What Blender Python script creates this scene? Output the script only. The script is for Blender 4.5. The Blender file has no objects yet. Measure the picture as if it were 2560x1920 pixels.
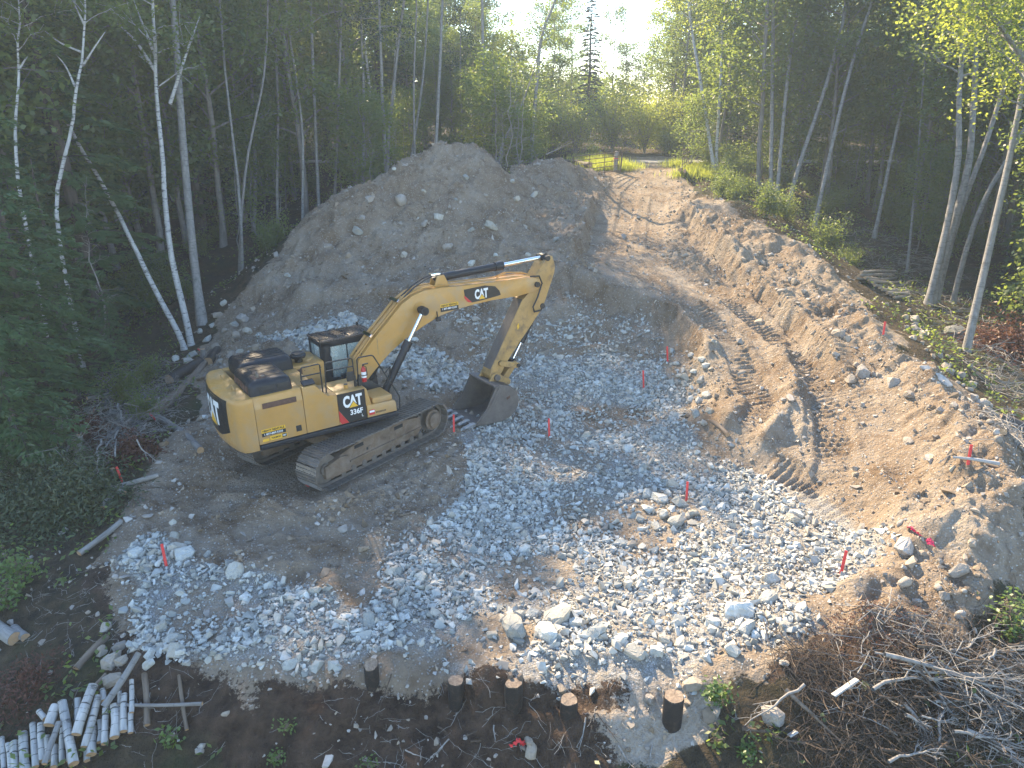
import bpy, bmesh, math, random
import numpy as np
from mathutils import Vector, Matrix

# ------------------------------------------------------------------ camera, sky, sun, exposure
scene = bpy.context.scene
COL = scene.collection
random.seed(7)
RNG = np.random.default_rng(11)
CAM_H, CAM_PITCH, FPX = 9.5, math.radians(20.0), 1924.0      # metres, radians down, focal length for a 2560 px wide frame
cam_data = bpy.data.cameras.new('camera')
cam_data.sensor_width = 36.0
cam_data.lens = FPX / 2560.0 * 36.0
cam_data.clip_start, cam_data.clip_end = 0.1, 3000.0
cam = bpy.data.objects.new('camera', cam_data)
COL.objects.link(cam)
cam.location = (0, 0, CAM_H)
cam.rotation_euler = (math.radians(90) - CAM_PITCH, 0, 0)
scene.camera = cam

SUN_AZ, SUN_EL = math.radians(-26.0), math.radians(36.0)     # azimuth from +Y towards +X
world = bpy.data.worlds.new('World')
scene.world = world
world.use_nodes = True
wn = world.node_tree.nodes
sky_tex = wn.new('ShaderNodeTexSky')
sky_tex.sky_type = 'NISHITA'
sky_tex.sun_disc = False
sky_tex.sun_elevation = SUN_EL
sky_tex.sun_rotation = SUN_AZ % (2 * math.pi)
sky_tex.altitude = 100.0
sky_tex.air_density = 1.0
sky_tex.dust_density = 0.1
sky_tex.ozone_density = 1.4
wn['Background'].inputs['Strength'].default_value = 0.15
world.node_tree.links.new(sky_tex.outputs[0], wn['Background'].inputs['Color'])

sun_data = bpy.data.lights.new('sun', 'SUN')
sun_data.energy = 5.0
sun_data.angle = math.radians(0.53)
sun_data.color = (1.0, 0.79, 0.52)
sun = bpy.data.objects.new('sun', sun_data)
COL.objects.link(sun)
TO_SUN = Vector((math.sin(SUN_AZ) * math.cos(SUN_EL), math.cos(SUN_AZ) * math.cos(SUN_EL), math.sin(SUN_EL)))
sun.rotation_euler = TO_SUN.to_track_quat('Z', 'Y').to_euler()
sun.location = TO_SUN * 60

vs = scene.view_settings
vs.view_transform = 'Standard'
vs.look = 'None'
vs.exposure = 1.95
vs.gamma = 1.0
vs.use_curve_mapping = False
cy = scene.cycles
cy.use_denoising = True
try:
    cy.denoiser = 'OPENIMAGEDENOISE'
except Exception:
    pass
cy.max_bounces = 6
cy.diffuse_bounces = 3
cy.glossy_bounces = 2
cy.transmission_bounces = 4
cy.transparent_max_bounces = 6
cy.volume_bounces = 0
cy.caustics_reflective = False
cy.caustics_refractive = False
cy.sample_clamp_indirect = 6.0

# ------------------------------------------------------------------ helpers: objects
def link(o, parent=None):
    COL.objects.link(o)
    if parent is not None:
        o.parent = parent
    return o

def tag(o, label=None, cat=None, group=None, kind=None):
    if label: o['label'] = label
    if cat: o['category'] = cat
    if group: o['group'] = group
    if kind: o['kind'] = kind
    return o

def thing(name, label, cat, loc=(0, 0, 0), rot=(0, 0, 0), group=None):
    o = bpy.data.objects.new(name, None)
    o.empty_display_size = 0.2
    o.location, o.rotation_euler = loc, rot
    return tag(link(o), label, cat, group)

def np_mesh(name, V, F, mat=None, smooth=False, mats=None, mat_idx=None):
    """mesh from arrays: V (n,3), F (m,3) or (m,4)"""
    V = np.asarray(V, dtype=np.float32); F = np.asarray(F, dtype=np.int32)
    me = bpy.data.meshes.new(name)
    k = F.shape[1]
    me.vertices.add(len(V)); me.vertices.foreach_set('co', V.ravel())
    me.loops.add(F.size); me.loops.foreach_set('vertex_index', F.ravel())
    me.polygons.add(len(F))
    me.polygons.foreach_set('loop_start', np.arange(0, F.size, k, dtype=np.int32))
    me.polygons.foreach_set('use_smooth', np.full(len(F), smooth, dtype=bool))
    for m in (mats or ([mat] if mat else [])):
        me.materials.append(m)
    if mat_idx is not None:
        me.polygons.foreach_set('material_index', np.asarray(mat_idx, dtype=np.int32))
    me.update(calc_edges=True)
    return me

def obj(name, me, parent=None):
    return link(bpy.data.objects.new(name, me), parent)

class G:
    """collects shapes into one bmesh; build() makes it one mesh object"""
    def __init__(self):
        self.bm = bmesh.new()
    def box(self, a, b, bev=0.0, seg=2, M=None):
        r = bmesh.ops.create_cube(self.bm, size=1.0)
        vs_ = r['verts']
        a, b = Vector(a), Vector(b)
        c, s = (a + b) / 2, (b - a)
        for v in vs_:
            v.co = Vector((v.co.x * s.x, v.co.y * s.y, v.co.z * s.z)) + c
        es = list({e for v in vs_ for e in v.link_edges})
        if bev > 0:
            out = bmesh.ops.bevel(self.bm, geom=es, offset=bev, segments=seg, profile=0.6, affect='EDGES')
            vs_ = list({v for f in out['faces'] for v in f.verts} | {v for v in vs_ if v.is_valid})
        if M is not None:
            bmesh.ops.transform(self.bm, matrix=M, verts=vs_)
        return self
    def prism(self, poly, y0, y1, bev=0.0, seg=2, axis='y', M=None):
        """poly: list of (x,z) extruded along y (axis 'y'), of (x,y) along z ('z') or (y,z) along x ('x')"""
        def P(p, t):
            if axis == 'y': return (p[0], t, p[1])
            if axis == 'z': return (p[0], p[1], t)
            return (t, p[0], p[1])
        n = len(poly)
        A = [self.bm.verts.new(P(p, y0)) for p in poly]
        B = [self.bm.verts.new(P(p, y1)) for p in poly]
        fs = [self.bm.faces.new(A), self.bm.faces.new(B[::-1])]
        for i in range(n):
            j = (i + 1) % n
            fs.append(self.bm.faces.new((A[j], A[i], B[i], B[j])))
        vs_ = A + B
        if bev > 0:
            es = list({e for f in fs for e in f.edges})
            out = bmesh.ops.bevel(self.bm, geom=es, offset=bev, segments=seg, profile=0.6, affect='EDGES', clamp_overlap=True)
            vs_ = list({v for f in out['faces'] for v in f.verts} | {v for v in vs_ if v.is_valid})
        if M is not None:
            bmesh.ops.transform(self.bm, matrix=M, verts=vs_)
        return self
    def tube(self, pts, r, n=8, caps=True):
        pts = [Vector(p) for p in pts]
        rs = r if isinstance(r, (list, tuple)) else [r] * len(pts)
        rings = []
        up = None
        for i, p in enumerate(pts):
            d = (pts[min(i + 1, len(pts) - 1)] - pts[max(i - 1, 0)])
            if d.length < 1e-6: d = Vector((0, 0, 1))
            d.normalize()
            if up is None:
                up = d.orthogonal().normalized()
            else:
                up = (up - d * up.dot(d))
                if up.length < 1e-5: up = d.orthogonal()
                up.normalize()
            w = d.cross(up)
            rings.append([self.bm.verts.new(p + (up * math.cos(2 * math.pi * k / n) + w * math.sin(2 * math.pi * k / n)) * rs[i]) for k in range(n)])
        for a, b in zip(rings, rings[1:]):
            for k in range(n):
                self.bm.faces.new((a[k], a[(k + 1) % n], b[(k + 1) % n], b[k]))
        if caps:
            self.bm.faces.new(rings[0][::-1]); self.bm.faces.new(rings[-1])
        return self
    def cyl(self, p0, p1, r, r1=None, n=20):
        return self.tube([p0, p1], [r, r if r1 is None else r1], n)
    def lathe(self, prof, c=(0, 0, 0), n=24, M=None):
        """prof: list of (r,z) turned round z"""
        rings = []
        for r, z in prof:
            rings.append([self.bm.verts.new((c[0] + r * math.cos(2 * math.pi * k / n), c[1] + r * math.sin(2 * math.pi * k / n), c[2] + z)) for k in range(n)])
        for a, b in zip(rings, rings[1:]):
            for k in range(n):
                self.bm.faces.new((a[k], a[(k + 1) % n], b[(k + 1) % n], b[k]))
        self.bm.faces.new(rings[0][::-1]); self.bm.faces.new(rings[-1])
        if M is not None:
            bmesh.ops.transform(self.bm, matrix=M, verts=[v for rr in rings for v in rr])
        return self
    def poly(self, pts):
        self.bm.faces.new([self.bm.verts.new(p) for p in pts]); return self
    def mesh(self, name, mat, angle=35):
        bmesh.ops.remove_doubles(self.bm, verts=self.bm.verts, dist=1e-5)
        bmesh.ops.recalc_face_normals(self.bm, faces=self.bm.faces)
        me = bpy.data.meshes.new(name)
        self.bm.to_mesh(me); self.bm.free()
        if mat: me.materials.append(mat)
        me.polygons.foreach_set('use_smooth', np.ones(len(me.polygons), dtype=bool))
        me.set_sharp_from_angle(angle=math.radians(angle))
        return me
    def build(self, name, mat, parent=None, angle=35):
        return obj(name, self.mesh(name, mat, angle), parent)

# ------------------------------------------------------------------ helpers: materials
def mat_new(name):
    m = bpy.data.materials.new(name)
    m.use_nodes = True
    nt = m.node_tree
    return m, nt, nt.nodes['Principled BSDF']

def mix_rgb(nt, fac, a, b, mode='MIX'):
    n = nt.nodes.new('ShaderNodeMix'); n.data_type = 'RGBA'; n.blend_type = mode
    n.inputs['Factor'].default_value = 0.5
    def put(sock, v):
        if isinstance(v, bpy.types.NodeSocket): nt.links.new(v, sock)
        elif isinstance(v, (int, float)): sock.default_value = v if sock.type == 'VALUE' else (v, v, v, 1)
        else: sock.default_value = (*v[:3], 1)
    put(n.inputs['Factor'], fac); put(n.inputs['A'], a) if False else None
    ca = [s for s in n.inputs if s.name == 'A' and s.type == 'RGBA'][0]
    cb = [s for s in n.inputs if s.name == 'B' and s.type == 'RGBA'][0]
    put(ca, a); put(cb, b)
    return [s for s in n.outputs if s.type == 'RGBA'][0]

def noise_tex(nt, scale, detail=4, rough=0.55, coord=None, dist=0.0):
    n = nt.nodes.new('ShaderNodeTexNoise')
    n.inputs['Scale'].default_value = scale; n.inputs['Detail'].default_value = detail
    n.inputs['Roughness'].default_value = rough; n.inputs['Distortion'].default_value = dist
    if coord is not None: nt.links.new(coord, n.inputs['Vector'])
    return n.outputs['Fac']

def ramp(nt, fac, lo, hi, a=0.0, b=1.0):
    n = nt.nodes.new('ShaderNodeMapRange')
    n.inputs['From Min'].default_value = lo; n.inputs['From Max'].default_value = hi
    n.inputs['To Min'].default_value = a; n.inputs['To Max'].default_value = b
    n.clamp = True
    nt.links.new(fac, n.inputs['Value'])
    return n.outputs['Result']

def math_n(nt, op, a, b=None):
    n = nt.nodes.new('ShaderNodeMath'); n.operation = op
    for i, v in enumerate((a, b)):
        if v is None: continue
        if isinstance(v, bpy.types.NodeSocket): nt.links.new(v, n.inputs[i])
        else: n.inputs[i].default_value = v
    return n.outputs[0]

def coords(nt, kind='Object'):
    return nt.nodes.new('ShaderNodeTexCoord').outputs[kind]

def bump(nt, h, strength, dist, normal=None):
    n = nt.nodes.new('ShaderNodeBump')
    n.inputs['Strength'].default_value = strength; n.inputs['Distance'].default_value = dist
    nt.links.new(h, n.inputs['Height'])
    if normal is not None: nt.links.new(normal, n.inputs['Normal'])
    return n.outputs['Normal']

def obj_random(nt):
    return nt.nodes.new('ShaderNodeObjectInfo').outputs['Random']

def simple_mat(name, col, rough=0.6, metal=0.0, var=0.25, scale=3.0, dirt=None, dirt_amt=0.0, bump_s=0.0, bump_scale=40.0, spec=0.5, coat=0.0):
    """base colour broken up by two noises, optional dirt film, optional fine relief"""
    m, nt, b = mat_new(name)
    co = coords(nt)
    n1 = noise_tex(nt, scale, 5, 0.6, co); n2 = noise_tex(nt, scale * 9, 4, 0.6, co)
    dark = tuple(c * (1 - var) for c in col)
    lite = tuple(min(1, c * (1 + var * 0.6)) for c in col)
    c = mix_rgb(nt, ramp(nt, n1, 0.3, 0.7), dark, lite)
    c = mix_rgb(nt, ramp(nt, n2, 0.35, 0.75, 0.0, 0.35), c, tuple(x * (1 - var) for x in col))
    if dirt is not None:
        n3 = noise_tex(nt, scale * 1.7, 6, 0.65, co, 0.4)
        c = mix_rgb(nt, ramp(nt, n3, 0.62 - dirt_amt * 0.5, 0.75, 0, 0.85), c, dirt)
    nt.links.new(c, b.inputs['Base Color'])
    b.inputs['Roughness'].default_value = rough
    b.inputs['Metallic'].default_value = metal
    b.inputs['Specular IOR Level'].default_value = spec
    if coat: b.inputs['Coat Weight'].default_value = coat
    r = ramp(nt, n2, 0.3, 0.7, max(0, rough - 0.12), min(1, rough + 0.12))
    nt.links.new(r, b.inputs['Roughness'])
    if bump_s > 0:
        nt.links.new(bump(nt, noise_tex(nt, bump_scale, 4, 0.6, co), bump_s, 0.02), b.inputs['Normal'])
    return m
# ------------------------------------------------------------------ view helpers (turn a place seen in the photograph into metres)
_s, _c = math.sin(CAM_PITCH), math.cos(CAM_PITCH)
def ray(px, py):
    x, y = (px - 1280.0) / FPX, (py - 960.0) / FPX
    return np.array([x, _c - y * _s, -_s - y * _c])
def at_z(px, py, z):
    r = ray(px, py); t = (z - CAM_H) / r[2]
    return np.array([0, 0, CAM_H]) + r * t
def at_d(px, py, d):
    return np.array([0, 0, CAM_H]) + ray(px, py) * d

# ------------------------------------------------------------------ numpy noise
def _hash(ix, iy, seed):
    h = (ix.astype(np.int64) * 374761393 + iy.astype(np.int64) * 668265263 + seed * 974711) & 0xFFFFFFFF
    h = ((h ^ (h >> 13)) * 1274126177) & 0xFFFFFFFF
    h = h ^ (h >> 16)
    return (h & 0xFFFF) / 65535.0 * 2 - 1
def vnoise(x, y, seed=0):
    x = np.asarray(x, float); y = np.asarray(y, float)
    ix, iy = np.floor(x), np.floor(y)
    fx, fy = x - ix, y - iy
    u, v = fx * fx * fx * (fx * (fx * 6 - 15) + 10), fy * fy * fy * (fy * (fy * 6 - 15) + 10)
    a, b = _hash(ix, iy, seed), _hash(ix + 1, iy, seed)
    c, d = _hash(ix, iy + 1, seed), _hash(ix + 1, iy + 1, seed)
    return (a * (1 - u) + b * u) * (1 - v) + (c * (1 - u) + d * u) * v
def fbm(x, y, scale, octv=4, seed=0, gain=0.5):
    s, amp, tot = 0.0, 1.0, 0.0
    cx, sx = math.cos(0.6), math.sin(0.6)
    x, y = np.asarray(x) / scale, np.asarray(y) / scale
    for o in range(octv):
        s = s + amp * vnoise(x, y, seed + o * 17); tot += amp
        x, y = (x * cx - y * sx) * 2.03 + 11.3, (x * sx + y * cx) * 2.03 - 5.7
        amp *= gain
    return s / tot
def sstep(a, b, x):
    t = np.clip((x - a) / (b - a), 0, 1)
    return t * t * (3 - 2 * t)

def seg_dist(x, y, pts):
    """distance to a polyline, the arc length at the foot point and the signed side"""
    best = np.full(np.shape(x), 1e9); arc = np.zeros(np.shape(x)); side = np.zeros(np.shape(x)); frac = np.zeros(np.shape(x))
    L = 0.0
    tot = sum(math.hypot(b[0] - a[0], b[1] - a[1]) for a, b in zip(pts, pts[1:]))
    for a, b in zip(pts, pts[1:]):
        dx, dy = b[0] - a[0], b[1] - a[1]; l = math.hypot(dx, dy)
        t = np.clip(((x - a[0]) * dx + (y - a[1]) * dy) / (l * l), 0, 1)
        ex, ey = x - (a[0] + t * dx), y - (a[1] + t * dy)
        d = np.hypot(ex, ey); m = d < best
        best = np.where(m, d, best); arc = np.where(m, L + t * l, arc)
        side = np.where(m, np.sign(dx * ey - dy * ex), side)
        frac = np.where(m, (L + t * l) / tot, frac)
        L += l
    return best, arc, side, frac
def poly_sd(x, y, poly):
    """signed distance to a polygon, positive inside"""
    d = seg_dist(x, y, poly + [poly[0]])[0]
    ins = np.zeros(np.shape(x), bool)
    n = len(poly)
    for i in range(n):
        x1, y1 = poly[i]; x2, y2 = poly[(i + 1) % n]
        if y1 == y2: continue
        cond = ((y1 > y) != (y2 > y)) & (x < (x2 - x1) * (y - y1) / (y2 - y1) + x1)
        ins ^= cond
    return np.where(ins, d, -d)

# ------------------------------------------------------------------ ground shape: surveyed points, smooth surface through them
CP = []
def Z(z, *pp):
    for p in pp:
        w = at_z(p[0], p[1], z); CP.append((w[0], w[1], z))
def D(*pp):
    for p in pp:
        w = at_d(*p); CP.append(tuple(w))
# gravel pad
Z(0.0, (330, 1420), (700, 1480), (1000, 1400), (1700, 1420), (1300, 1620), (760, 1620), (1700, 1620), (1300, 1250), (1500, 1130), (1050, 1540), (560, 1560))
Z(-0.05, (1300, 1430)); Z(0.05, (2040, 1440), (1600, 1280), (1850, 1300)); Z(0.1, (1650, 1060), (1300, 1030)); Z(0.15, (1860, 1180)); Z(0.2, (2000, 1300)); Z(0.3, (2170, 1340))
Z(0.25, (1450, 960), (1300, 950)); Z(0.55, (1250, 890), (1400, 900)); Z(0.35, (1600, 940)); Z(0.3, (1720, 1010))
# machine stand
for x, y in ((-2.2, 19.2), (-3.6, 17.6), (-5.6, 16.9), (-6.8, 18.6), (-5.2, 20.5), (-3.0, 22.6), (-4.6, 23.6), (-7.4, 21.0), (-4.0, 20.0)):
    CP.append((x, y, 0.22 + (x + 4.7) * 0.03))
Z(0.2, (640, 1280), (800, 1290), (560, 1230)); Z(0.12, (1000, 1210), (1100, 1120)); Z(0.05, (1080, 1210), (900, 1330), (600, 1380)); Z(0.35, (480, 1130), (560, 1060))
# bowl and cut face behind the bucket
D((1400, 868, 29.6), (1520, 880, 29.3), (1640, 905, 28.2), (1700, 985, 25.6))
D((1480, 738, 31.8), (1380, 700, 33.0), (1600, 765, 30.9), (1690, 805, 29.3), (1760, 880, 26.9), (1790, 960, 24.7), (1840, 1050, 22.2))
D((1300, 800, 30.6), (1250, 850, 29.6), (1100, 850, 29.4), (1150, 780, 30.6), (1250, 700, 32.6), (1150, 700, 32.6))
# gravel heap behind the cab
D((860, 806, 29.6), (770, 835, 29.2), (960, 840, 28.9), (860, 772, 31.1), (1050, 890, 27.6), (700, 850, 29.6), (900, 905, 27.0), (1040, 950, 26.0))
# big spoil heap
D((1150, 356, 38.3), (1080, 372, 38.1), (1215, 390, 38.6), (1110, 357, 38.2), (1185, 366, 38.5), (1060, 392, 37.8), (1007, 424, 37.3), (926, 474, 36.6), (845, 500, 36.1), (798, 534, 35.7), (741, 581, 35.1), (694, 644, 34.4), (648, 685, 33.8), (602, 743, 33.1), (555, 800, 32.3), (521, 858, 31.4))
D((860, 700, 33.0), (900, 600, 35.0), (1000, 500, 36.8), (1150, 425, 37.7), (1300, 500, 38.8), (1400, 560, 39.0), (1440, 640, 35.2), (1300, 620, 35.0), (1150, 600, 35.0), (1000, 700, 33.0), (760, 760, 31.8), (640, 860, 30.2), (1000, 780, 31.0))
D((1260, 428, 40.4), (1300, 412, 41.5), (1400, 402, 43.0), (1480, 425, 45.0), (1440, 470, 42.5), (1490, 540, 41.0))
for p in ((-2.6, 40.0, 7.25), (-1.0, 39.8, 7.0), (-4.2, 39.2, 7.0), (-4.5, 45.0, 4.6), (-9.0, 43.5, 3.2), (1.5, 50.0, 5.2), (-13.5, 38.5, 1.4), (-1.0, 46.0, 4.9)): CP.append(p)
# driveway
D((1560, 660, 34.0), (1470, 640, 35.0), (1660, 650, 34.6), (1580, 560, 40.0), (1510, 560, 40.0), (1650, 560, 40.0), (1600, 480, 46.0), (1545, 480, 46.0), (1665, 480, 46.0), (1620, 420, 52.0), (1560, 424, 52.0), (1690, 420, 52.0), (1600, 398, 58.0), (1700, 398, 58.0), (1500, 398, 58.5), (1560, 720, 31.9))
# ramp down to the pad
D((1700, 745, 31.0), (1800, 770, 29.6), (1850, 855, 27.0), (1930, 880, 26.3), (2000, 950, 24.0), (1950, 1010, 22.7), (2060, 1120, 20.5), (2130, 1200, 19.2), (2010, 1200, 19.8), (2160, 1280, 18.3), (1920, 1100, 21.2))
# berm on the right
D((1700, 500, 44.0), (1764, 496, 41.3), (1845, 507, 38.8), (1925, 552, 36.0), (2000, 612, 33.2), (2060, 680, 30.6), (2130, 757, 27.6), (2210, 838, 24.8), (2087, 668, 32.6), (2137, 708, 30.8), (2238, 799, 27.2), (2330, 882, 24.0), (1700, 525, 42.6), (1750, 602, 37.5), (1820, 692, 32.9), (1900, 772, 29.9), (1980, 852, 27.3), (2330, 920, 21.7), (2420, 1000, 19.4), (2500, 1090, 17.5), (2565, 1185, 16.2))
D((1830, 590, 36.6), (1920, 690, 32.6), (2050, 830, 27.4), (2180, 960, 23.0), (2240, 1080, 20.4), (2300, 1190, 18.2), (2250, 1300, 16.9), (2400, 1290, 16.1), (2470, 1330, 15.4), (2350, 1420, 15.4))
D((2110, 690, 40.0), (2300, 830, 30.5), (2450, 1000, 23.8), (2540, 1110, 20.4), (2600, 1300, 16.9), (2550, 900, 28.0), (2600, 1000, 25.0))
D((2400, 1490, 14.8), (2290, 1500, 14.8), (2100, 1560, 14.3), (2250, 1610, 13.7), (2060, 1490, 15.2))
Z(0.1, (2450, 1600), (2560, 1500)); Z(-0.2, (2300, 1760), (2520, 1720))
# bank falling away towards the camera
Z(0.0, (930, 1668), (1250, 1712), (1550, 1706)); Z(0.06, (1750, 1690)); Z(0.15, (1930, 1620)); Z(-0.05, (640, 1690)); Z(-0.1, (420, 1660))
Z(-0.95, (900, 1910), (1300, 1915), (1650, 1915)); Z(-0.75, (1900, 1910)); Z(-0.7, (2200, 1910), (2500, 1910)); Z(-1.0, (550, 1910), (200, 1910)); Z(-0.45, (900, 1790), (1300, 1810), (1600, 1800))
for x in (-12, -6, 0, 6, 12): CP.append((x, 7.0, -2.2)); CP.append((x * 1.5, 2.0, -3.0))
# left edge and forest floors
Z(-0.8, (0, 1720), (140, 1760)); Z(-0.5, (90, 1540), (0, 1500)); Z(-0.3, (200, 1440)); Z(0.0, (300, 1290)); Z(-0.2, (110, 1240), (0, 1130)); Z(0.15, (260, 1140), (400, 1040)); Z(0.05, (160, 1020)); Z(0.3, (490, 930), (400, 900)); Z(0.1, (150, 900), (0, 900))
D((470, 850, 31.5), (400, 760, 34.5), (620, 640, 39.0), (800, 520, 45.0), (560, 720, 36.0), (200, 760, 36.0))
for p in ((-20, 35, 0.9), (-30, 28, 0.0), (-26, 50, 2.4), (-17, 60, 4.2), (-45, 60, 3.0), (-8, 60, 5.2), (0, 72, 5.9), (14, 66, 5.8), (30, 72, 5.6), (0, 100, 7.0), (-60, 100, 5), (60, 100, 6), (-60, 10, -1), (60, 10, 0), (-30, 8, -1.5), (30, 8, -0.6), (9.6, 58, 5.6), (16, 57, 5.4), (-4, 57, 5.4), (11.0, 47, 4.7)): CP.append(p)
D((1790, 425, 49.0), (1930, 495, 45.0), (2036, 560, 42.0), (2182, 595, 42.0), (2320, 757, 33.0), (2420, 862, 28.0), (2210, 712, 39.0))
for p in ((25, 40, 1.5), (38, 30, 0.6), (27, 55, 3.6), (20, 50, 3.6), (16, 20, 0.7), (22, 25, 0.8)): CP.append(p)
CP = np.array(CP)
# thin-plate style surface (r kernel keeps it taut), lightly smoothed
_K = np.hypot(CP[:, None, 0] - CP[None, :, 0], CP[:, None, 1] - CP[None, :, 1])
_A = np.block([[-_K + np.eye(len(CP)) * 0.10, np.c_[np.ones(len(CP)), CP[:, :2]]], [np.c_[np.ones(len(CP)), CP[:, :2]].T, np.zeros((3, 3))]])
_w = np.linalg.solve(_A, np.r_[CP[:, 2], 0, 0, 0])
def base_h(x, y):
    x = np.asarray(x, float); y = np.asarray(y, float)
    out = np.empty(x.size); xf, yf = x.ravel(), y.ravel()
    for i in range(0, x.size, 20000):
        a, b = xf[i:i + 20000], yf[i:i + 20000]
        out[i:i + 20000] = -np.hypot(a[:, None] - CP[None, :, 0], b[:, None] - CP[None, :, 1]) @ _w[:-3] + _w[-3] + _w[-2] * a + _w[-1] * b
    return out.reshape(x.shape)

# coarse sheet used to find where a seen place lies on the ground
_hx = np.arange(-30, 32, 0.5); _hy = np.arange(4, 75, 0.5)
_HG = base_h(*np.meshgrid(_hx, _hy))
def h0(x, y):
    fx = np.clip((x + 30) / 0.5, 0, len(_hx) - 1.001); fy = np.clip((y - 4) / 0.5, 0, len(_hy) - 1.001)
    ix, iy = int(fx), int(fy); u, v = fx - ix, fy - iy
    return (_HG[iy, ix] * (1 - u) + _HG[iy, ix + 1] * u) * (1 - v) + (_HG[iy + 1, ix] * (1 - u) + _HG[iy + 1, ix + 1] * u) * v
def hit(px, py):
    r = ray(px, py); t = 8.0
    while t < 75:
        p = np.array([0, 0, CAM_H]) + r * t
        if p[2] < h0(p[0], p[1]):
            lo, hi = t - 0.25, t
            for _ in range(12):
                m = (lo + hi) / 2; p = np.array([0, 0, CAM_H]) + r * m
                if p[2] < h0(p[0], p[1]): hi = m
                else: lo = m
            return p
        t += 0.25
    return at_d(px, py, 60)
def hxy(*pp):
    return [tuple(hit(*p)[:2]) for p in pp]

# ------------------------------------------------------------------ ridges, ruts and patches
RIDGES = [  # (polyline, height, half width, sharpness)
    (hxy((1930, 860), (1972, 930), (1985, 1000), (1960, 1060), (1900, 1120), (1860, 1150)), 0.62, 0.55),
    (hxy((1985, 985), (2005, 1050), (2000, 1110)), 0.42, 0.40),
    (hxy((1800, 980), (1830, 1020), (1818, 1060), (1780, 1075)), 0.45, 0.45),
    (hxy((1830, 700), (1900, 790), (1975, 880)), 0.22, 0.40),
    (hxy((2190, 1160), (2210, 1230), (2250, 1290), (2180, 1320)), 0.40, 0.45),
    (hxy((2300, 1150), (2400, 1180), (2450, 1230)), 0.40, 0.60),
    (hxy((2080, 1480), (2190, 1450), (2290, 1490)), 0.35, 0.5),
    (hxy((2110, 1545), (2200, 1530), (2330, 1570)), 0.35, 0.5),
    (hxy((560, 1180), (700, 1200), (820, 1260), (900, 1290)), 0.16, 0.45),
    (hxy((520, 1230), (640, 1250), (760, 1310)), 0.12, 0.35),
    (hxy((950, 1260), (1080, 1180), (1150, 1110), (1190, 1060)), 0.22, 0.6),
    (hxy((2100, 780), (2190, 870), (2290, 950), (2380, 1010)), 0.4, 0.9),
    (hxy((1740, 560), (1850, 600), (1980, 650), (2080, 700)), 0.45, 0.9),
]
DRIVE = hxy((1620, 420), (1605, 480), (1585, 560), (1560, 650), (1600, 700), (1740, 780), (1900, 880), (2040, 1010), (2090, 1150))
RUTS = [  # lanes pressed by the tracks: (polyline, half width, depth)
    (hxy((1600, 690), (1720, 790), (1840, 900), (1915, 1010), (1870, 1075), (1800, 1125)), 0.42, 0.10),
    (hxy((1660, 640), (1790, 740), (1930, 850), (2040, 960), (2085, 1070), (2085, 1180), (2060, 1260)), 0.42, 0.12),
    (hxy((1580, 480), (1560, 560), (1540, 640), (1560, 720)), 0.42, 0.055),
    (hxy((1650, 480), (1640, 560), (1640, 640)), 0.42, 0.055),
    (hxy((1330, 1700), (1550, 1700), (1740, 1690)), 0.40, 0.06),
    (hxy((1060, 1600), (1200, 1610), (1260, 1590)), 0.5, 0.04),
    (hxy((860, 1330), (980, 1270), (1120, 1160)), 0.40, 0.05),
    (hxy((1950, 1170), (2050, 1250), (2160, 1300)), 0.40, 0.05),
    (hxy((1560, 640), (1650, 720), (1760, 800), (1860, 870)), 0.40, 0.08),
    (hxy((1700, 610), (1830, 700), (1960, 790), (2080, 900), (2150, 1010), (2165, 1100)), 0.40, 0.07),
    (hxy((1850, 1120), (1990, 1190), (2080, 1230)), 0.40, 0.09),
    (hxy((880, 1290), (1010, 1230), (1120, 1130), (1170, 1070)), 0.38, 0.07),
]
RIMS = [  # cut edges: (polyline, height, width of the gentle side); the steep side lies to the right of the line's direction
    (hxy((1330, 700), (1400, 705), (1480, 742), (1590, 772), (1690, 812), (1755, 885), (1785, 965)), 0.75, 1.5),
    (hxy((1418, 690), (1450, 620), (1466, 560), (1480, 500)), 0.7, 1.4),
    (hxy((1712, 522), (1765, 602), (1842, 690), (1925, 768), (2010, 845), (2090, 925), (2170, 1005)), 0.75, 1.2),
    (hxy((1120, 770), (1230, 780), (1330, 800)), 0.55, 0.9),
    (hxy((700, 775), (820, 752), (980, 745), (1110, 760)), 0.5, 1.2),
    (hxy((930, 1668), (1060, 1702), (1250, 1716), (1420, 1724)), 0.14, 0.7),
]
def W(*pp):
    return [tuple(hit(*p)[:2]) for p in pp]
GRAVEL = W((315, 1400), (360, 1365), (480, 1395), (700, 1470), (880, 1500), (960, 1400), (1080, 1270), (1170, 1180), (1165, 1090), (1180, 1020), (1130, 965), (1200, 885), (1500, 880), (1640, 900), (1730, 990), (1770, 1120), (1880, 1165), (2060, 1230), (2240, 1330), (2230, 1400), (2150, 1470), (2060, 1490), (2060, 1550), (1950, 1600), (1850, 1655), (1740, 1690), (1500, 1732), (1200, 1720), (930, 1690), (650, 1706), (540, 1668), (400, 1678), (318, 1570))
HEAP = W((640, 850), (740, 830), (870, 797), (960, 830), (1060, 880), (1180, 940), (1180, 985), (1090, 985), (960, 930), (800, 900))
BOWL = W((1240, 690), (1480, 745), (1640, 800), (1700, 900), (1500, 885), (1200, 890), (1120, 800))
LIT = W((1545, 450), (1690, 450), (1700, 560), (1760, 700), (1900, 850), (2050, 950), (2300, 1100), (2480, 1250), (2400, 1480), (2150, 1480), (1950, 1300), (1750, 1080), (1640, 800), (1500, 700), (1480, 560))
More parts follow.
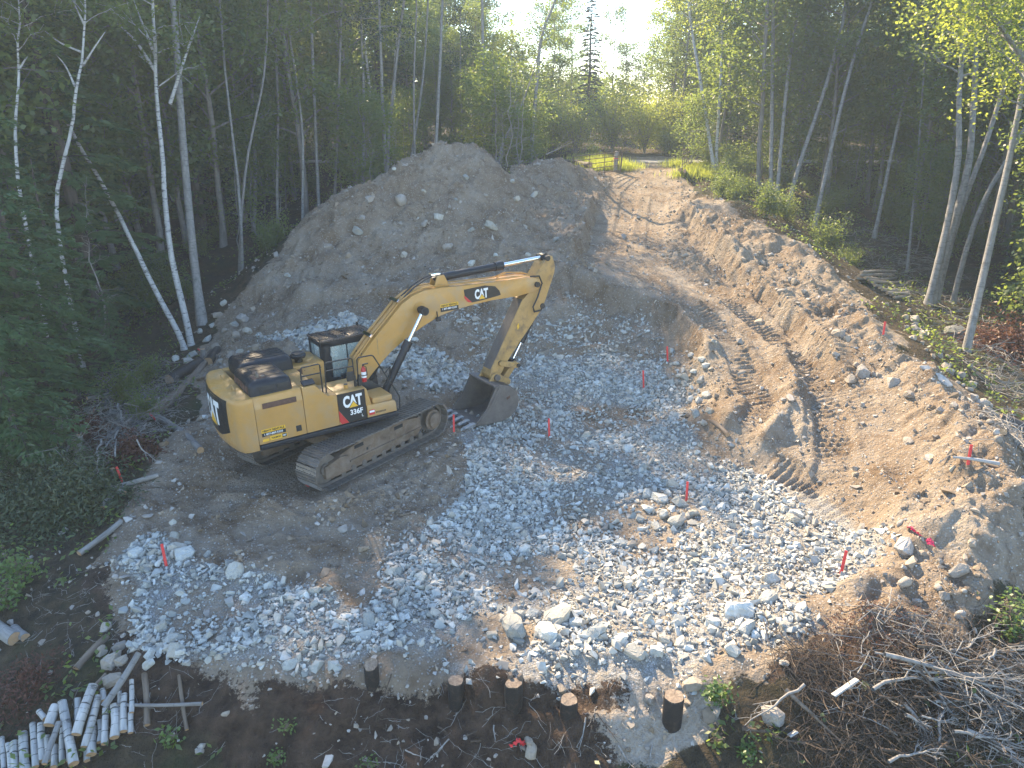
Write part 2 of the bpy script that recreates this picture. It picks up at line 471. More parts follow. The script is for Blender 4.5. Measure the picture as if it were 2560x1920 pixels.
HUMUS = W((0, 1500), (260, 1420), (300, 1530), (330, 1640), (520, 1665), (640, 1700), (930, 1680), (1240, 1722), (1560, 1725), (1700, 1760), (1900, 1690), (2050, 1580), (2230, 1590), (2560, 1640), (2560, 1960)) + [(16.0, 4.0), (-18.0, 4.0)] + W((0, 1960))
SANDY = W((1790, 1690), (1480, 1800), (1600, 1960), (1800, 1960), (1820, 1780))
BARE = [W((1300, 1380), (1450, 1400), (1430, 1480), (1250, 1500), (1220, 1440)), W((1080, 1580), (1260, 1590), (1260, 1680), (1090, 1670)), W((1180, 1540), (1330, 1560), (1330, 1590), (1180, 1590)), W((1430, 1020), (1620, 1010), (1640, 1060), (1450, 1080))]
CLEAR = W((505, 870), (590, 741), (685, 642), (735, 579), (840, 498), (926, 468), (1088, 358), (1260, 430), (1420, 400), (1520, 430), (1545, 415), (1500, 396), (1720, 396), (1690, 425), (1715, 480), (1770, 520), (1900, 575), (2040, 635), (2150, 750), (2220, 850), (2330, 930), (2440, 1010), (2560, 1170), (2560, 1500), (2420, 1520), (2250, 1620), (1900, 1700), (1300, 1960), (600, 1960), (330, 1650), (270, 1450), (350, 1260), (430, 1100), (540, 1000))

def masks(x, y):
    n1 = fbm(x, y, 2.2, 4, 3); n2 = fbm(x, y, 0.8, 3, 9)
    g = poly_sd(x, y, GRAVEL) + n1 * 0.7 + n2 * 0.25
    gravel = sstep(-0.2, 0.4, g)
    for b in BARE:
        gravel = gravel * (1 - 0.85 * sstep(-0.5, 0.4, poly_sd(x, y, b) + n2 * 0.5))
    gravel = gravel * (1 - 0.65 * sstep(0.12, 0.45, fbm(x, y, 3.1, 3, 77)))
    heap = sstep(-0.3, 0.4, poly_sd(x, y, HEAP) + n2 * 0.4)
    gravel = np.maximum(gravel, heap)
    bowl = sstep(-0.3, 0.5, poly_sd(x, y, BOWL) + n1 * 0.6) * sstep(-0.35, 0.25, fbm(x, y, 1.6, 3, 88))
    gravel = np.maximum(gravel, 0.35 * bowl)
    sand = sstep(-0.3, 0.5, poly_sd(x, y, SANDY) + n1 * 0.8)
    humus = sstep(-0.22, 0.32, poly_sd(x, y, HUMUS) + n1 * 0.35 + n2 * 0.25 + 0.1 * fbm(x, y, 0.25, 2, 12)) * (1 - 0.9 * sand)
    clear = sstep(-0.25, 0.25, poly_sd(x, y, CLEAR) + n1 * 0.8 + n2 * 0.4 + 0.3)
    return gravel, humus, 1 - clear, sand, heap

def height(x, y):
    """full relief, without the small stones"""
    x = np.asarray(x, float); y = np.asarray(y, float)
    z = base_h(x, y)
    inner = ((x > -14) & (x < 17) & (y > 8) & (y < 62)).astype(float)
    clear = sstep(-1.0, 1.0, poly_sd(x, y, CLEAR))
    gr = sstep(-0.3, 0.6, poly_sd(x, y, GRAVEL))
    # lumps, stronger on the loose spoil than on the levelled pad
    loose = clear * (1 - 0.8 * gr)
    drv = seg_dist(x, y, DRIVE)[0]
    loose = loose * (1 - 0.90 * sstep(2.4, 1.5, drv))
    for pl, wd, dep in RUTS:
        loose = loose * (1 - 0.75 * sstep(wd + 0.35, wd, seg_dist(x, y, pl)[0]))
    z = z + loose * (0.22 * fbm(x, y, 2.6, 3, 1) + 0.30 * (0.35 - np.abs(fbm(x, y, 1.5, 4, 23))) + 0.14 * fbm(x, y, 0.8, 3, 21) + 0.13 * (0.4 - np.abs(fbm(x, y, 0.4, 3, 31))))
    z = z + gr * 0.05 * fbm(x, y, 1.5, 4, 5)
    mnd = sstep(5.0, 3.0, np.hypot(x + 4.8, y - 18.0)) * clear * (1 - gr)
    z = z + mnd * (0.14 * (0.3 - np.abs(fbm(x, y, 1.0, 4, 301))) + 0.07 * (0.3 - np.abs(fbm(x, y, 0.4, 3, 303))))
    z = z + (1 - clear) * (0.22 * fbm(x, y, 2.0, 4, 41))
    # slumped blocks and rills on the spoil heap and the berm
    steep = clear * (1 - gr) * np.maximum(sstep(24.0, 27.0, y) * sstep(47, 44, y), sstep(7.5, 9.0, x)) * sstep(1.6, 2.6, drv)
    z = z + steep * (0.30 * (0.3 - np.abs(fbm(x, y, 1.1, 4, 201))) + 0.10 * np.round(2.2 * fbm(x, y, 1.7, 3, 203)) / 2.2 + 0.10 * fbm(x, y, 0.32, 2, 207))
    for pl, hgt, wd in RIDGES:
        d, s, side, fr = seg_dist(x, y, pl)
        d = d + 0.12 * fbm(x, y, 0.5, 3, 51)
        pr = np.clip(1 - d / wd, 0, 1)
        z = z + hgt * pr ** 1.25 * np.clip(np.minimum(fr, 1 - fr) * 6, 0, 1) * (0.75 + 0.35 * fbm(x, y, 0.6, 2, 61))
    for pl, hgt, wd in RIMS:
        d, s, side, fr = seg_dist(x, y, pl)
        up = side * np.sign(hgt)
        dn = d + 0.18 * fbm(x, y, 0.7, 3, 55)
        pr = np.where(up > 0, np.exp(-np.maximum(dn, 0) / wd), np.clip(1 - dn / 0.38, 0, 1))
        z = z + abs(hgt) * pr * np.clip(np.minimum(fr, 1 - fr) * 7, 0, 1)
    for pl, wd, dep in RUTS:
        d, s, side, fr = seg_dist(x, y, pl)
        d = d + 0.06 * fbm(x, y, 0.4, 3, 71)
        k = sstep(wd + 0.10, wd - 0.08, d) * np.clip(np.minimum(fr, 1 - fr) * 8, 0, 1)
        ph = s / 0.215 + 0.5 * fbm(x, y, 0.9, 2, 81)
        rib = np.abs((ph % 1.0) - 0.5) * 2
        worn = sstep(-0.55, 0.0, fbm(x, y, 0.9, 3, 91))
        z = z + k * (-dep + 1.25 * dep * (rib - 0.4) * worn)
        z = z + 0.9 * dep * np.exp(-((d - wd - 0.14) / 0.10) ** 2) * np.clip(np.minimum(fr, 1 - fr) * 8, 0, 1) * (0.6 + 0.6 * fbm(x, y, 0.35, 2, 95))
    # level stand under the machine's tracks
    mx, my = x + 4.70, y - 20.11
    u = mx * 0.601 + my * 0.799; v = -mx * 0.799 + my * 0.601
    k = sstep(3.1, 2.5, np.abs(u)) * sstep(2.2, 1.75, np.abs(v))
    z = z * (1 - k) + k * (0.245 + 0.0301 * mx)
    k2 = sstep(2.75, 2.45, np.abs(u)) * sstep(0.50, 0.40, np.abs(np.abs(v) - 1.295))
    z = z - 0.015 * k2
    # bucket rests here
    bx, by = x + 0.9, y - 22.6
    z = np.where(True, z - sstep(1.5, 0.6, np.hypot(bx, by)) * np.clip(z - 0.16, 0, 1), z)
    # the public road is a level bench
    k = sstep(3.2, 2.4, np.abs(y - 58.0)) * sstep(-6.0, -2.0, x + 30)
    z = z * (1 - k) + k * 5.55
    return z

def axis_steps(knots):
    """coordinates along one axis: list of (start, step) pieces and the end"""
    out = []
    for (a, s), (b, _) in zip(knots, knots[1:]):
        n = max(1, int(round((b - a) / s)))
        out += list(a + (b - a) * np.arange(n) / n)
    out.append(knots[-1][0])
    return np.array(out)
GX = axis_steps([(-900, 200), (-300, 60), (-60, 8), (-24, 0.8), (-14, 0.12), (-11, 0.058), (13, 0.12), (18, 0.6), (30, 6), (60, 60), (300, 200), (900, 1)])
GY = axis_steps([(-300, 100), (0, 3), (6, 0.3), (9, 0.057), (30, 0.10), (42, 0.22), (62, 1.5), (80, 8), (120, 60), (300, 200), (1500, 1)])
XX, YY = np.meshgrid(GX, GY)
HH = height(XX, YY)
_far = sstep(70, 160, np.hypot(XX, YY - 30))
HH = HH * (1 - _far) + _far * np.clip(HH, -2, 8)
def hz(x, y):
    """height of the finished ground mesh (bilinear)"""
    x = np.atleast_1d(np.asarray(x, float)); y = np.atleast_1d(np.asarray(y, float))
    ix = np.clip(np.searchsorted(GX, x) - 1, 0, len(GX) - 2); iy = np.clip(np.searchsorted(GY, y) - 1, 0, len(GY) - 2)
    u = (x - GX[ix]) / (GX[ix + 1] - GX[ix]); v = (y - GY[iy]) / (GY[iy + 1] - GY[iy])
    return (HH[iy, ix] * (1 - u) + HH[iy, ix + 1] * u) * (1 - v) + (HH[iy + 1, ix] * (1 - u) + HH[iy + 1, ix + 1] * u) * v
def hz1(x, y):
    return float(hz(x, y)[0])
def ground_hit(px, py):
    r = ray(px, py); t = 8.0
    prev = t
    while t < 80:
        p = np.array([0, 0, CAM_H]) + r * t
        if p[2] < hz1(p[0], p[1]):
            lo, hi = prev, t
            for _ in range(10):
                m = (lo + hi) / 2; p = np.array([0, 0, CAM_H]) + r * m
                if p[2] < hz1(p[0], p[1]): hi = m
                else: lo = m
            return Vector(p)
        prev = t; t += 0.15
    return Vector(at_d(px, py, 60))

ny, nx = XX.shape
V = np.stack([XX.ravel(), YY.ravel(), HH.ravel()], 1)
I = np.arange(ny * nx).reshape(ny, nx)
F = np.stack([I[:-1, :-1].ravel(), I[:-1, 1:].ravel(), I[1:, 1:].ravel(), I[1:, :-1].ravel()], 1)

# ground material: bare till, crushed rock fines, dark humus, forest litter; mixed by where each lies
def ground_material():
    m, nt, b = mat_new('ground_earth')
    co = coords(nt, 'Object')
    att = nt.nodes.new('ShaderNodeAttribute'); att.attribute_name = 'cover'
    sep = nt.nodes.new('ShaderNodeSeparateColor'); nt.links.new(att.outputs['Color'], sep.inputs[0])
    gravel, humus, litter = sep.outputs[0], sep.outputs[1], sep.outputs[2]
    sand = att.outputs['Alpha']
    _nc = noise_tex(nt, 11, 4, 0.75, co)
    def crisp(mk, lo=0.38, hi=0.62, k=1.1):
        return ramp(nt, math_n(nt, 'ADD', mk, math_n(nt, 'MULTIPLY', math_n(nt, 'SUBTRACT', _nc, 0.5), k)), lo, hi)
    humus, litter, sand = crisp(humus, 0.40, 0.60, 2.0), crisp(litter, k=1.6), crisp(sand, k=1.6)
    gravel = crisp(gravel, 0.25, 0.75, 0.9)
    nA = noise_tex(nt, 0.55, 3, 0.6, co); nB = noise_tex(nt, 3.0, 4, 0.65, co); nC = _nc
    vo = nt.nodes.new('ShaderNodeTexVoronoi'); vo.inputs['Scale'].default_value = 17; nt.links.new(co, vo.inputs['Vector'])
    vo2 = nt.nodes.new('ShaderNodeTexVoronoi'); vo2.inputs['Scale'].default_value = 38; nt.links.new(co, vo2.inputs['Vector'])
    dirt = mix_rgb(nt, ramp(nt, nA, 0.32, 0.68), (0.185, 0.128, 0.080), (0.345, 0.290, 0.225))
    dirt = mix_rgb(nt, ramp(nt, nB, 0.35, 0.7, 0, 0.6), dirt, (0.265, 0.205, 0.145))
    dirt = mix_rgb(nt, ramp(nt, nC, 0.55, 0.75, 0, 0.55), dirt, (0.40, 0.375, 0.335))
    damp = noise_tex(nt, 0.9, 4, 0.7, co, 0.6)
    dirt = mix_rgb(nt, ramp(nt, damp, 0.50, 0.66, 0, 0.7), dirt, (0.135, 0.090, 0.056))
    # pebbles sitting in the till
    bw = nt.nodes.new('ShaderNodeRGBToBW'); nt.links.new(vo.outputs['Color'], bw.inputs[0])
    peb = math_n(nt, 'MULTIPLY', ramp(nt, vo.outputs['Distance'], 0.40, 0.22), ramp(nt, bw.outputs[0], 0.60, 0.68))
    dirt = mix_rgb(nt, math_n(nt, 'MULTIPLY', peb, 0.8), dirt, (0.42, 0.40, 0.37))
    bw2 = nt.nodes.new('ShaderNodeRGBToBW'); nt.links.new(vo2.outputs['Color'], bw2.inputs[0])
    fines = mix_rgb(nt, ramp(nt, bw2.outputs[0], 0.2, 0.8), (0.26, 0.26, 0.25), (0.52, 0.52, 0.51))
    fines = mix_rgb(nt, ramp(nt, vo2.outputs['Distance'], 0.30, 0.60, 0, 0.7), fines, (0.20, 0.18, 0.15))
    fines = mix_rgb(nt, ramp(nt, nB, 0.42, 0.65, 0, 0.85), fines, (0.30, 0.255, 0.195))
    hum = mix_rgb(nt, ramp(nt, nB, 0.35, 0.7), (0.040, 0.027, 0.019), (0.105, 0.070, 0.048))
    hum = mix_rgb(nt, ramp(nt, nC, 0.62, 0.72, 0, 0.6), hum, (0.16, 0.13, 0.10))
    lit = mix_rgb(nt, ramp(nt, nB, 0.35, 0.68), (0.040, 0.032, 0.022), (0.095, 0.070, 0.042))
    lit = mix_rgb(nt, ramp(nt, nA, 0.5, 0.7, 0, 0.6), lit, (0.035, 0.055, 0.020))
    c = mix_rgb(nt, gravel, dirt, fines)
    c = mix_rgb(nt, sand, c, mix_rgb(nt, ramp(nt, nC, 0.4, 0.7), (0.33, 0.27, 0.205), (0.42, 0.38, 0.33)))
    c = mix_rgb(nt, humus, c, hum)
    c = mix_rgb(nt, litter, c, lit)
    nt.links.new(c, b.inputs['Base Color'])
    b.inputs['Roughness'].default_value = 0.95
    b.inputs['Specular IOR Level'].default_value = 0.15
    nt.links.new(bump(nt, math_n(nt, 'ADD', math_n(nt, 'MULTIPLY', nC, 0.75), math_n(nt, 'MULTIPLY', nB, 1.1)), 1.0, 0.16), b.inputs['Normal'])
    return m
MAT_GROUND = ground_material()
me = np_mesh('ground', V, F, MAT_GROUND, smooth=True)
mg, mh, ml, msd, mheap = masks(V[:, 0], V[:, 1])
ca = me.color_attributes.new('cover', 'FLOAT_COLOR', 'POINT')
ca.data.foreach_set('color', np.stack([mg, mh, ml, msd], 1).astype(np.float32).ravel())
ground = obj('ground', me); ground['kind'] = 'structure'

# public road beyond the gates: worn pale asphalt with shoulders
def road_material():
    m, nt, b = mat_new('road_asphalt')
    co = coords(nt)
    c = mix_rgb(nt, ramp(nt, noise_tex(nt, 1.2, 5, 0.6, co), 0.3, 0.7), (0.17, 0.165, 0.158), (0.25, 0.24, 0.225))
    c = mix_rgb(nt, ramp(nt, noise_tex(nt, 40, 3, 0.6, co), 0.4, 0.7, 0, 0.5), c, (0.22, 0.21, 0.19))
    nt.links.new(c, b.inputs['Base Color']); b.inputs['Roughness'].default_value = 0.7
    return m
gx = np.linspace(-90, 90, 91); gy = np.array([56.7, 57.4, 58.1, 58.8, 59.5])
RX, RY = np.meshgrid(gx, gy)
RZ = np.where(True, 5.585 + 0.03 * (1 - ((RY - 58.1) / 1.4) ** 2), 0)
RZ = np.maximum(RZ, hz(RX.ravel(), RY.ravel()).reshape(RX.shape) + 0.02)
J = np.arange(RX.size).reshape(RX.shape)
rm = np_mesh('road', np.stack([RX.ravel(), RY.ravel(), RZ.ravel()], 1), np.stack([J[:-1, :-1].ravel(), J[:-1, 1:].ravel(), J[1:, 1:].ravel(), J[1:, :-1].ravel()], 1), road_material(), True)
obj('road', rm)['kind'] = 'structure'
# ------------------------------------------------------------------ excavator
YEL = (0.46, 0.248, 0.060)
M_YEL = simple_mat('machine_yellow_paint', YEL, 0.42, var=0.16, scale=0.9, dirt=(0.33, 0.24, 0.14), dirt_amt=0.30, spec=0.5)
def dust_low(m, z_lo, z_hi, col):
    """dried mud and dust thrown up on the lower panels, in streaks"""
    nt = m.node_tree; b = nt.nodes['Principled BSDF']
    src = b.inputs['Base Color'].links[0].from_socket
    co = coords(nt); sp_ = nt.nodes.new('ShaderNodeSeparateXYZ'); nt.links.new(co, sp_.inputs[0])
    mp = nt.nodes.new('ShaderNodeMapping'); mp.inputs['Scale'].default_value = (1, 1, 0.25); nt.links.new(co, mp.inputs['Vector'])
    n = noise_tex(nt, 5.0, 5, 0.7, mp.outputs[0])
    hgt = ramp(nt, sp_.outputs[2], z_lo, z_hi, 0.42, 0.0)
    f = math_n(nt, 'MULTIPLY', hgt, ramp(nt, n, 0.30, 0.70, 0.15, 1.0))
    nt.links.new(mix_rgb(nt, f, src, col), b.inputs['Base Color'])
    sc_ = noise_tex(nt, 26.0, 3, 0.8, co)
    cur = b.inputs['Base Color'].links[0].from_socket
    nt.links.new(mix_rgb(nt, ramp(nt, sc_, 0.66, 0.72, 0, 0.55), cur, (0.12, 0.08, 0.05)), b.inputs['Base Color'])
dust_low(M_YEL, 1.3, 2.3, (0.29, 0.225, 0.155))
M_YEL_OLD = simple_mat('worn_yellow_paint', (0.41, 0.25, 0.085), 0.5, var=0.2, scale=2.0, dirt=(0.10, 0.075, 0.055), dirt_amt=0.26)
M_BLK = simple_mat('black_gloss_paint', (0.011, 0.013, 0.018), 0.45, var=0.3, scale=2.0, spec=0.35)
M_BLKM = simple_mat('black_matt_steel', (0.018, 0.018, 0.019), 0.55, var=0.3, scale=4.0)
M_DECAL = simple_mat('black_decal_film', (0.014, 0.015, 0.017), 0.4, var=0.2, scale=3.0)
M_WHITE = simple_mat('white_decal_film', (0.74, 0.75, 0.75), 0.45, var=0.08, scale=6.0)
M_RED = simple_mat('red_decal_film', (0.50, 0.03, 0.03), 0.45, var=0.15, scale=5.0)
M_GOLD = simple_mat('yellow_decal_film', (0.72, 0.42, 0.03), 0.45, var=0.08, scale=5.0)
M_CHROME = simple_mat('chromed_rod', (0.75, 0.76, 0.78), 0.12, 1.0, var=0.08, scale=6.0)
M_ROOF = simple_mat('cab_roof_brown_black', (0.055, 0.042, 0.038), 0.30, var=0.25, scale=3.0)
M_RUST = simple_mat('rusty_vent_mesh', (0.115, 0.060, 0.040), 0.8, var=0.35, scale=8.0)
M_TRACK = simple_mat('polished_track_steel', (0.23, 0.205, 0.18), 0.42, 0.45, var=0.3, scale=4.0, dirt=(0.19, 0.145, 0.105), dirt_amt=0.22)
M_FRAME = simple_mat('muddy_track_frame', (0.165, 0.115, 0.075), 0.75, var=0.35, scale=2.2, dirt=(0.225, 0.185, 0.15), dirt_amt=0.38, bump_s=0.25, bump_scale=25)
M_BUCKET = simple_mat('worn_bucket_steel', (0.150, 0.132, 0.118), 0.55, 0.25, var=0.3, scale=2.5, dirt=(0.10, 0.09, 0.085), dirt_amt=0.3, bump_s=0.2)
M_BUCKIN = simple_mat('dark_bucket_inside', (0.050, 0.050, 0.052), 0.45, 0.5, var=0.35, scale=3.0)
M_TOOTH = simple_mat('bright_worn_steel', (0.38, 0.38, 0.38), 0.4, 0.7, var=0.25, scale=8.0)
M_RUBBER = simple_mat('black_rubber_hose', (0.016, 0.016, 0.017), 0.5, var=0.2, scale=6.0)
M_SEAT = simple_mat('grey_seat_fabric', (0.055, 0.055, 0.058), 0.9, var=0.25, scale=9.0)
M_EXT = simple_mat('extinguisher_red', (0.42, 0.022, 0.022), 0.3, var=0.1)
def glass_mat():
    m, nt, b = mat_new('cab_glass_green')
    b.inputs['Base Color'].default_value = (0.62, 0.72, 0.66, 1)
    b.inputs['Roughness'].default_value = 0.03
    b.inputs['Alpha'].default_value = 0.30
    b.inputs['Specular IOR Level'].default_value = 0.8
    n = noise_tex(nt, 3.0, 3, 0.5, coords(nt))
    nt.links.new(ramp(nt, n, 0.3, 0.7, 0.22, 0.40), b.inputs['Alpha'])
    return m
M_GLASS = glass_mat()

_font_cache = {}
def text_mesh(s, height=1.0, offset=0.0, xs=1.0, depth=0.004):
    """lettering as a thin solid in the x-y plane, left-bottom at the origin, height 1 for capitals"""
    cu = bpy.data.curves.new('lettering_curve', 'FONT')
    cu.body = s; cu.size = 1.0; cu.offset = offset; cu.extrude = depth; cu.resolution_u = 3
    ob = bpy.data.objects.new('lettering_curve', cu); COL.objects.link(ob)
    bpy.context.view_layer.update()
    me_ = bpy.data.meshes.new_from_object(ob.evaluated_get(bpy.context.evaluated_depsgraph_get()))
    bpy.data.objects.remove(ob); bpy.data.curves.remove(cu)
    co = np.empty(len(me_.vertices) * 3, np.float32); me_.vertices.foreach_get('co', co); co = co.reshape(-1, 3)
    mn, mx = co.min(0), co.max(0)
    co[:, 0] = (co[:, 0] - mn[0]) * xs / (mx[1] - mn[1]) * height
    co[:, 1] = (co[:, 1] - mn[1]) / (mx[1] - mn[1]) * height
    co[:, 2] = np.where(co[:, 2] > 0, depth, -depth)
    me_.vertices.foreach_set('co', co.ravel()); me_.update()
    return me_, float((mx[0] - mn[0]) * xs / (mx[1] - mn[1]) * height)
def lettering(s, height, mat, parent, M, offset=0.02, width=None, depth=0.002, name='lettering'):
    me_, w = text_mesh(s, height, offset, 1.0, depth)
    if width:
        me_.transform(Matrix.Scale(width / w, 4, (1, 0, 0)))
    me_.transform(M)
    me_.materials.clear(); me_.materials.append(mat)
    return obj(name, me_, parent)
def on_side(x, y, z):
    """frame for flat print on a right-hand face (looking from -y): text runs +x, up +z"""
    return Matrix(((1, 0, 0, x), (0, 0, -1, y), (0, 1, 0, z), (0, 0, 0, 1)))

EX = thing('excavator', 'large yellow tracked excavator with black engine covers parked on the gravel pad', 'excavator')
_RU = Matrix(((0.8316242, -0.5545240, -0.0300714), (0.5547848, 0.8319938, 0.0003972), (0.0247990, -0.0170135, 0.9995477)))
EX.rotation_euler = _RU.to_euler()
EX.location = (-4.7048, 20.1089, 0.2432)
_RT = Matrix(((0.6006711, -0.7989305, -0.0300714), (0.7992991, 0.6009333, 0.0003972), (0.0177536, -0.0242746, 0.9995477)))
UNDER = (_RU.transposed() @ _RT).to_4x4()          # undercarriage is turned against the house
def part(g, name, mat, parent=EX, angle=35, under=False):
    me_ = g.mesh(name, mat, angle)
    if under: me_.transform(UNDER)
    return obj(name, me_, parent)

# --- undercarriage
g = G(); g.box((-1.0, -0.95, 0.42), (1.0, 0.95, 0.82), 0.10); g.cyl((0, 0, 0.80), (0, 0, 1.12), 0.72, 0.66, 32)
for sx in (-1, 1):
    for sy in (-1, 1):
        g.prism([(0, 0.35), (0.0, 0.75), (0.75, 0.62), (0.75, 0.35)], -0.26, 0.26, 0.03, M=Matrix.Translation((sx * 0.35, sy * 0.75, 0)) @ Matrix.Rotation(math.radians(90 * sy - sx * sy * 28), 4, 'Z'))
part(g, 'carbody', M_FRAME, under=True)
TL, TR, SH = 1.97, 0.40, 0.76       # half wheelbase, wheel radius under the chain, shoe width
def track_path(n):
    """positions and directions along the loop: bottom run, front, sagging top, rear"""
    R_ = TR + 0.09; zc_ = R_ + 0.03
    pts = []
    top_l = 2 * TL; arc = math.pi * R_
    tot = 2 * top_l + 2 * arc
    for i in range(n):
        s = tot * i / n
        if s < top_l: p, a = (-TL + s, zc_ - R_), 0.0
        elif s < top_l + arc:
            t = (s - top_l) / R_; p, a = (TL + R_ * math.sin(t), zc_ - R_ * math.cos(t)), t
        elif s < 2 * top_l + arc:
            u = s - top_l - arc; k = u / top_l
            sag = 0.025 * (1 - abs(((k * 3) % 1) * 2 - 1))
            p, a = (TL - u, zc_ + R_ - sag), math.pi
        else:
            t = (s - 2 * top_l - arc) / R_; p, a = (-TL - R_ * math.sin(t), zc_ + R_ * math.cos(t)), math.pi + t
        pts.append((p, a))
    return pts, tot
def shoe_mesh(pitch):
    g = G()
    w = pitch * 0.94
    g.box((-w / 2, -SH / 2, -0.012), (w / 2, SH / 2, 0.018), 0.004, 1)
    for x in (-0.42, 0.0, 0.42):                                  # three grousers
        g.prism([(x * w - 0.016, -0.010), (x * w + 0.016, -0.010), (x * w + 0.009, -0.042), (x * w - 0.009, -0.042)], -SH / 2 + 0.005, SH / 2 - 0.005)
    for y in (-0.13, 0.13):                                       # chain links on the inside
        g.box((-pitch * 0.55, y - 0.03, 0.018), (pitch * 0.55, y + 0.03, 0.10), 0.012, 1)
    for y in (-0.13, 0.13):
        for x in (-0.055, 0.055): g.cyl((x, y - 0.055, -0.030), (x, y - 0.055, -0.008), 0.014, n=6)
    return g.mesh('track_shoe', M_TRACK)
NSH = 48
_, TOT = track_path(NSH)
SHOE = shoe_mesh(TOT / NSH)
for side in (-1, 1):
    yc = side * 1.295
    g = G()
    # box-section side frame with sloping top, seen from the side
    g.prism([(-1.86, 0.20), (-1.90, 0.52), (-1.62, 0.70), (-0.75, 0.90), (0.75, 0.90), (1.42, 0.78), (1.50, 0.72), (1.50, 0.40), (1.35, 0.26), (-1.2, 0.20)], yc - 0.20, yc + 0.20, 0.02)
    g.prism([(-2.06, 0.28), (-2.06, 0.62), (-1.55, 0.72), (-1.25, 0.66), (-1.25, 0.24)], yc - 0.27, yc + 0.27, 0.02)
    g.box((-1.2, yc - 0.25, 0.44), (1.5, yc + 0.25, 0.475), 0.008)
    tf = part(g, 'track_frame', M_FRAME, under=True)
    for x in np.linspace(-1.45, 1.45, 9):
        g = G(); g.cyl((x, yc - 0.21, 0.215), (x, yc + 0.21, 0.215), 0.085, n=14); part(g, 'track_roller', M_TRACK, tf, under=True)
    for x in (-0.75, 0.75):
        g = G(); g.cyl((x, yc - 0.17, 0.83), (x, yc + 0.17, 0.83), 0.07, n=14); part(g, 'carrier_roller', M_TRACK, tf, under=True)
    for x in (-0.85, 0.62):
        g = G(); g.box((x - 0.16, yc + side * 0.195, 0.72), (x + 0.16, yc + side * 0.204, 0.82), 0.003); part(g, 'opening_shade_plate', M_BLKM, tf, under=True)  # black plates stand in for the shade inside the frame's openings
    g = G(); g.box((-0.60, yc + side * 0.19, 0.54), (-0.50, yc + side * 0.204, 0.61), 0.003); part(g, 'opening_shade_plate', M_BLKM, tf, under=True)
    g = G()
    # idler at the back
    g.cyl((-TL, yc - 0.14, TR + 0.12), (-TL, yc + 0.14, TR + 0.12), 0.385, n=28)
    g.cyl((-TL, yc - 0.2, TR + 0.12), (-TL, yc + 0.2, TR + 0.12), 0.16, n=20)
    part(g, 'idler_wheel', M_TRACK, under=True)
    g = G()
    # sprocket and round final drive at the front
    for k in range(21):
        a = 2 * math.pi * k / 21
        g.prism([(0.33, -0.035), (0.43, -0.018), (0.43, 0.018), (0.33, 0.035)], yc - 0.04, yc + 0.04, M=Matrix.Translation((TL, 0, TR + 0.12)) @ Matrix.Rotation(a, 4, 'Y'))
    g.cyl((TL, yc - 0.045, TR + 0.12), (TL, yc + 0.045, TR + 0.12), 0.35, n=28)
    spk = part(g, 'sprocket', M_TRACK, under=True)
    g = G(); g.cyl((TL, yc - 0.25, TR + 0.12), (TL, yc + side * 0.22, TR + 0.12), 0.30, n=28)
    g.cyl((TL, yc + side * 0.2, TR + 0.12), (TL, yc + side * 0.34, TR + 0.12), 0.225, 0.215, n=28)
    part(g, 'final_drive', M_FRAME, spk, under=True)
    # chain of shoes, each a piece of its own
    g = G()
    for x in np.linspace(-TL, TL, 40): g.box((x - 0.03, yc - 0.16, 0.075), (x + 0.03, yc - 0.10, 0.12)); g.box((x - 0.03, yc + 0.10, 0.075), (x + 0.03, yc + 0.16, 0.12))
    trk = part(g, 'track_chain', M_TRACK, under=True)
    pts, _ = track_path(NSH)
    for (p, a) in pts:
        o = obj('track_shoe', SHOE, trk)
        o.matrix_local = UNDER @ Matrix.Translation((p[0], yc, p[1])) @ Matrix.Rotation(-a, 4, 'Y')

# --- house: turntable frame, skirt, doors
g = G()
g.box((-2.72, -1.42, 1.20), (0.95, 1.42, 1.38), 0.02)
g.box((-2.6, -0.55, 1.08), (1.0, 0.55, 1.22), 0.02)
part(g, 'house_frame', M_BLKM)
g = G()
g.prism([(-2.76, 1.22), (-2.76, 1.36), (0.93, 1.36), (1.01, 1.30), (0.99, 1.22)], -1.505, -1.40, 0.035, 3)
g.prism([(-2.76, 1.22), (-2.76, 1.36), (0.93, 1.36), (1.01, 1.30), (0.99, 1.22)], 1.40, 1.505, 0.035, 3)
part(g, 'skirt_rail', M_BLK)
def side_panel(x0, x1, z_top, y, name, cut=None):
    """door skin with the shoulder bevelled inwards near the top, seen in section (y,z)"""
    s = -1 if y < 0 else 1
    g = G()
    prof = [(y, 1.375), (y, z_top - 0.30), (y - s * 0.055, z_top - 0.03), (y - s * 0.10, z_top), (y - s * 0.30, z_top), (y - s * 0.30, 1.375)]
    g.prism(prof, x0, x1, 0.012, 2, axis='x')
    return part(g, name, M_YEL)
d1 = side_panel(-2.765, -1.560, 2.60, -1.48, 'engine_door')
# front door: steps down from the hood line to the deck
g = G()
pf = [(-1.548, 1.375), (-1.548, 2.60), (-1.20, 2.60), (-0.93, 2.23), (-0.675, 2.225), (-0.675, 1.375)]
g.prism(pf, -1.48, -1.20, 0.012, 2)
d2 = part(g, 'pump_door', M_YEL)
g = G(); g.box((-0.671, -1.478, 1.375), (0.095, -1.20, 2.222), 0.012)
d3 = part(g, 'tank_panel', M_YEL)
side_panel(-2.765, -0.40, 2.62, 1.48, 'radiator_door')
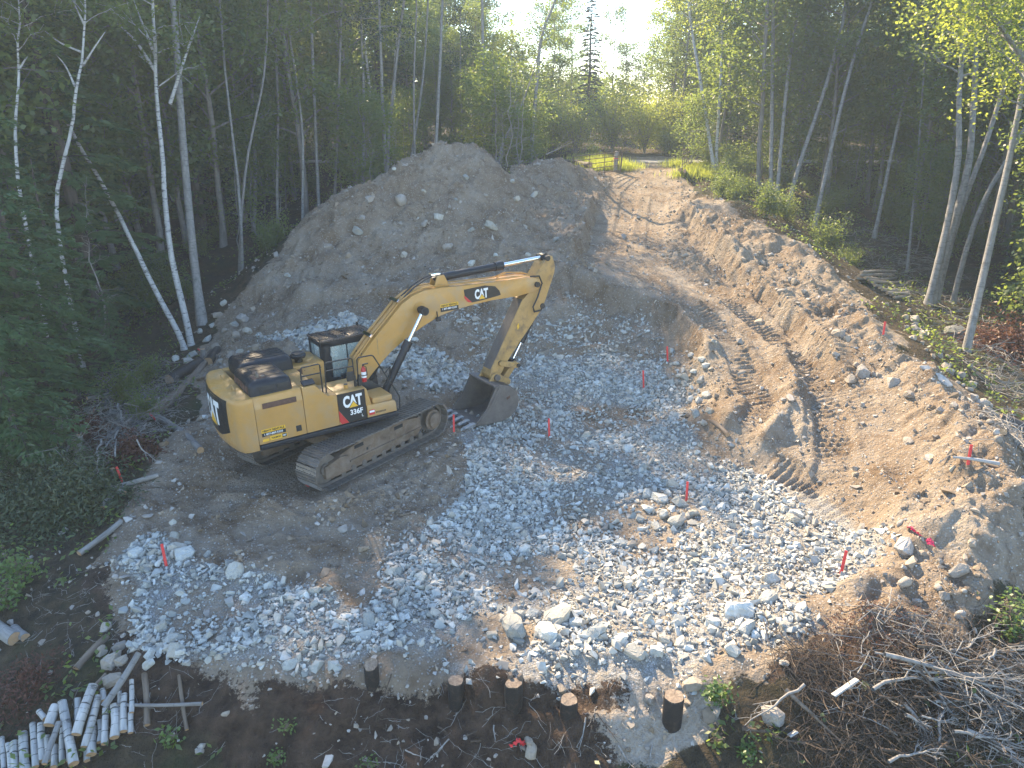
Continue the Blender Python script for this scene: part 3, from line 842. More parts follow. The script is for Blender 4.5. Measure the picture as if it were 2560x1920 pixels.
# louvre strip, door latch
g = G(); g.box((-2.57, -1.492, 2.285), (-1.72, -1.478, 2.425), 0.004)
vent = part(g, 'louvre_strip', M_RUST, d1)
g = G(); g.box((-1.82, -1.487, 1.49), (-1.68, -1.475, 1.65), 0.004); g.box((-1.80, -1.493, 1.56), (-1.76, -1.486, 1.60)); g.box((-1.74, -1.493, 1.56), (-1.70, -1.486, 1.60))
part(g, 'door_latch', M_BLKM, d1)
# rental and dealer stickers
g = G(); g.box((-2.68, -1.486, 1.665), (-2.085, -1.478, 1.755)); st = part(g, 'yellow_sticker', M_GOLD, d1)
lettering('HEAVY RENTALS', 0.058, M_DECAL, d1, on_side(-2.655, -1.488, 1.683), 0.03, 0.54)
g = G(); g.box((-2.68, -1.486, 1.565), (-2.085, -1.478, 1.660)); part(g, 'black_sticker', M_DECAL, d1)
lettering('1 877-887-5335', 0.050, M_WHITE, d1, on_side(-2.62, -1.488, 1.595), 0.02, 0.46)
g = G(); g.box((-2.61, -1.488, 1.572), (-2.16, -1.486, 1.582)); part(g, 'small_print', M_YEL_OLD, d1)
g = G(); g.box((-2.49, -1.486, 1.435), (-2.06, -1.478, 1.545)); part(g, 'dealer_sticker', M_GOLD, d1)
lettering('TOROMONT', 0.05, M_DECAL, d1, on_side(-2.46, -1.488, 1.465), 0.02, 0.24)
g = G(); g.box((-2.19, -1.489, 1.445), (-2.075, -1.486, 1.535)); part(g, 'dealer_badge', M_DECAL, d1)
lettering('CAT', 0.045, M_WHITE, d1, on_side(-2.18, -1.492, 1.47), 0.03, 0.095)
g = G(); g.box((-2.68, -1.484, 1.435), (-2.52, -1.479, 1.50)); part(g, 'warning_sticker', M_GOLD, d1)

def logo(parent, M, h, width):
    """three white capitals with a gold triangle over the foot of the A"""
    lettering('CAT', h, M_WHITE, parent, M, 0.045, width, 0.002)
    tri = np.array([[0.27, -0.05, 0.0], [0.78, -0.05, 0.0], [0.525, 0.46, 0.0]]) * [width, h, 1]
    for s, mt, dz, nm in ((1.12, M_DECAL, 0.0032, 'logo_outline'), (0.92, M_GOLD, 0.005, 'logo_triangle')):
        c = tri.mean(0); t = (tri - c) * s + c
        me_ = np_mesh(nm, np.r_[t + [0, 0, dz], t + [0, 0, -0.002]], [[0, 1, 2], [3, 5, 4]], mt)
        me_.transform(M); obj(nm, me_, parent)
# black model plate on the tank panel
g = G(); g.prism([(-0.668, 1.78), (-0.668, 2.212), (0.088, 2.212), (0.088, 1.385), (-0.42, 1.385)], -1.488, -1.474)
plate = part(g, 'model_plate', M_DECAL, d3)
g = G(); g.prism([(-0.668, 1.77), (-0.43, 1.385), (-0.62, 1.385), (-0.668, 1.47)], -1.489, -1.474); part(g, 'red_stripe', M_RED, d3)
logo(d3, on_side(-0.53, -1.491, 1.80), 0.33, 0.53)
lettering('336F', 0.15, M_WHITE, d3, on_side(-0.36, -1.491, 1.575), 0.03, 0.35)
lettering('L', 0.075, M_WHITE, d3, on_side(-0.05, -1.491, 1.465), 0.0, 0.045)

# --- front storage box ahead of the tank
g = G()
g.prism([(0.115, 1.375), (0.115, 1.72), (0.20, 1.72), (0.90, 1.70), (0.955, 1.62), (0.965, 1.375)], -1.478, -0.62, 0.02, 2)
sb = part(g, 'front_box', M_YEL)
g = G(); g.box((0.30, -1.44, 1.70), (0.88, -0.70, 1.865), 0.05, 3); part(g, 'box_lid', M_YEL, sb)
g = G(); g.prism([(0.10, 1.70), (0.10, 2.21), (0.16, 2.19), (0.26, 1.72)], -1.46, -0.75, 0.015); part(g, 'box_gusset', M_YEL, sb)
g = G(); g.box((0.16, -1.486, 1.44), (0.32, -1.476, 1.58)); part(g, 'red_sticker', M_RED, sb)
g = G(); g.box((0.17, -1.489, 1.505), (0.31, -1.485, 1.56)); part(g, 'white_sticker', M_WHITE, sb)
g = G()
for i in range(8): g.box((0.36 + i * 0.037, -1.484, 1.455), (0.38 + i * 0.037, -1.477, 1.50))
part(g, 'serial_letters', M_DECAL, sb)

# --- decks
g = G(); g.box((-0.66, -1.24, 2.10), (0.10, -0.42, 2.222), 0.012); part(g, 'tank_deck', M_YEL)
g = G()
g.box((-1.76, -1.25, 2.42), (-1.16, 0.20, 2.595), 0.012)
dk = part(g, 'step_deck', M_YEL)
g = G()
for i in range(12): g.box((-1.70 + i * 0.042, -1.20, 2.595), (-1.685 + i * 0.042, -0.10, 2.603))
part(g, 'deck_tread', M_YEL_OLD, dk)
g = G(); g.box((-1.16, -1.25, 1.95), (-0.66, -0.42, 2.20), 0.01); part(g, 'inner_step', M_YEL_OLD)
g = G(); g.box((-0.72, -0.42, 1.38), (0.20, 0.40, 1.86), 0.01); g.box((-1.18, -0.42, 1.38), (-0.70, 0.30, 2.10), 0.01); part(g, 'centre_bay', M_YEL_OLD)
g = G(); g.box((-1.18, 0.24, 1.40), (-0.32, 1.40, 2.62), 0.03, 2); rear_body = part(g, 'air_filter_housing', M_YEL)
g = G(); g.box((-1.12, 0.232, 2.32), (-0.95, 0.242, 2.53), 0.004); part(g, 'side_vent', M_RUST, rear_body)
g = G()
for x in (-0.88, -0.62, -0.42):
    g.cyl((x, 0.244, 2.46), (x, 0.234, 2.46), 0.012, n=8)
part(g, 'bolt_heads', M_BLKM, rear_body)
g = G(); g.lathe([(0.11, 0), (0.11, 0.10), (0.19, 0.13), (0.215, 0.17), (0.215, 0.215), (0.17, 0.235), (0.165, 0.265), (0.10, 0.275)], (-0.90, 0.62, 2.615), 28); part(g, 'air_precleaner', M_BLKM)
g = G(); g.prism([(-0.70, 0.50), (-0.52, 0.62), (-0.62, 0.42), (-0.78, 0.30), (-0.82, 0.40)], 2.70, 2.715, axis='z', M=Matrix.Rotation(0.05, 4, 'X')); part(g, 'precleaner_bracket', M_YEL)
g = G(); g.lathe([(0.055, 0), (0.055, 0.075), (0.062, 0.08), (0.062, 0.10), (0.03, 0.11)], (-0.29, -1.17, 2.222), 18); cap_ = part(g, 'fuel_cap', M_YEL)
g = G(); g.cyl((-0.29, -1.17, 2.315), (-0.29, -1.17, 2.34), 0.05, n=16); part(g, 'cap_collar', M_BLKM, cap_)

# --- counterweight: a swept block with rounded corners
g = G()
arc = [(-2.775, -1.485), (-3.02, -1.478), (-3.16, -1.42), (-3.25, -1.28), (-3.37, -0.80), (-3.43, -0.30), (-3.44, 0.0), (-3.43, 0.30), (-3.37, 0.80), (-3.25, 1.28), (-3.16, 1.42), (-3.02, 1.478), (-2.775, 1.485)]
lev = [(1.22, 0.86), (1.26, 0.90), (1.40, 0.955), (1.60, 0.985), (1.95, 1.0), (2.30, 0.99), (2.48, 0.965), (2.565, 0.92), (2.60, 0.85)]
rings = []
for z, k in lev:
    rings.append([g.bm.verts.new((-2.775 + (x + 2.775) * k, y * (1 - (1 - k) * 0.16), z)) for x, y in arc])
for a, b in zip(rings, rings[1:]):
    for i in range(len(arc) - 1): g.bm.faces.new((a[i], a[i + 1], b[i + 1], b[i]))
g.bm.faces.new(rings[0][::-1]); g.bm.faces.new(rings[-1])
for i in (0,):
    g.bm.faces.new([r[0] for r in rings][::-1] + [r[-1] for r in rings])
cw = part(g, 'counterweight', M_YEL, angle=40)
g = G(); g.box((-3.05, -1.2, 1.10), (-2.75, 1.2, 1.22), 0.02); part(g, 'counterweight_base', M_BLKM, cw)
# curved black rear plate with lettering
def cw_surf(y, z, off=0.006):
    """outward point of the counterweight skin at (y,z)"""
    ys = [p[1] for p in arc]; xs = [p[0] for p in arc]
    k = np.interp(z, [l[0] for l in lev], [l[1] for l in lev])
    yy = y / (1 - (1 - k) * 0.16)
    x = np.interp(yy, ys, xs)
    return Vector((-2.775 + (x + 2.775) * k - off, y, z))
def wrap(me_, y0, z0, off):
    """lay lettering drawn in (x right, y up) on the rear face; seen from behind the text runs towards -y"""
    for v in me_.vertices:
        q = cw_surf(y0 - v.co.x, z0 + v.co.y, off + v.co.z)
        v.co = q
    me_.update()
NY, NZ = 34, 12
pts = []
for j in range(NZ + 1):
    for i in range(NY + 1):
        y = 1.02 - 2.04 * i / NY
        cut = 0.18 * max(0, (abs(y) - 0.45) / 0.57)
        z = 1.48 + cut * 1.2 + (2.53 - 1.48 - cut * 1.2) * j / NZ
        pts.append(cw_surf(y, z, 0.005))
fc = [[j * (NY + 1) + i, j * (NY + 1) + i + 1, (j + 1) * (NY + 1) + i + 1, (j + 1) * (NY + 1) + i] for j in range(NZ) for i in range(NY)]
rp = obj('rear_plate', np_mesh('rear_plate', pts, fc, M_DECAL, True), cw)
me_, w_ = text_mesh('CAT', 0.66, 0.045, 1.0, 0.002)
me_.transform(Matrix.Scale(1.15 / w_, 4, (1, 0, 0)))
bm_ = bmesh.new(); bm_.from_mesh(me_)
bmesh.ops.triangulate(bm_, faces=bm_.faces)
bmesh.ops.subdivide_edges(bm_, edges=[e for e in bm_.edges if e.calc_length() > 0.15], cuts=3, use_grid_fill=True)
bm_.to_mesh(me_); bm_.free()
me_.materials.clear(); me_.materials.append(M_WHITE)
wrap(me_, 0.58, 1.72, 0.012); obj('lettering', me_, cw)
n_ = 12
tv, tfc = [], []
for j in range(n_ + 1):
    for i in range(n_ + 1):
        f = j / n_
        yy_ = 0.58 - (0.27 * 1.15 + (0.51 * 1.15) * (0.5 + (i / n_ - 0.5) * (1 - f)))
        tv.append(cw_surf(yy_, 1.69 + 0.31 * f, 0.020))
tfc = [[j * (n_ + 1) + i, j * (n_ + 1) + i + 1, (j + 1) * (n_ + 1) + i + 1, (j + 1) * (n_ + 1) + i] for j in range(n_) for i in range(n_)]
obj('logo_triangle', np_mesh('logo_triangle', tv, tfc, M_GOLD, True), cw)
for y in (-0.52, 0.56):                                            # lifting eyes
    g = G()
    ring = [(0.075 * math.cos(t), 0.075 * math.sin(t)) for t in np.linspace(0, math.pi, 9)]
    outer = [(-0.085, -0.02)] + [(-p[0], p[1] + 0.04) for p in ring] + [(0.085, -0.02)]
    inn = [(0.04, 0.0)] + [(0.038 * math.cos(t), 0.04 + 0.038 * math.sin(t)) for t in np.linspace(0, math.pi, 7)] + [(-0.04, 0.0)]
    g.prism(outer + inn, -3.0, -2.97, axis='x', M=Matrix.Translation((0, y, 2.60)))
    part(g, 'lifting_eye', M_YEL_OLD, cw)

# --- engine covers: two black vented hoods
def hood(x0, x1, y0, y1, z1, name):
    g = G()
    lv = [(2.585, 0.0), (2.80, 0.012), (2.88, 0.035), (2.935, 0.085), (2.955, 0.16)]
    rr = []
    for z, ins in lv:
        z = 2.585 + (z - 2.585) * (z1 - 2.585) / 0.37
        c = 0.10
        xa, xb, ya, yb = x0 + ins, x1 - ins, y0 + ins, y1 - ins
        ring = []
        for (cx_, cy_, a0) in ((xb - c, yb - c, 0), (xa + c, yb - c, 90), (xa + c, ya + c, 180), (xb - c, ya + c, 270)):
            for t in (0, 30, 60, 90):
                a = math.radians(a0 + t); ring.append(g.bm.verts.new((cx_ + c * math.cos(a), cy_ + c * math.sin(a), z)))
        rr.append(ring)
    for a, b in zip(rr, rr[1:]):
        for i in range(len(a)): g.bm.faces.new((a[i], a[(i + 1) % len(a)], b[(i + 1) % len(a)], b[i]))
    g.bm.faces.new(rr[-1]); g.bm.faces.new(rr[0][::-1])
    h = part(g, name, M_BLK, angle=50)
    g = G()
    w = (y1 - y0)
    for k in (0.22, 0.40, 0.58, 0.76):
        y = y0 + w * k
        g.box((x0 + 0.14, y - 0.02, z1 - 0.02), (x1 - 0.14, y + 0.02, z1 + 0.012), 0.008)
    part(g, 'hood_rib', M_BLK, h)
    g = G()
    for k in (0.30, 0.5, 0.7):
        y = y0 + w * k; x = x0 + 0.30
        g.tube([(x, y - 0.03, z1), (x, y - 0.03, z1 + 0.05), (x, y + 0.03, z1 + 0.05), (x, y + 0.03, z1)], 0.006, 5)
    part(g, 'hood_handle', M_BLKM, h)
    return h
h1 = hood(-2.79, -1.72, -1.36, 0.16, 2.97, 'engine_hood')
h2 = hood(-2.62, -1.16, 0.20, 1.36, 2.98, 'cooling_hood')
g = G(); g.box((-2.55, -1.366, 2.66), (-2.15, -1.352, 2.82), 0.004); g.box((-2.11, -1.366, 2.66), (-1.83, -1.352, 2.82), 0.004); part(g, 'hood_grille', M_BLKM, h1)
g = G()
for y0_ in np.linspace(-1.1, -0.1, 5): g.box((-2.796, y0_ - 0.08, 2.66), (-2.784, y0_ + 0.08, 2.82), 0.003)
part(g, 'rear_vent', M_RUST, h1)
g = G(); g.prism([(-2.52, 2.96), (-2.44, 2.96), (-2.47, 3.12)], -1.12, -0.98, 0.008); g.cyl((-2.36, -1.05, 2.95), (-2.36, -1.05, 3.0), 0.06, n=14); part(g, 'exhaust_stack', M_TRACK, h1)
g = G(); g.box((-2.62, -1.16, 2.974), (-2.30, -0.88, 2.984), 0.003); part(g, 'heat_shield', M_RUST, h1)

# --- cab on the left
cx0, cx1, cy0, cy1, cz0, cz1 = -0.30, 1.30, 0.47, 1.42, 1.40, 3.06
g = G()
def post(a, b, w=0.09): g.box((a[0] - w / 2, a[1] - w / 2, a[2]), (b[0] + w / 2, b[1] + w / 2, b[2]), 0.015)
for x, y in ((cx0 + 0.06, cy0 + 0.06), (cx0 + 0.06, cy1 - 0.06), (cx1 - 0.05, cy0 + 0.05), (cx1 - 0.05, cy1 - 0.05), (0.62, cy1 - 0.05)):
    post((x, y, cz0), (x, y, cz1), 0.12 if x < 0 else 0.08)
g.box((cx0, cy0, cz0), (cx1, cy1, cz0 + 0.10), 0.02)
g.prism([(cx0, cz0), (cx0, cz1), (0.02, cz1), (-0.04, 2.7), (-0.06, 2.0), (0.02, cz0)], cy0, cy0 + 0.05, 0.01)
g.prism([(cx0, cz0), (cx0, 2.30), (0.70, 2.05), (cx1, 1.95), (cx1, cz0)], cy1 - 0.05, cy1, 0.01)
g.prism([(cx0 + 0.05, cz0), (cx0 + 0.05, 2.05), (cx1, 1.78), (cx1, cz0)], cy0 + 0.002, cy0 + 0.045, 0.01)
g.box((cx0, cy0, 2.90), (cx1, cy0 + 0.06, cz1), 0.015); g.box((cx0, cy1 - 0.06, 2.90), (cx1, cy1, cz1), 0.015)
g.box((cx0, cy0, 2.93), (cx0 + 0.06, cy1, cz1), 0.015); g.box((cx0, cy0, cz0), (cx0 + 0.05, cy1, 2.52), 0.015); g.box((cx1 - 0.06, cy0, 2.94), (cx1, cy1, cz1), 0.015)
cabf = part(g, 'cab_frame', M_BLK)
g = G(); g.box((cx0 - 0.03, cy0 - 0.03, cz1), (cx1 + 0.03, cy1 + 0.03, cz1 + 0.055), 0.025, 3); roof = part(g, 'cab_roof', M_ROOF)
g = G()
for x in (-0.02, 0.24, 0.50): g.box((x, cy0 + 0.04, cz1 + 0.05), (x + 0.05, cy1 - 0.04, cz1 + 0.066), 0.006)
g.box((0.60, cy0 + 0.06, cz1 + 0.05), (1.22, cy1 - 0.06, cz1 + 0.07), 0.01)
part(g, 'roof_panel', M_ROOF, roof)
g = G(); g.box((0.54, cy0 + 0.30, cz1 + 0.05), (0.60, cy0 + 0.36, cz1 + 0.09), 0.008); g.box((0.54, cy1 - 0.36, cz1 + 0.05), (0.60, cy1 - 0.30, cz1 + 0.09), 0.008); part(g, 'roof_hatch_hinge', M_BLKM, roof)
g = G(); g.tube([(cx0 + 0.02, cy0 + 0.02, cz1 + 0.05), (cx0 + 0.02, cy0 + 0.02, cz1 + 0.11)], 0.02, 8); g.box((cx0 - 0.04, cy0 - 0.03, cz1 + 0.09), (cx0 + 0.08, cy0 + 0.05, cz1 + 0.12), 0.008); g.cyl((1.22, cy1 + 0.02, cz1 + 0.05), (1.22, cy1 + 0.02, cz1 + 0.15), 0.035, n=10); part(g, 'work_light', M_BLKM, roof)
for nm, a, b in (('rear_window', (cx0 + 0.02, cy0 + 0.11, 2.52), (cx0 + 0.028, cy1 - 0.11, 2.94)), ('right_window', (0.0, cy0 + 0.014, 1.98), (cx1 - 0.08, cy0 + 0.022, 2.92)),
                 ('left_window', (0.0, cy1 - 0.022, 2.02), (cx1 - 0.08, cy1 - 0.014, 2.92)), ('front_window', (cx1 - 0.03, cy0 + 0.08, 1.6), (cx1 - 0.022, cy1 - 0.08, 2.95))):
    g = G(); g.box(a, b); part(g, nm, M_GLASS, cabf)
g = G(); g.box((0.455, cy0 + 0.004, 1.95), (0.485, cy0 + 0.034, 2.92)); part(g, 'window_bar', M_BLKM, cabf)
g = G(); g.box((0.10, 0.72, 1.60), (0.62, 1.20, 1.86), 0.06, 3); g.prism([(0.06, 1.82), (0.20, 1.82), (0.12, 2.52), (0.0, 2.52)], 0.74, 1.18, 0.04); g.box((-0.02, 0.82, 2.52), (0.09, 1.10, 2.72), 0.04); part(g, 'operator_seat', M_SEAT, cabf)
g = G(); g.box((0.30, 0.55, 1.5), (0.72, 0.70, 2.0), 0.03); g.cyl((0.62, 0.62, 2.0), (0.64, 0.62, 2.18), 0.02, n=8); g.box((0.95, 0.50, 1.5), (1.15, 0.58, 2.35), 0.02); part(g, 'control_console', M_BLKM, cabf)

# --- handrails, mirrors, extinguisher
def rail(paths, name, r=0.019):
    g = G()
    for p in paths: g.tube(p, r, 8)
    return part(g, name, M_BLKM)
yr = -1.17
rail([[(-1.44, yr, 2.60), (-1.43, yr, 2.98), (-1.40, yr, 3.02), (-0.96, yr, 3.03), (-0.92, yr, 3.00), (-0.92, yr, 2.22)], [(-1.43, yr, 2.79), (-0.92, yr, 2.79)]], 'rear_handrail')
rail([[(-0.83, yr, 2.22), (-0.79, yr, 2.98), (-0.75, yr, 3.02), (-0.08, yr, 3.01), (-0.04, yr, 2.97), (-0.03, yr, 2.60), (-0.04, yr, 2.22)], [(-0.79, yr, 2.80), (-0.04, yr, 2.78)]], 'middle_handrail')
rail([[(0.04, yr, 2.22), (0.08, yr, 2.60), (0.09, yr, 2.94), (0.13, yr, 2.98), (0.50, yr, 2.97), (0.56, yr, 2.93), (0.80, yr, 2.45), (0.96, yr, 2.14), (1.19, yr, 1.68), (1.21, yr, 1.60), (1.19, yr, 1.28), (1.10, yr, 1.24)]], 'front_handrail')
g = G(); g.prism([(-0.05, 2.22), (0.02, 2.22), (0.0, 2.52), (-0.04, 2.52)], -1.20, -1.16, 0.006); g.prism([(0.04, 2.22), (0.14, 2.22), (0.12, 2.52), (0.07, 2.52)], -1.24, -1.18, 0.006); part(g, 'rail_bracket', M_BLKM)
g = G(); g.box((-0.26, -1.235, 2.40), (-0.05, -1.185, 2.66), 0.03, 3, Matrix.Translation((0, 0, 0))); part(g, 'side_mirror', M_BLKM)
g = G(); g.box((-0.16, -0.11, -0.02), (0.16, 0.11, 0.02), 0.018, 2, Matrix.Translation((-1.33, -1.32, 2.66)) @ Matrix.Rotation(0.35, 4, 'X')); g.tube([(-1.44, -1.17, 2.68), (-1.36, -1.28, 2.70)], 0.014, 6); part(g, 'rear_mirror', M_BLKM)
g = G(); g.lathe([(0.058, 0), (0.066, 0.02), (0.066, 0.32), (0.055, 0.37), (0.025, 0.40), (0.025, 0.43)], (0.21, -1.25, 2.32), 18); ext = part(g, 'fire_extinguisher', M_EXT)
g = G(); g.cyl((0.21, -1.25, 2.44), (0.21, -1.25, 2.60), 0.0675, n=18); part(g, 'extinguisher_label', M_WHITE, ext)
g = G(); g.cyl((0.21, -1.25, 2.75), (0.21, -1.25, 2.81), 0.03, 0.02, n=10); g.box((0.19, -1.30, 2.79), (0.34, -1.27, 2.83), 0.008); g.tube([(0.21, -1.25, 2.77), (0.28, -1.28, 2.72), (0.28, -1.30, 2.5)], 0.012, 6); g.box((0.14, -1.33, 2.50), (0.28, -1.185, 2.52)); part(g, 'extinguisher_valve', M_BLKM, ext)

# --- boom: profile in the (x,z) plane, boxed
BW = 0.32
up_ = [(0.36, 2.25), (0.46, 2.58), (1.00, 3.14), (1.60, 3.68), (1.89, 3.95), (2.25, 4.14), (2.64, 4.24), (3.2, 4.24), (3.79, 4.19), (5.00, 4.13), (5.69, 4.11), (6.10, 4.10), (6.42, 4.06), (6.62, 3.98), (6.70, 3.84)]
lo_ = [(6.62, 3.70), (6.42, 3.63), (5.84, 3.58), (4.90, 3.60), (4.29, 3.58), (3.6, 3.53), (3.08, 3.43), (2.50, 3.22), (1.94, 2.96), (1.43, 2.65), (0.95, 2.26), (0.60, 1.92), (0.40, 1.86), (0.28, 1.98)]
g = G(); g.prism(up_ + lo_, -BW, BW, 0.018, 2)
boom = part(g, 'boom', M_YEL, angle=30)
g = G(); g.cyl((6.50, -0.40, 3.84), (6.50, 0.40, 3.84), 0.085, n=18); part(g, 'boom_tip_pin', M_BLKM, boom)
g = G(); g.cyl((0.42, -0.45, 2.0), (0.42, 0.45, 2.0), 0.10, n=18); part(g, 'boom_foot_pin', M_BLKM, boom)
g = G(); g.cyl((2.44, -0.335, 3.73), (2.44, 0.335, 3.73), 0.21, n=28); part(g, 'pin_boss', M_YEL, boom)
g = G(); g.box((1.05, -0.322, 2.66), (1.08, 0.322, 3.16), 0.0); part(g, 'weld_seam', M_YEL_OLD, boom)
# black panel with logo, rental sticker
g = G(); g.prism([(3.90, 4.07), (3.92, 3.88), (4.16, 3.645), (4.50, 3.66), (5.02, 3.70), (5.17, 3.72), (5.12, 3.86), (4.98, 4.01), (4.62, 4.09)], -BW - 0.008, -BW + 0.006)
part(g, 'boom_decal', M_DECAL, boom)
g = G(); g.prism([(3.90, 3.90), (4.16, 3.645), (4.02, 3.68), (3.915, 3.80)], -BW - 0.010, -BW + 0.004); part(g, 'red_stripe', M_RED, boom)
logo(boom, on_side(4.26, -BW - 0.011, 3.715), 0.30, 0.46)
_tilt = Matrix.Rotation(math.radians(-0.5), 4, 'Z')
g = G(); g.prism([(3.10, 3.66), (3.10, 3.75), (3.69, 3.75), (3.69, 3.66)], -BW - 0.008, -BW + 0.004); part(g, 'yellow_sticker', M_GOLD, boom)
lettering('HEAVY RENTALS', 0.058, M_DECAL, boom, on_side(3.13, -BW - 0.010, 3.677), 0.03, 0.53)
g = G(); g.prism([(3.10, 3.53), (3.10, 3.655), (3.69, 3.655), (3.69, 3.53)], -BW - 0.008, -BW + 0.004); part(g, 'black_sticker', M_DECAL, boom)
lettering('1 877-887-5335', 0.055, M_WHITE, boom, on_side(3.16, -BW - 0.010, 3.58), 0.02, 0.47)
# boom light
g = G(); g.box((2.90, -0.44, 3.30), (3.04, -0.34, 3.42), 0.03, 3); g.tube([(2.97, -0.36, 3.40), (2.97, -0.34, 3.58)], 0.015, 6); part(g, 'boom_light', M_BLKM, boom)
# pressed grease marks on stick end come with the worn paint; hydraulic pipes along the back of the boom
def offs(pl, d):
    out = []
    for i, (x, z) in enumerate(pl):
        a = pl[max(i - 1, 0)]; b = pl[min(i + 1, len(pl) - 1)]
        tx, tz = b[0] - a[0], b[1] - a[1]; l = math.hypot(tx, tz)
        out.append((x - tz / l * d, z + tx / l * d))
    return out
for i, y in enumerate((-0.22, -0.13, -0.04, 0.10, 0.19)):
    g = G()
    pl = offs(up_[1:7], 0.055 + 0.012 * (i % 2))
    g.tube([(x, y, z) for x, z in pl] + [(2.95, y, 4.31)], 0.023, 8)
    part(g, 'hydraulic_pipe', M_YEL, boom)
for i, y in enumerate((-0.20, 0.20)):
    g = G(); pl = offs(up_[6:13], 0.05)
    g.tube([(2.9, y, 4.30)] + [(x, y, z) for x, z in pl[1:]], 0.02, 8)
    part(g, 'hydraulic_pipe', M_YEL, boom)
for x, z, a in ((0.96, 3.17, 44), (1.86, 4.0, 40)):
    g = G(); g.box((-0.05, -0.28, 0.02), (0.05, 0.24, 0.095), 0.01, 1, Matrix.Translation((x, 0, z)) @ Matrix.Rotation(-math.radians(a), 4, 'Y'))
    part(g, 'pipe_clamp', M_CHROME, boom)
for y, r_ in ((-0.16, 0.026), (0.02, 0.026)):
    g = G(); g.tube([(2.05, y, 4.10), (2.35, y - 0.05, 4.34), (2.70, y - 0.06, 4.52), (3.05, y * 0.5, 4.58), (3.30, y * 0.4, 4.55)], r_, 8); part(g, 'stick_hose', M_RUBBER, boom)
g = G(); g.box((2.98, -0.12, 4.50), (3.28, 0.10, 4.62), 0.02); part(g, 'hose_coupling', M_CHROME, boom)
g = G()
for y in (-0.05, 0.12, -0.2):
    g.tube([(0.70, y, 1.75), (0.85, y - 0.05, 2.05), (0.75, y - 0.05, 2.5), (0.60, y, 2.76)], 0.024, 8)
g.tube([(0.95, -0.55, 1.65), (1.20, -0.62, 2.05), (1.25, -0.62, 2.35), (1.05, -0.66, 2.20)], 0.022, 8)
part(g, 'foot_hose', M_RUBBER, boom)

# boom cylinders, one on each side
def ram(a, b, k, rb, rr, y, name, parent=EX, sleeve=True):
    """barrel from a to the fraction k, bright rod on to b"""
    a, b = Vector((a[0], y, a[1])), Vector((b[0], y, b[1])); m = a.lerp(b, k)
    g = G(); g.cyl(a, m, rb, n=24); d = (b - a).normalized()
    g.cyl(m - d * 0.26, m + d * 0.02, rb * 1.22, n=24); g.cyl(a - d * 0.05, a + d * 0.12, rb * 1.1, n=20)
    cyl_ = part(g, name, M_BLK, parent)
    g = G(); g.cyl(m - d * 0.05, b, rr, n=20); part(g, 'piston_rod', M_CHROME, cyl_)
    for q, kk in ((b, 1.15), (a, 1.05)):
        g = G(); g.cyl(q + Vector((0, -rb, 0)), q + Vector((0, rb, 0)), rb * kk, n=20); part(g, 'cylinder_eye', M_BLK, cyl_)
    return cyl_
for y in (-0.56, 0.56):
    ram((1.04, 1.62), (2.42, 3.74), 0.62, 0.105, 0.055, y, 'boom_cylinder')
g = G(); g.box((0.82, -0.70, 1.36), (1.14, 0.70, 1.62), 0.03); g.prism([(0.2, 1.36), (0.2, 2.05), (0.55, 2.12), (1.12, 1.66), (1.12, 1.36)], -0.46, -0.38, 0.01); g.prism([(0.2, 1.36), (0.2, 2.05), (0.55, 2.12), (1.12, 1.66), (1.12, 1.36)], 0.38, 0.46, 0.01); part(g, 'boom_foot_bracket', M_BLKM)
g = G(); g.cyl((2.42, -0.70, 3.74), (2.42, 0.70, 3.74), 0.075, n=20); g.cyl((2.42, -0.70, 3.74), (2.42, -0.66, 3.74), 0.12, n=20); part(g, 'cylinder_pin', M_BLKM, boom)

# stick: profile in (x,z)
SW = 0.24
st_p = [(7.06, 4.66), (7.18, 4.62), (7.28, 4.30), (7.24, 4.08), (6.86, 3.22), (6.70, 2.95), (5.60, 1.80), (5.30, 1.48), (5.06, 1.06), (4.92, 0.98), (4.78, 1.04), (4.72, 1.20), (4.78, 1.42), (6.02, 3.42), (6.30, 3.62), (6.55, 4.10), (6.80, 4.42)]
g = G(); g.prism(st_p, -SW, SW, 0.016, 2)
stick = part(g, 'stick', M_YEL_OLD, angle=30)
g = G(); g.prism([(4.76, 1.40), (4.79, 1.385), (6.04, 3.40), (6.01, 3.42)], -SW + 0.03, SW - 0.03); part(g, 'stick_wear_plate', M_BUCKET, stick)
for x, z in ((6.76, 3.10), (5.12, 1.54), (4.90, 1.14), (6.99, 4.58)):
    g = G(); g.cyl((x, -SW - 0.035, z), (x, SW + 0.035, z), 0.085, n=18); part(g, 'stick_pin', M_BLKM, stick)
g = G(); g.prism([(5.78, 2.62), (5.84, 2.70), (5.86, 2.57), (5.80, 2.49)], -SW - 0.006, -SW + 0.004); part(g, 'yellow_tag', M_GOLD, stick)
ram((3.26, 4.46), (6.99, 4.58), 0.585, 0.115, 0.062, 0.0, 'stick_cylinder')
g = G(); g.prism([(3.02, 4.22), (3.14, 4.56), (3.36, 4.56), (3.52, 4.22)], -0.18, -0.13, 0.01); g.prism([(3.02, 4.22), (3.14, 4.56), (3.36, 4.56), (3.52, 4.22)], 0.13, 0.18, 0.01); part(g, 'stick_cylinder_bracket', M_YEL, boom)
ram((6.80, 3.10), (5.70, 1.42), 0.66, 0.095, 0.050, 0.0, 'bucket_cylinder')
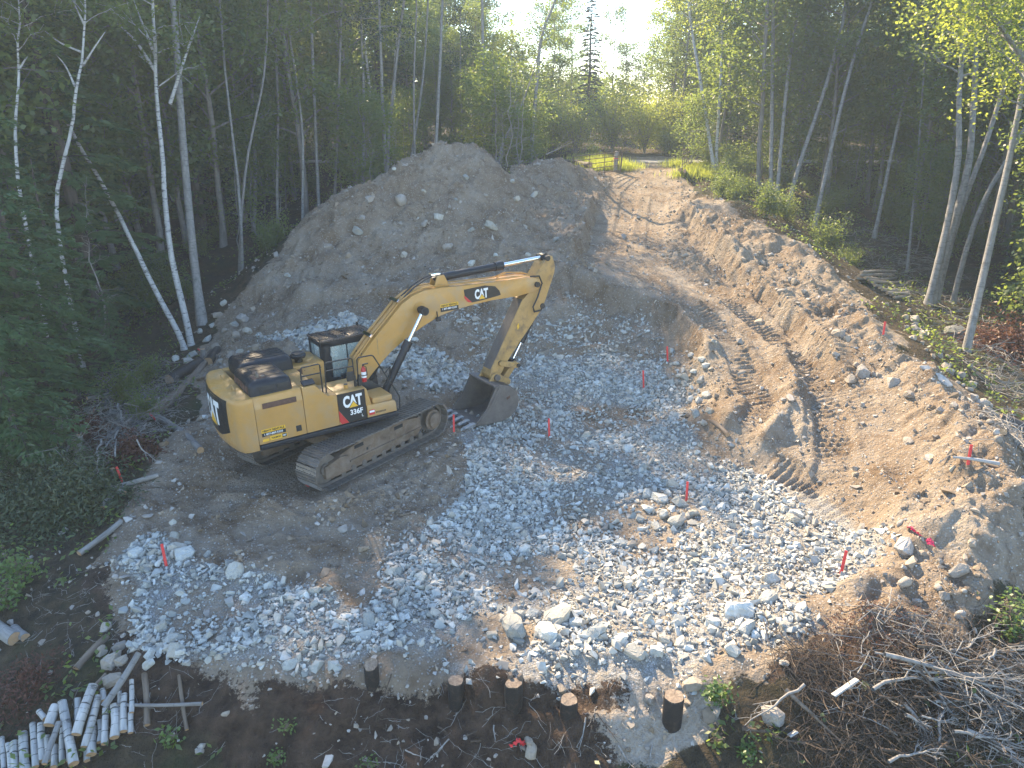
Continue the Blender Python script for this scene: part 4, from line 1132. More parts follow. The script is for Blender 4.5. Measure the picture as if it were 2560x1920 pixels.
# S-shaped hose across the elbow
g = G(); g.tube([(6.30, -0.27, 4.11), (6.62, -0.30, 4.08), (6.70, -0.33, 3.85), (6.52, -0.34, 3.45), (6.34, -0.33, 3.15), (6.40, -0.31, 2.98), (6.68, -0.28, 2.98), (6.80, -0.18, 3.08)], 0.026, 8)
part(g, 'elbow_hose', M_RUBBER, stick)
g = G(); g.tube([(5.2, -0.05, 4.18), (5.55, -0.06, 4.30), (6.1, -0.06, 4.24), (6.35, -0.04, 4.14)], 0.018, 6); g.tube([(5.2, 0.1, 4.18), (5.60, 0.1, 4.28), (6.2, 0.1, 4.2)], 0.018, 6); part(g, 'crossover_pipe', M_YEL, boom)

# bucket linkage
def bar(a, b, w, t, y, g):
    a, b = Vector((a[0], y, a[1])), Vector((b[0], y, b[1])); d = (b - a); l = d.length
    ang = math.atan2(d.z, d.x)
    M = Matrix.Translation(a) @ Matrix.Rotation(-ang, 4, 'Y')
    out = [(w * math.cos(math.radians(90 + k * 22.5)), w * math.sin(math.radians(90 + k * 22.5))) for k in range(9)] + [(l + w * math.cos(math.radians(-90 + k * 22.5)), w * math.sin(math.radians(-90 + k * 22.5))) for k in range(9)]
    g.prism(out, -t, t, 0.008, 1, M=M)
for y in (-0.30, 0.30):
    g = G(); bar((5.12, 1.54), (5.72, 1.36), 0.085, 0.035, y, g); part(g, 'idler_link', M_YEL_OLD)
g = G(); bar((5.72, 1.36), (5.32, 0.92), 0.10, 0.13, 0, g); part(g, 'power_link', M_YEL_OLD)
for q in ((5.72, 0.38, 1.36), (5.32, 0.30, 0.92)):
    g = G(); g.cyl((q[0], -q[1], q[2]), q, 0.065, n=16); part(g, 'linkage_pin', M_BLKM)

# bucket: curved shell, two cheeks, hangers, lip and five teeth
shell = [(4.62, 1.02), (4.88, 0.98), (5.10, 0.90), (5.28, 0.72), (5.38, 0.48), (5.36, 0.25), (5.24, 0.06), (5.02, -0.07), (4.72, -0.12), (4.30, -0.10), (3.86, -0.05)]
BHW = 0.76
g = G()
inn_ = offs(shell, 0.035)
outr = [(x, z) for x, z in shell]
g.prism(outr + inn_[::-1], -BHW, BHW)
bucket = part(g, 'bucket', M_BUCKET, angle=40)
cheek = [(4.60, 1.03)] + shell[1:] + [(3.80, -0.01), (4.22, 0.36)]
for y in (-BHW, BHW):
    g = G(); g.prism(cheek, y - 0.022, y + 0.022, 0.006, 1); part(g, 'bucket_cheek', M_BUCKET, bucket)
    g = G(); s_ = -1 if y < 0 else 1
    g.prism([(4.68, 0.99), (4.28, 0.34), (3.84, -0.03), (3.98, -0.06), (4.40, 0.27), (4.76, 0.86)], y + s_ * 0.022, y + s_ * 0.040, 0.006, 1)
    part(g, 'side_cutter', M_BUCKET, bucket)
    g = G(); g.prism([(4.95, 0.60), (5.08, 0.64), (5.08, 0.56), (4.97, 0.52)], y + s_ * 0.022, y + s_ * 0.034); part(g, 'wear_patch', M_RUST, bucket)
g = G(); ii = offs(shell[1:], 0.038)
g.prism(ii + offs(shell[1:], 0.044)[::-1], -BHW + 0.024, BHW - 0.024); part(g, 'bucket_lining', M_BUCKIN, bucket)
g = G()
for y in (-0.30, 0.30):
    g.prism([(4.60, 1.00), (4.78, 1.26), (4.90, 1.29), (5.02, 1.24), (5.20, 1.06), (5.34, 1.04), (5.43, 0.93), (5.40, 0.82), (5.26, 0.78), (5.08, 0.90)], y - 0.035, y + 0.035, 0.012, 1)
part(g, 'bucket_hanger', M_YEL_OLD, bucket)
g = G(); g.cyl((4.90, -0.42, 1.14), (4.90, 0.42, 1.14), 0.10, n=20); part(g, 'bucket_pin', M_BUCKET, bucket)
g = G(); g.box((4.54, -BHW, 0.99), (4.74, BHW, 1.06), 0.02); part(g, 'torsion_bar', M_BUCKET, bucket)
g = G(); g.box((3.70, -BHW - 0.01, -0.075), (3.98, BHW + 0.01, -0.02), 0.015); part(g, 'cutting_lip', M_BUCKET, bucket)
for y in np.linspace(-BHW + 0.06, BHW - 0.06, 5):
    g = G(); g.prism([(3.82, -0.10), (3.82, 0.02), (3.70, 0.015), (3.42, -0.055), (3.42, -0.085), (3.70, -0.10)], y - 0.07, y + 0.07, 0.012, 1); part(g, 'bucket_tooth', M_TOOTH, bucket)
# ------------------------------------------------------------------ rocks
def hull_rock(seed, npts=10, round_=0.0):
    """angular block: convex hull of points thrown on a squashed box; returns V,F triangles of about unit size"""
    r = np.random.default_rng(seed)
    p = r.uniform(-1, 1, (npts, 3))
    p = p / np.maximum(np.abs(p).max(1, keepdims=True), 1e-3)          # push on to a cube
    p = p * (1 - round_) + p / np.linalg.norm(p, axis=1, keepdims=True) * round_
    p *= np.array([1.0, r.uniform(0.62, 0.95), r.uniform(0.45, 0.75)]) * 0.5
    p += r.normal(0, 0.03, p.shape)
    bm = bmesh.new()
    for q in p: bm.verts.new(q)
    res = bmesh.ops.convex_hull(bm, input=bm.verts)
    bmesh.ops.delete(bm, geom=[v for v in bm.verts if not v.link_faces], context='VERTS')
    bmesh.ops.triangulate(bm, faces=bm.faces)
    bm.verts.index_update()
    Vv = np.array([v.co[:] for v in bm.verts]); Ff = np.array([[v.index for v in f.verts] for f in bm.faces])
    bm.free()
    return Vv, Ff
ROCKS_LO = [hull_rock(100 + i, 11, 0.15) for i in range(14)]
ROCKS_MID = [hull_rock(200 + i, 14, 0.25) for i in range(14)]

def rock_material(name, lo, hi, warm, per='face'):
    m, nt, b = mat_new(name)
    co = coords(nt)
    if per == 'attr':
        a = nt.nodes.new('ShaderNodeAttribute'); a.attribute_name = 'tone'; rnd = a.outputs['Fac']
    else:
        rnd = obj_random(nt)
    n = noise_tex(nt, 5.0, 4, 0.65, co)
    c = mix_rgb(nt, rnd, lo, hi)
    w = ramp(nt, math_n(nt, 'ADD', math_n(nt, 'MULTIPLY', rnd, 7.13), 0.0), 0, 1) if False else math_n(nt, 'FRACT', math_n(nt, 'MULTIPLY', rnd, 7.13))
    c = mix_rgb(nt, ramp(nt, w, 0.60, 0.95, 0, 0.8), c, warm)
    c = mix_rgb(nt, ramp(nt, n, 0.45, 0.72, 0, 0.45), c, tuple(x * 0.62 for x in lo))
    nt.links.new(c, b.inputs['Base Color'])
    if per != 'attr':
        nt.links.new(bump(nt, noise_tex(nt, 9.0, 4, 0.7, co), 0.6, 0.05), b.inputs['Normal'])
        c2 = mix_rgb(nt, ramp(nt, noise_tex(nt, 1.7, 3, 0.6, co), 0.48, 0.62, 0, 0.55), c, warm)
        nt.links.new(c2, b.inputs['Base Color'])
    b.inputs['Roughness'].default_value = 0.85; b.inputs['Specular IOR Level'].default_value = 0.25
    return m
M_ROCK = rock_material('pale_blasted_rock', (0.27, 0.272, 0.248), (0.56, 0.565, 0.525), (0.42, 0.365, 0.28))
M_ROCKS = rock_material('pale_crushed_rock', (0.23, 0.232, 0.212), (0.56, 0.565, 0.525), (0.44, 0.38, 0.30), 'attr')
M_FIELD = rock_material('brown_field_stone', (0.25, 0.225, 0.195), (0.42, 0.39, 0.35), (0.36, 0.29, 0.21))
M_FIELDS = rock_material('brown_field_pebbles', (0.22, 0.195, 0.165), (0.44, 0.41, 0.37), (0.34, 0.27, 0.19), 'attr')
M_DARKROCK = rock_material('mossy_grey_rock', (0.10, 0.10, 0.095), (0.20, 0.20, 0.195), (0.09, 0.10, 0.06))

def rot_mats(n, rng, flat=0.5):
    """random rotations; flat<1 keeps the short axis nearer vertical"""
    a = rng.uniform(0, 2 * np.pi, n); t = rng.normal(0, flat, n); u = rng.normal(0, flat, n)
    ca_, sa_, ct, st_, cu, su = np.cos(a), np.sin(a), np.cos(t), np.sin(t), np.cos(u), np.sin(u)
    z = np.zeros(n); o = np.ones(n)
    Rz = np.stack([np.stack([ca_, -sa_, z], 1), np.stack([sa_, ca_, z], 1), np.stack([z, z, o], 1)], 1)
    Rx = np.stack([np.stack([o, z, z], 1), np.stack([z, ct, -st_], 1), np.stack([z, st_, ct], 1)], 1)
    Ry = np.stack([np.stack([cu, z, su], 1), np.stack([z, o, z], 1), np.stack([-su, z, cu], 1)], 1)
    return np.einsum('nij,njk,nkl->nil', Rx, Ry, Rz)
def merge_rocks(name, P, S, lib, mat, rng, flat=0.6):
    """many stones in one mesh: P (n,3) centres, S (n) sizes"""
    which = rng.integers(0, len(lib), len(P))
    VV, FF, TT, off = [], [], [], 0
    Rm = rot_mats(len(P), rng, flat)
    st = rng.uniform(0.75, 1.3, (len(P), 3))
    tone = rng.random(len(P))
    for k, (v, f) in enumerate(lib):
        i = np.where(which == k)[0]
        if not len(i): continue
        q = np.einsum('nij,mj->nmi', Rm[i], v) * (S[i, None, None] * st[i, None, :]) + P[i, None, :]
        VV.append(q.reshape(-1, 3)); TT.append(np.repeat(tone[i], len(v)))
        FF.append((f[None] + (np.arange(len(i)) * len(v))[:, None, None]).reshape(-1, 3) + off)
        off += len(i) * len(v)
    me_ = np_mesh(name, np.concatenate(VV), np.concatenate(FF), mat, False)
    at_ = me_.attributes.new('tone', 'FLOAT', 'POINT'); at_.data.foreach_set('value', np.concatenate(TT).astype(np.float32))
    return me_
def in_machine(x, y):
    mx, my = x + 4.70, y - 20.11
    u = mx * 0.601 + my * 0.799; v = -mx * 0.799 + my * 0.601
    return (np.abs(u) < 2.7) & (np.abs(v) < 1.85)
def grav_density(x, y):
    g_, h_, l_, s_, hp = masks(x, y)
    d = g_ * (1 - h_) * (1 - l_)
    for pl, wd, dep in RUTS:
        d = d * (1 - 0.8 * (seg_dist(x, y, pl)[0] < wd + 0.1))
    return np.where(in_machine(x, y), 0, d), h_, l_, s_

def scatter(n, x0, x1, y0, y1, rng):
    return rng.uniform(x0, x1, n), rng.uniform(y0, y1, n)
rg = np.random.default_rng(5)
# crushed rock that nobody could count: fist-sized and smaller
x, y = scatter(125000, -11, 12, 9.5, 31, rg)
d, hm, lt, sd_ = grav_density(x, y)
clump = 0.35 + 0.9 * sstep(-0.25, 0.35, fbm(x, y, 1.1, 3, 140))
k = rg.random(len(x)) < d * clump
x, y = x[k], y[k]
s = np.clip(rg.lognormal(-2.47, 0.50, len(x)), 0.045, 0.25)
P_ = np.stack([x, y, hz(x, y) + s * 0.08 + rg.uniform(0, 0.04, len(x)) * (s < 0.1)], 1)
hb_ = np.array(HEAP); xh, yh = scatter(4200, hb_[:, 0].min(), hb_[:, 0].max(), hb_[:, 1].min(), hb_[:, 1].max(), rg)
kh = poly_sd(xh, yh, HEAP) > -0.1 + 0.3 * rg.random(len(xh)); xh, yh = xh[kh], yh[kh]
sh = np.clip(rg.lognormal(-1.95, 0.40, len(xh)), 0.07, 0.34)
P_ = np.r_[P_, np.stack([xh, yh, hz(xh, yh) + sh * 0.10 + rg.uniform(0, 0.05, len(xh))], 1)]; s = np.r_[s, sh]
cr = obj('crushed_rock', merge_rocks('crushed_rock', P_, s, ROCKS_LO, M_ROCKS, rg)); tag(cr, 'pale grey crushed rock spread over the pad', None, None, 'stuff')
# gravel fines between them
x, y = scatter(88000, -11, 12, 9.5, 31, rg)
d, hm, lt, sd_ = grav_density(x, y)
k = rg.random(len(x)) < 0.10 + 0.85 * d
k &= (hm < 0.5) & (lt < 0.5) & ~in_machine(x, y)
x, y = x[k], y[k]
s = rg.uniform(0.022, 0.055, len(x))
P_ = np.stack([x, y, hz(x, y) + s * 0.1], 1)
TET = [hull_rock(300 + i, 6) for i in range(8)]
gf = obj('gravel_fines', merge_rocks('gravel_fines', P_, s, TET, M_ROCKS, rg)); tag(gf, 'fine grey gravel between the crushed rock', None, None, 'stuff')
# stones in the till of the spoil heap, berm, ramp and bank
x, y = scatter(50000, -14, 17, 8.6, 52, rg)
g_, hm, lt, sd_, hp = masks(x, y)
k = (g_ < 0.4) & (rg.random(len(x)) < (0.22 + 0.55 * sstep(-0.1, 0.4, fbm(x, y, 2.0, 3, 150))) * (1 - 0.55 * hm) * (1 - lt * 0.75)) & ~in_machine(x, y)
x, y = x[k], y[k]
s = np.clip(rg.lognormal(-2.80, 0.55, len(x)), 0.03, 0.30)
P_ = np.stack([x, y, hz(x, y) + s * 0.06], 1)
fp = obj('till_stones', merge_rocks('till_stones', P_, s, ROCKS_LO, M_FIELDS, rg)); tag(fp, 'small brown stones in the bare till', None, None, 'stuff')

# crumbling clods of till on the heap, berm, ramp and round the machine
M_CLOD = rock_material('crumbly_till_clod', (0.16, 0.115, 0.075), (0.33, 0.275, 0.21), (0.22, 0.16, 0.10), 'attr')
x, y = scatter(42000, -13, 16, 9.5, 50, rg)
g_, hm, lt, sd_, hp = masks(x, y)
k = (seg_dist(x, y, DRIVE)[0] > 1.7) & (g_ < 0.3) & (hm < 0.4) & (lt < 0.4) & ~in_machine(x, y) & (rg.random(len(x)) < 0.10 + 0.75 * sstep(0.0, 0.4, fbm(x, y, 1.4, 4, 170)))
x, y = x[k], y[k]
s = np.clip(rg.lognormal(-2.55, 0.5, len(x)), 0.04, 0.30)
P_ = np.stack([x, y, hz(x, y) + s * 0.02], 1)
cl = obj('till_clods', merge_rocks('till_clods', P_, s, ROCKS_LO, M_CLOD, rg)); tag(cl, 'crumbling brown clods of dug till', None, None, 'stuff')

# single rocks that can be told apart
ROCK_ME = []
for i in range(12):
    v, f = hull_rock(400 + i, 30, 0.30)
    bm = bmesh.new()
    vv = [bm.verts.new(q) for q in v]
    for t in f:
        try: bm.faces.new([vv[j] for j in t])
        except ValueError: pass
    bmesh.ops.dissolve_limit(bm, angle_limit=math.radians(14), verts=bm.verts, edges=bm.edges)
    bmesh.ops.bevel(bm, geom=list(bm.edges), offset=0.016, segments=1, affect='EDGES')
    bmesh.ops.triangulate(bm, faces=bm.faces)
    bmesh.ops.subdivide_edges(bm, edges=[e for e in bm.edges if e.calc_length() > 0.16], cuts=1)
    bmesh.ops.triangulate(bm, faces=bm.faces)
    for q in bm.verts: q.co += q.co.normalized() * random.uniform(-0.022, 0.022)
    me_ = bpy.data.meshes.new('rock'); bm.to_mesh(me_); bm.free()
    ROCK_ME.append(me_)
ROUND_ME = []
for i in range(4):
    v, f = hull_rock(500 + i, 60, 0.85)
    me_ = np_mesh('boulder', v, f, None, True); ROUND_ME.append(me_)
ROCKSETS = {}
def rock_variant(i, kind, mat):
    key = (i, kind, mat.name)
    if key not in ROCKSETS:
        src = (ROUND_ME if kind == 'round' else ROCK_ME)
        m2 = src[i % len(src)].copy(); m2.materials.clear(); m2.materials.append(mat); ROCKSETS[key] = m2
    return ROCKSETS[key]
def rock(x, y, size, label, group, mat=M_ROCK, kind='angular', name='rock', sink=0.18, cat='rock'):
    me_ = rock_variant(random.randrange(12), kind, mat)
    o = obj(name, me_)
    o.scale = (size * random.uniform(0.9, 1.15), size * random.uniform(0.85, 1.1), size * random.uniform(0.85, 1.15))
    o.rotation_euler = (random.gauss(0, 0.35), random.gauss(0, 0.35), random.uniform(0, 6.28))
    o.location = (x, y, hz1(x, y) + size * (0.36 - sink) * 0.6)
    return tag(o, label, cat, group)
def rock_px(px, py, spx, *a, **k):
    p = ground_hit(px, py)
    dist = (p - Vector((0, 0, CAM_H))).dot(Vector((0, _c, -_s)))
    return rock(p.x, p.y, spx * dist / FPX * 0.98, *a, **k)
# boulders with places of their own
rock_px(1003, 506, 46, 'large rounded pale boulder set in the face of the spoil heap', None, M_FIELD, 'round', 'boulder', cat='boulder')
rock_px(1229, 568, 32, 'flat grey angular stone on the right flank of the spoil heap', None, M_ROCK)
HEAPL = 'grey angular stone lodged in the face of the spoil heap'
for px, py, sp in ((1096, 546, 26), (1062, 562, 22), (1178, 577, 18), (985, 425, 16), (976, 412, 20), (1165, 445, 16), (1280, 455, 18), (1290, 500, 20), (1335, 490, 22), (1402, 548, 18), (1120, 620, 30), (1060, 480, 14), (925, 500, 24), (895, 580, 26), (870, 640, 20), (820, 620, 22), (1240, 640, 18), (1180, 660, 20), (1320, 640, 16), (1390, 600, 18), (1010, 640, 22), (720, 690, 20), (690, 640, 18), (905, 545, 14), (1140, 500, 12), (1215, 490, 14), (1080, 690, 18), (960, 560, 14)):
    rock_px(px, py, sp, HEAPL, 'stones in the spoil heap', M_FIELD if random.random() < 0.4 else M_ROCK)
FOOT = 'grey angular rock tumbled at the foot of the spoil heap beside the birches'
for px, py, sp in ((606, 800, 34), (545, 790, 26), (590, 840, 30), (560, 830, 22), (620, 830, 22), (540, 870, 26), (575, 890, 24), (520, 850, 24), (640, 870, 20), (600, 880, 18), (500, 830, 22), (650, 840, 18), (480, 890, 24), (515, 905, 22), (660, 905, 18), (560, 760, 18), (530, 815, 16), (585, 812, 20), (625, 895, 16), (550, 905, 18), (470, 905, 26), (440, 900, 20)):
    rock_px(px, py, sp, FOOT, 'rocks at the foot of the spoil heap', M_ROCK if random.random() < 0.6 else M_FIELD)
rock_px(2095, 838, 38, 'large buff block sitting on the inner side of the berm', None, M_FIELD)
BERM = 'buff angular stone half buried in the berm beside the ramp'
for px, py, sp in ((2160, 935, 40), (2140, 915, 28), (2235, 960, 34), (2275, 990, 30), (2278, 992, 22), (1985, 705, 24), (1976, 700, 16), (2010, 730, 20), (2090, 890, 22), (2120, 850, 22), (2180, 860, 20), (2350, 1030, 28), (2385, 1015, 18), (2130, 950, 30), (2270, 1105, 26), (2320, 1020, 20), (1955, 730, 22), (1905, 660, 18), (1950, 665, 14), (1890, 640, 16), (1960, 1000, 20), (2100, 780, 18), (2060, 800, 16)):
    rock_px(px, py, sp, BERM, 'stones in the berm', M_FIELD)
rock_px(2262, 1372, 48, 'pale block with a dark shadow on the sandy mound beside the pink ribbon', None, M_FIELD)
rock_px(2395, 1432, 58, 'tilted buff slab on the crest of the sandy mound', None, M_FIELD)
MOUND = 'rounded buff stone on the sandy mound above the brush pile'
for px, py, sp in ((2262, 1460, 34), (2290, 1505, 26), (2345, 1470, 22), (2360, 1490, 26), (2400, 1540, 28), (2305, 1385, 22), (2430, 1360, 24), (2250, 1310, 22), (2350, 1405, 22), (2410, 1480, 18), (2260, 1420, 16)):
    rock_px(px, py, sp, MOUND, 'stones on the sandy mound', M_FIELD, 'round' if random.random() < 0.4 else 'angular')
rock_px(1285, 1575, 84, 'largest grey blasted boulder with a brown stain at the front of the pad', None, M_ROCK, cat='boulder', name='boulder')
rock_px(1365, 1588, 66, 'long pale boulder leaning against the largest boulder of the pad', None, M_ROCK, cat='boulder', name='boulder')
BIG = 'big pale blasted block among the crushed rock near the wooden posts'
for px, py, sp in ((1395, 1545, 70), (1480, 1590, 62), (1550, 1600, 44), (1588, 1635, 52), (1845, 1535, 74), (1870, 1575, 46), (1920, 1500, 52), (1925, 1450, 46), (1780, 1560, 40), (1830, 1630, 40), (1660, 1600, 40), (1640, 1630, 36), (1700, 1610, 34), (1960, 1570, 36), (1330, 1540, 36), (1440, 1560, 40), (1230, 1590, 30)):
    rock_px(px, py, sp, BIG, 'big blocks at the front of the pad', M_ROCK)
CORN = 'pale block in the pile around the stake at the near corner of the pad'
for px, py, sp in ((462, 1395, 54), (442, 1375, 40), (340, 1388, 38), (380, 1385, 26), (410, 1400, 26), (436, 1342, 26), (434, 1310, 18), (520, 1390, 24), (368, 1420, 30), (470, 1360, 22)):
    rock_px(px, py, sp, CORN, 'blocks around the near corner stake', M_ROCK)
LEFTB = 'buff rock on the dark soil between the birch logs and the gravel'
for px, py, sp in ((266, 1570, 34), (300, 1620, 34), (280, 1655, 48), (305, 1655, 30), (283, 1705, 40), (258, 1625, 22), (220, 1532, 14), (244, 1537, 14), (308, 1590, 16), (370, 1665, 40), (375, 1640, 34), (400, 1570, 40), (440, 1630, 46), (430, 1600, 34), (545, 1645, 24), (725, 1665, 40)):
    rock_px(px, py, sp, LEFTB, 'rocks by the birch logs', M_FIELD if px < 330 else M_ROCK)
STK = 'grey block in the small pile round the stake amid the pad'
for px, py, sp in ((1690, 1310, 52), (1660, 1290, 36), (1735, 1285, 34), (1650, 1250, 40), (1620, 1275, 34), (1700, 1260, 34), (1640, 1320, 34), (1760, 1260, 28), (1680, 1215, 30), (1750, 1220, 24), (1600, 1300, 28), (1620, 1240, 30), (1730, 1240, 24)):
    rock_px(px, py, sp, STK, 'blocks around the middle stake', M_ROCK)
BANKR = 'buff rock lying on the dark bank below the wooden posts'
for px, py, sp in ((1328, 1880, 36), (1322, 1855, 30), (1310, 1870, 18), (1928, 1790, 56), (1730, 1715, 44), (1625, 1748, 28), (2210, 1690, 20), (1405, 1725, 26), (500, 1880, 28), (505, 1865, 22), (1960, 1660, 26), (1720, 1755, 26), (1240, 1890, 12), (1790, 1780, 30), (890, 1815, 16), (565, 1785, 22)):
    rock_px(px, py, sp, BANKR, 'rocks on the dark bank', M_FIELD)
TOE = 'pale field stone in the strewn line at the outer foot of the berm'
for i in range(44):
    t = random.random()
    px = 2270 + (2500 - 2270) * t + random.gauss(0, 14); py = 800 + (1090 - 800) * t + random.gauss(0, 15) - 4
    rock_px(px, py, random.uniform(9, 30), TOE, 'field stones along the berm', M_FIELD, 'round' if random.random() < 0.3 else 'angular')
rock_px(2385, 838, 52, 'dark grey flat boulder at the edge of the woods beside a leaning birch', None, M_DARKROCK, cat='boulder', name='boulder')
WOODR = 'mossy dark rock in the shade of the hemlocks'
for px, py, sp in ((290, 990, 50), (330, 1020, 46), (265, 1010, 34), (360, 1000, 34), (305, 1050, 34), (280, 1040, 40), (250, 1060, 34), (345, 1060, 22), (395, 1020, 22), (235, 990, 26), (220, 1030, 24)):
    rock_px(px, py, sp, WOODR, 'mossy rocks under the hemlocks', M_DARKROCK, 'angular')
# singled-out blocks strewn over the pad
PADL = 'pale angular blasted rock lying loose on the gravel pad'
cnt = 0
while cnt < 40:
    x, y = random.uniform(-9, 9), random.uniform(10.5, 29)
    if grav_density(np.array([x]), np.array([y]))[0][0] < 0.45: continue
    rock(x, y, random.choice((0.17, 0.19, 0.21, 0.23, 0.25, 0.30, 0.36)), PADL, 'blasted rocks on the pad'); cnt += 1
HEAPR = 'pale angular rock on the gravel heap behind the cab'
hp_ = np.array(HEAP)
cnt = 0
while cnt < 24:
    x, y = random.uniform(hp_[:, 0].min(), hp_[:, 0].max()), random.uniform(hp_[:, 1].min(), hp_[:, 1].max())
    if poly_sd(np.array([x]), np.array([y]), HEAP)[0] < 0.1: continue
    rock(x, y, random.uniform(0.20, 0.50), HEAPR, 'rocks on the gravel heap'); cnt += 1
WALLR = 'grey rock at the foot of the cut bank below the ramp'
for px, py, sp in ((1752, 950, 26), (1735, 930, 18), (1765, 990, 26), (1748, 1005, 22), (1710, 960, 20), (1700, 940, 18), (1725, 1000, 20), (1690, 910, 18), (1740, 1040, 28), (1775, 1030, 22), (1760, 1060, 20), (1715, 945, 22), (1600, 890, 14), (1650, 925, 16), (1785, 855, 18), (1788, 858, 14), (1680, 880, 20), (1755, 900, 24), (1765, 915, 20), (1730, 890, 18)):
    rock_px(px, py, sp, WALLR, 'rocks below the ramp', M_ROCK)
# ------------------------------------------------------------------ trees
def leaf_mat(name, lo, hi, trans, tw=0.45):
    m = bpy.data.materials.new(name); m.use_nodes = True
    nt = m.node_tree; nt.nodes.clear()
    out = nt.nodes.new('ShaderNodeOutputMaterial')
    dif = nt.nodes.new('ShaderNodeBsdfDiffuse'); tr = nt.nodes.new('ShaderNodeBsdfTranslucent'); gl = nt.nodes.new('ShaderNodeBsdfGlossy')
    gl.inputs['Roughness'].default_value = 0.45
    gl.inputs['Color'].default_value = (0.5, 0.5, 0.5, 1)
    rnd = obj_random(nt)
    geo = nt.nodes.new('ShaderNodeNewGeometry').outputs['Random Per Island']
    f = math_n(nt, 'ADD', math_n(nt, 'MULTIPLY', rnd, 0.5), math_n(nt, 'MULTIPLY', geo, 0.5))
    c = mix_rgb(nt, f, lo, hi)
    nt.links.new(c, dif.inputs['Color'])
    c2 = mix_rgb(nt, f, tuple(x * 0.65 for x in trans), trans)
    nt.links.new(c2, tr.inputs['Color'])
    a = nt.nodes.new('ShaderNodeMixShader'); a.inputs[0].default_value = tw
    nt.links.new(dif.outputs[0], a.inputs[1]); nt.links.new(tr.outputs[0], a.inputs[2])
    b_ = nt.nodes.new('ShaderNodeMixShader'); b_.inputs[0].default_value = 0.06
    nt.links.new(a.outputs[0], b_.inputs[1]); nt.links.new(gl.outputs[0], b_.inputs[2])
    nt.links.new(b_.outputs[0], out.inputs['Surface'])
    return m
M_LEAF = leaf_mat('broad_leaves', (0.060, 0.100, 0.030), (0.100, 0.140, 0.042), (0.36, 0.46, 0.08), 0.5)
M_LEAFSUN = leaf_mat('sun_tinted_leaves', (0.075, 0.12, 0.022), (0.12, 0.17, 0.035), (0.55, 0.62, 0.09), 0.55)  # bright green leaves, colours raised further to carry sunlight
M_NEEDLE = leaf_mat('hemlock_needles', (0.065, 0.120, 0.045), (0.115, 0.175, 0.062), (0.16, 0.25, 0.07), 0.35)
M_SPRUCE = leaf_mat('spruce_needles', (0.018, 0.040, 0.026), (0.035, 0.062, 0.036), (0.05, 0.09, 0.04), 0.2)
M_DEADN = leaf_mat('dead_brown_needles', (0.085, 0.030, 0.018), (0.13, 0.055, 0.030), (0.14, 0.05, 0.02), 0.2)
M_OLIVE = leaf_mat('wilting_olive_needles', (0.050, 0.070, 0.030), (0.085, 0.100, 0.045), (0.08, 0.10, 0.03), 0.25)
def bark_mat(name, lo, hi, band=0.0, moss=0.0):
    m, nt, b = mat_new(name)
    co = coords(nt)
    mp = nt.nodes.new('ShaderNodeMapping'); mp.inputs['Scale'].default_value = (1, 1, 0.18); nt.links.new(co, mp.inputs['Vector'])
    n = noise_tex(nt, 9, 5, 0.65, mp.outputs[0])
    c = mix_rgb(nt, ramp(nt, n, 0.3, 0.7), lo, hi)
    if band > 0:
        mb = nt.nodes.new('ShaderNodeMapping'); mb.inputs['Scale'].default_value = (1.2, 1.2, 7.0); nt.links.new(co, mb.inputs['Vector'])
        nb = noise_tex(nt, 2.4, 4, 0.6, mb.outputs[0])
        c = mix_rgb(nt, ramp(nt, nb, 0.55, 0.63, 0, band), c, (0.045, 0.040, 0.036))
        nl = noise_tex(nt, 0.9, 3, 0.6, co)
        c = mix_rgb(nt, ramp(nt, nl, 0.50, 0.75, 0, 0.5), c, tuple(x * 0.55 for x in hi))
    nt.links.new(c, b.inputs['Base Color']); b.inputs['Roughness'].default_value = 0.85; b.inputs['Specular IOR Level'].default_value = 0.2
    nt.links.new(bump(nt, n, 0.5, 0.02), b.inputs['Normal'])
    return m
M_BIRCH = bark_mat('white_birch_bark', (0.30, 0.29, 0.275), (0.52, 0.51, 0.485), 0.9)
M_GREYB = bark_mat('grey_maple_bark', (0.13, 0.12, 0.11), (0.27, 0.25, 0.23), 0.25)
M_PALEB = bark_mat('pale_grey_bark', (0.145, 0.138, 0.13), (0.29, 0.28, 0.262), 0.45)
M_DARKB = bark_mat('dark_conifer_bark', (0.055, 0.046, 0.040), (0.13, 0.11, 0.10))
M_DEADB = bark_mat('bleached_dead_wood', (0.16, 0.145, 0.13), (0.34, 0.32, 0.29))

def tubes_np(paths, n=6):
    """paths: list of (pts (k,3), radii (k)); one array pair for all, quads"""
    VV, FF, off = [], [], 0
    ang = np.linspace(0, 2 * np.pi, n, endpoint=False)
    for pts, rad in paths:
        pts = np.asarray(pts, float); rad = np.asarray(rad, float); k = len(pts)
        d = np.gradient(pts, axis=0); d /= np.maximum(np.linalg.norm(d, axis=1, keepdims=True), 1e-9)
        ref = np.array([0.0, 0, 1]) if abs(d[0, 2]) < 0.9 else np.array([1.0, 0, 0])
        u = np.cross(d, ref); u /= np.maximum(np.linalg.norm(u, axis=1, keepdims=True), 1e-9)
        w = np.cross(d, u)
        ring = pts[:, None] + rad[:, None, None] * (u[:, None] * np.cos(ang)[None, :, None] + w[:, None] * np.sin(ang)[None, :, None])
        VV.append(ring.reshape(-1, 3))
        i = np.arange(k * n).reshape(k, n); j = np.roll(i, -1, axis=1)
        FF.append(np.stack([i[:-1], j[:-1], j[1:], i[1:]], -1).reshape(-1, 4) + off)
        off += k * n
    return np.concatenate(VV), np.concatenate(FF)
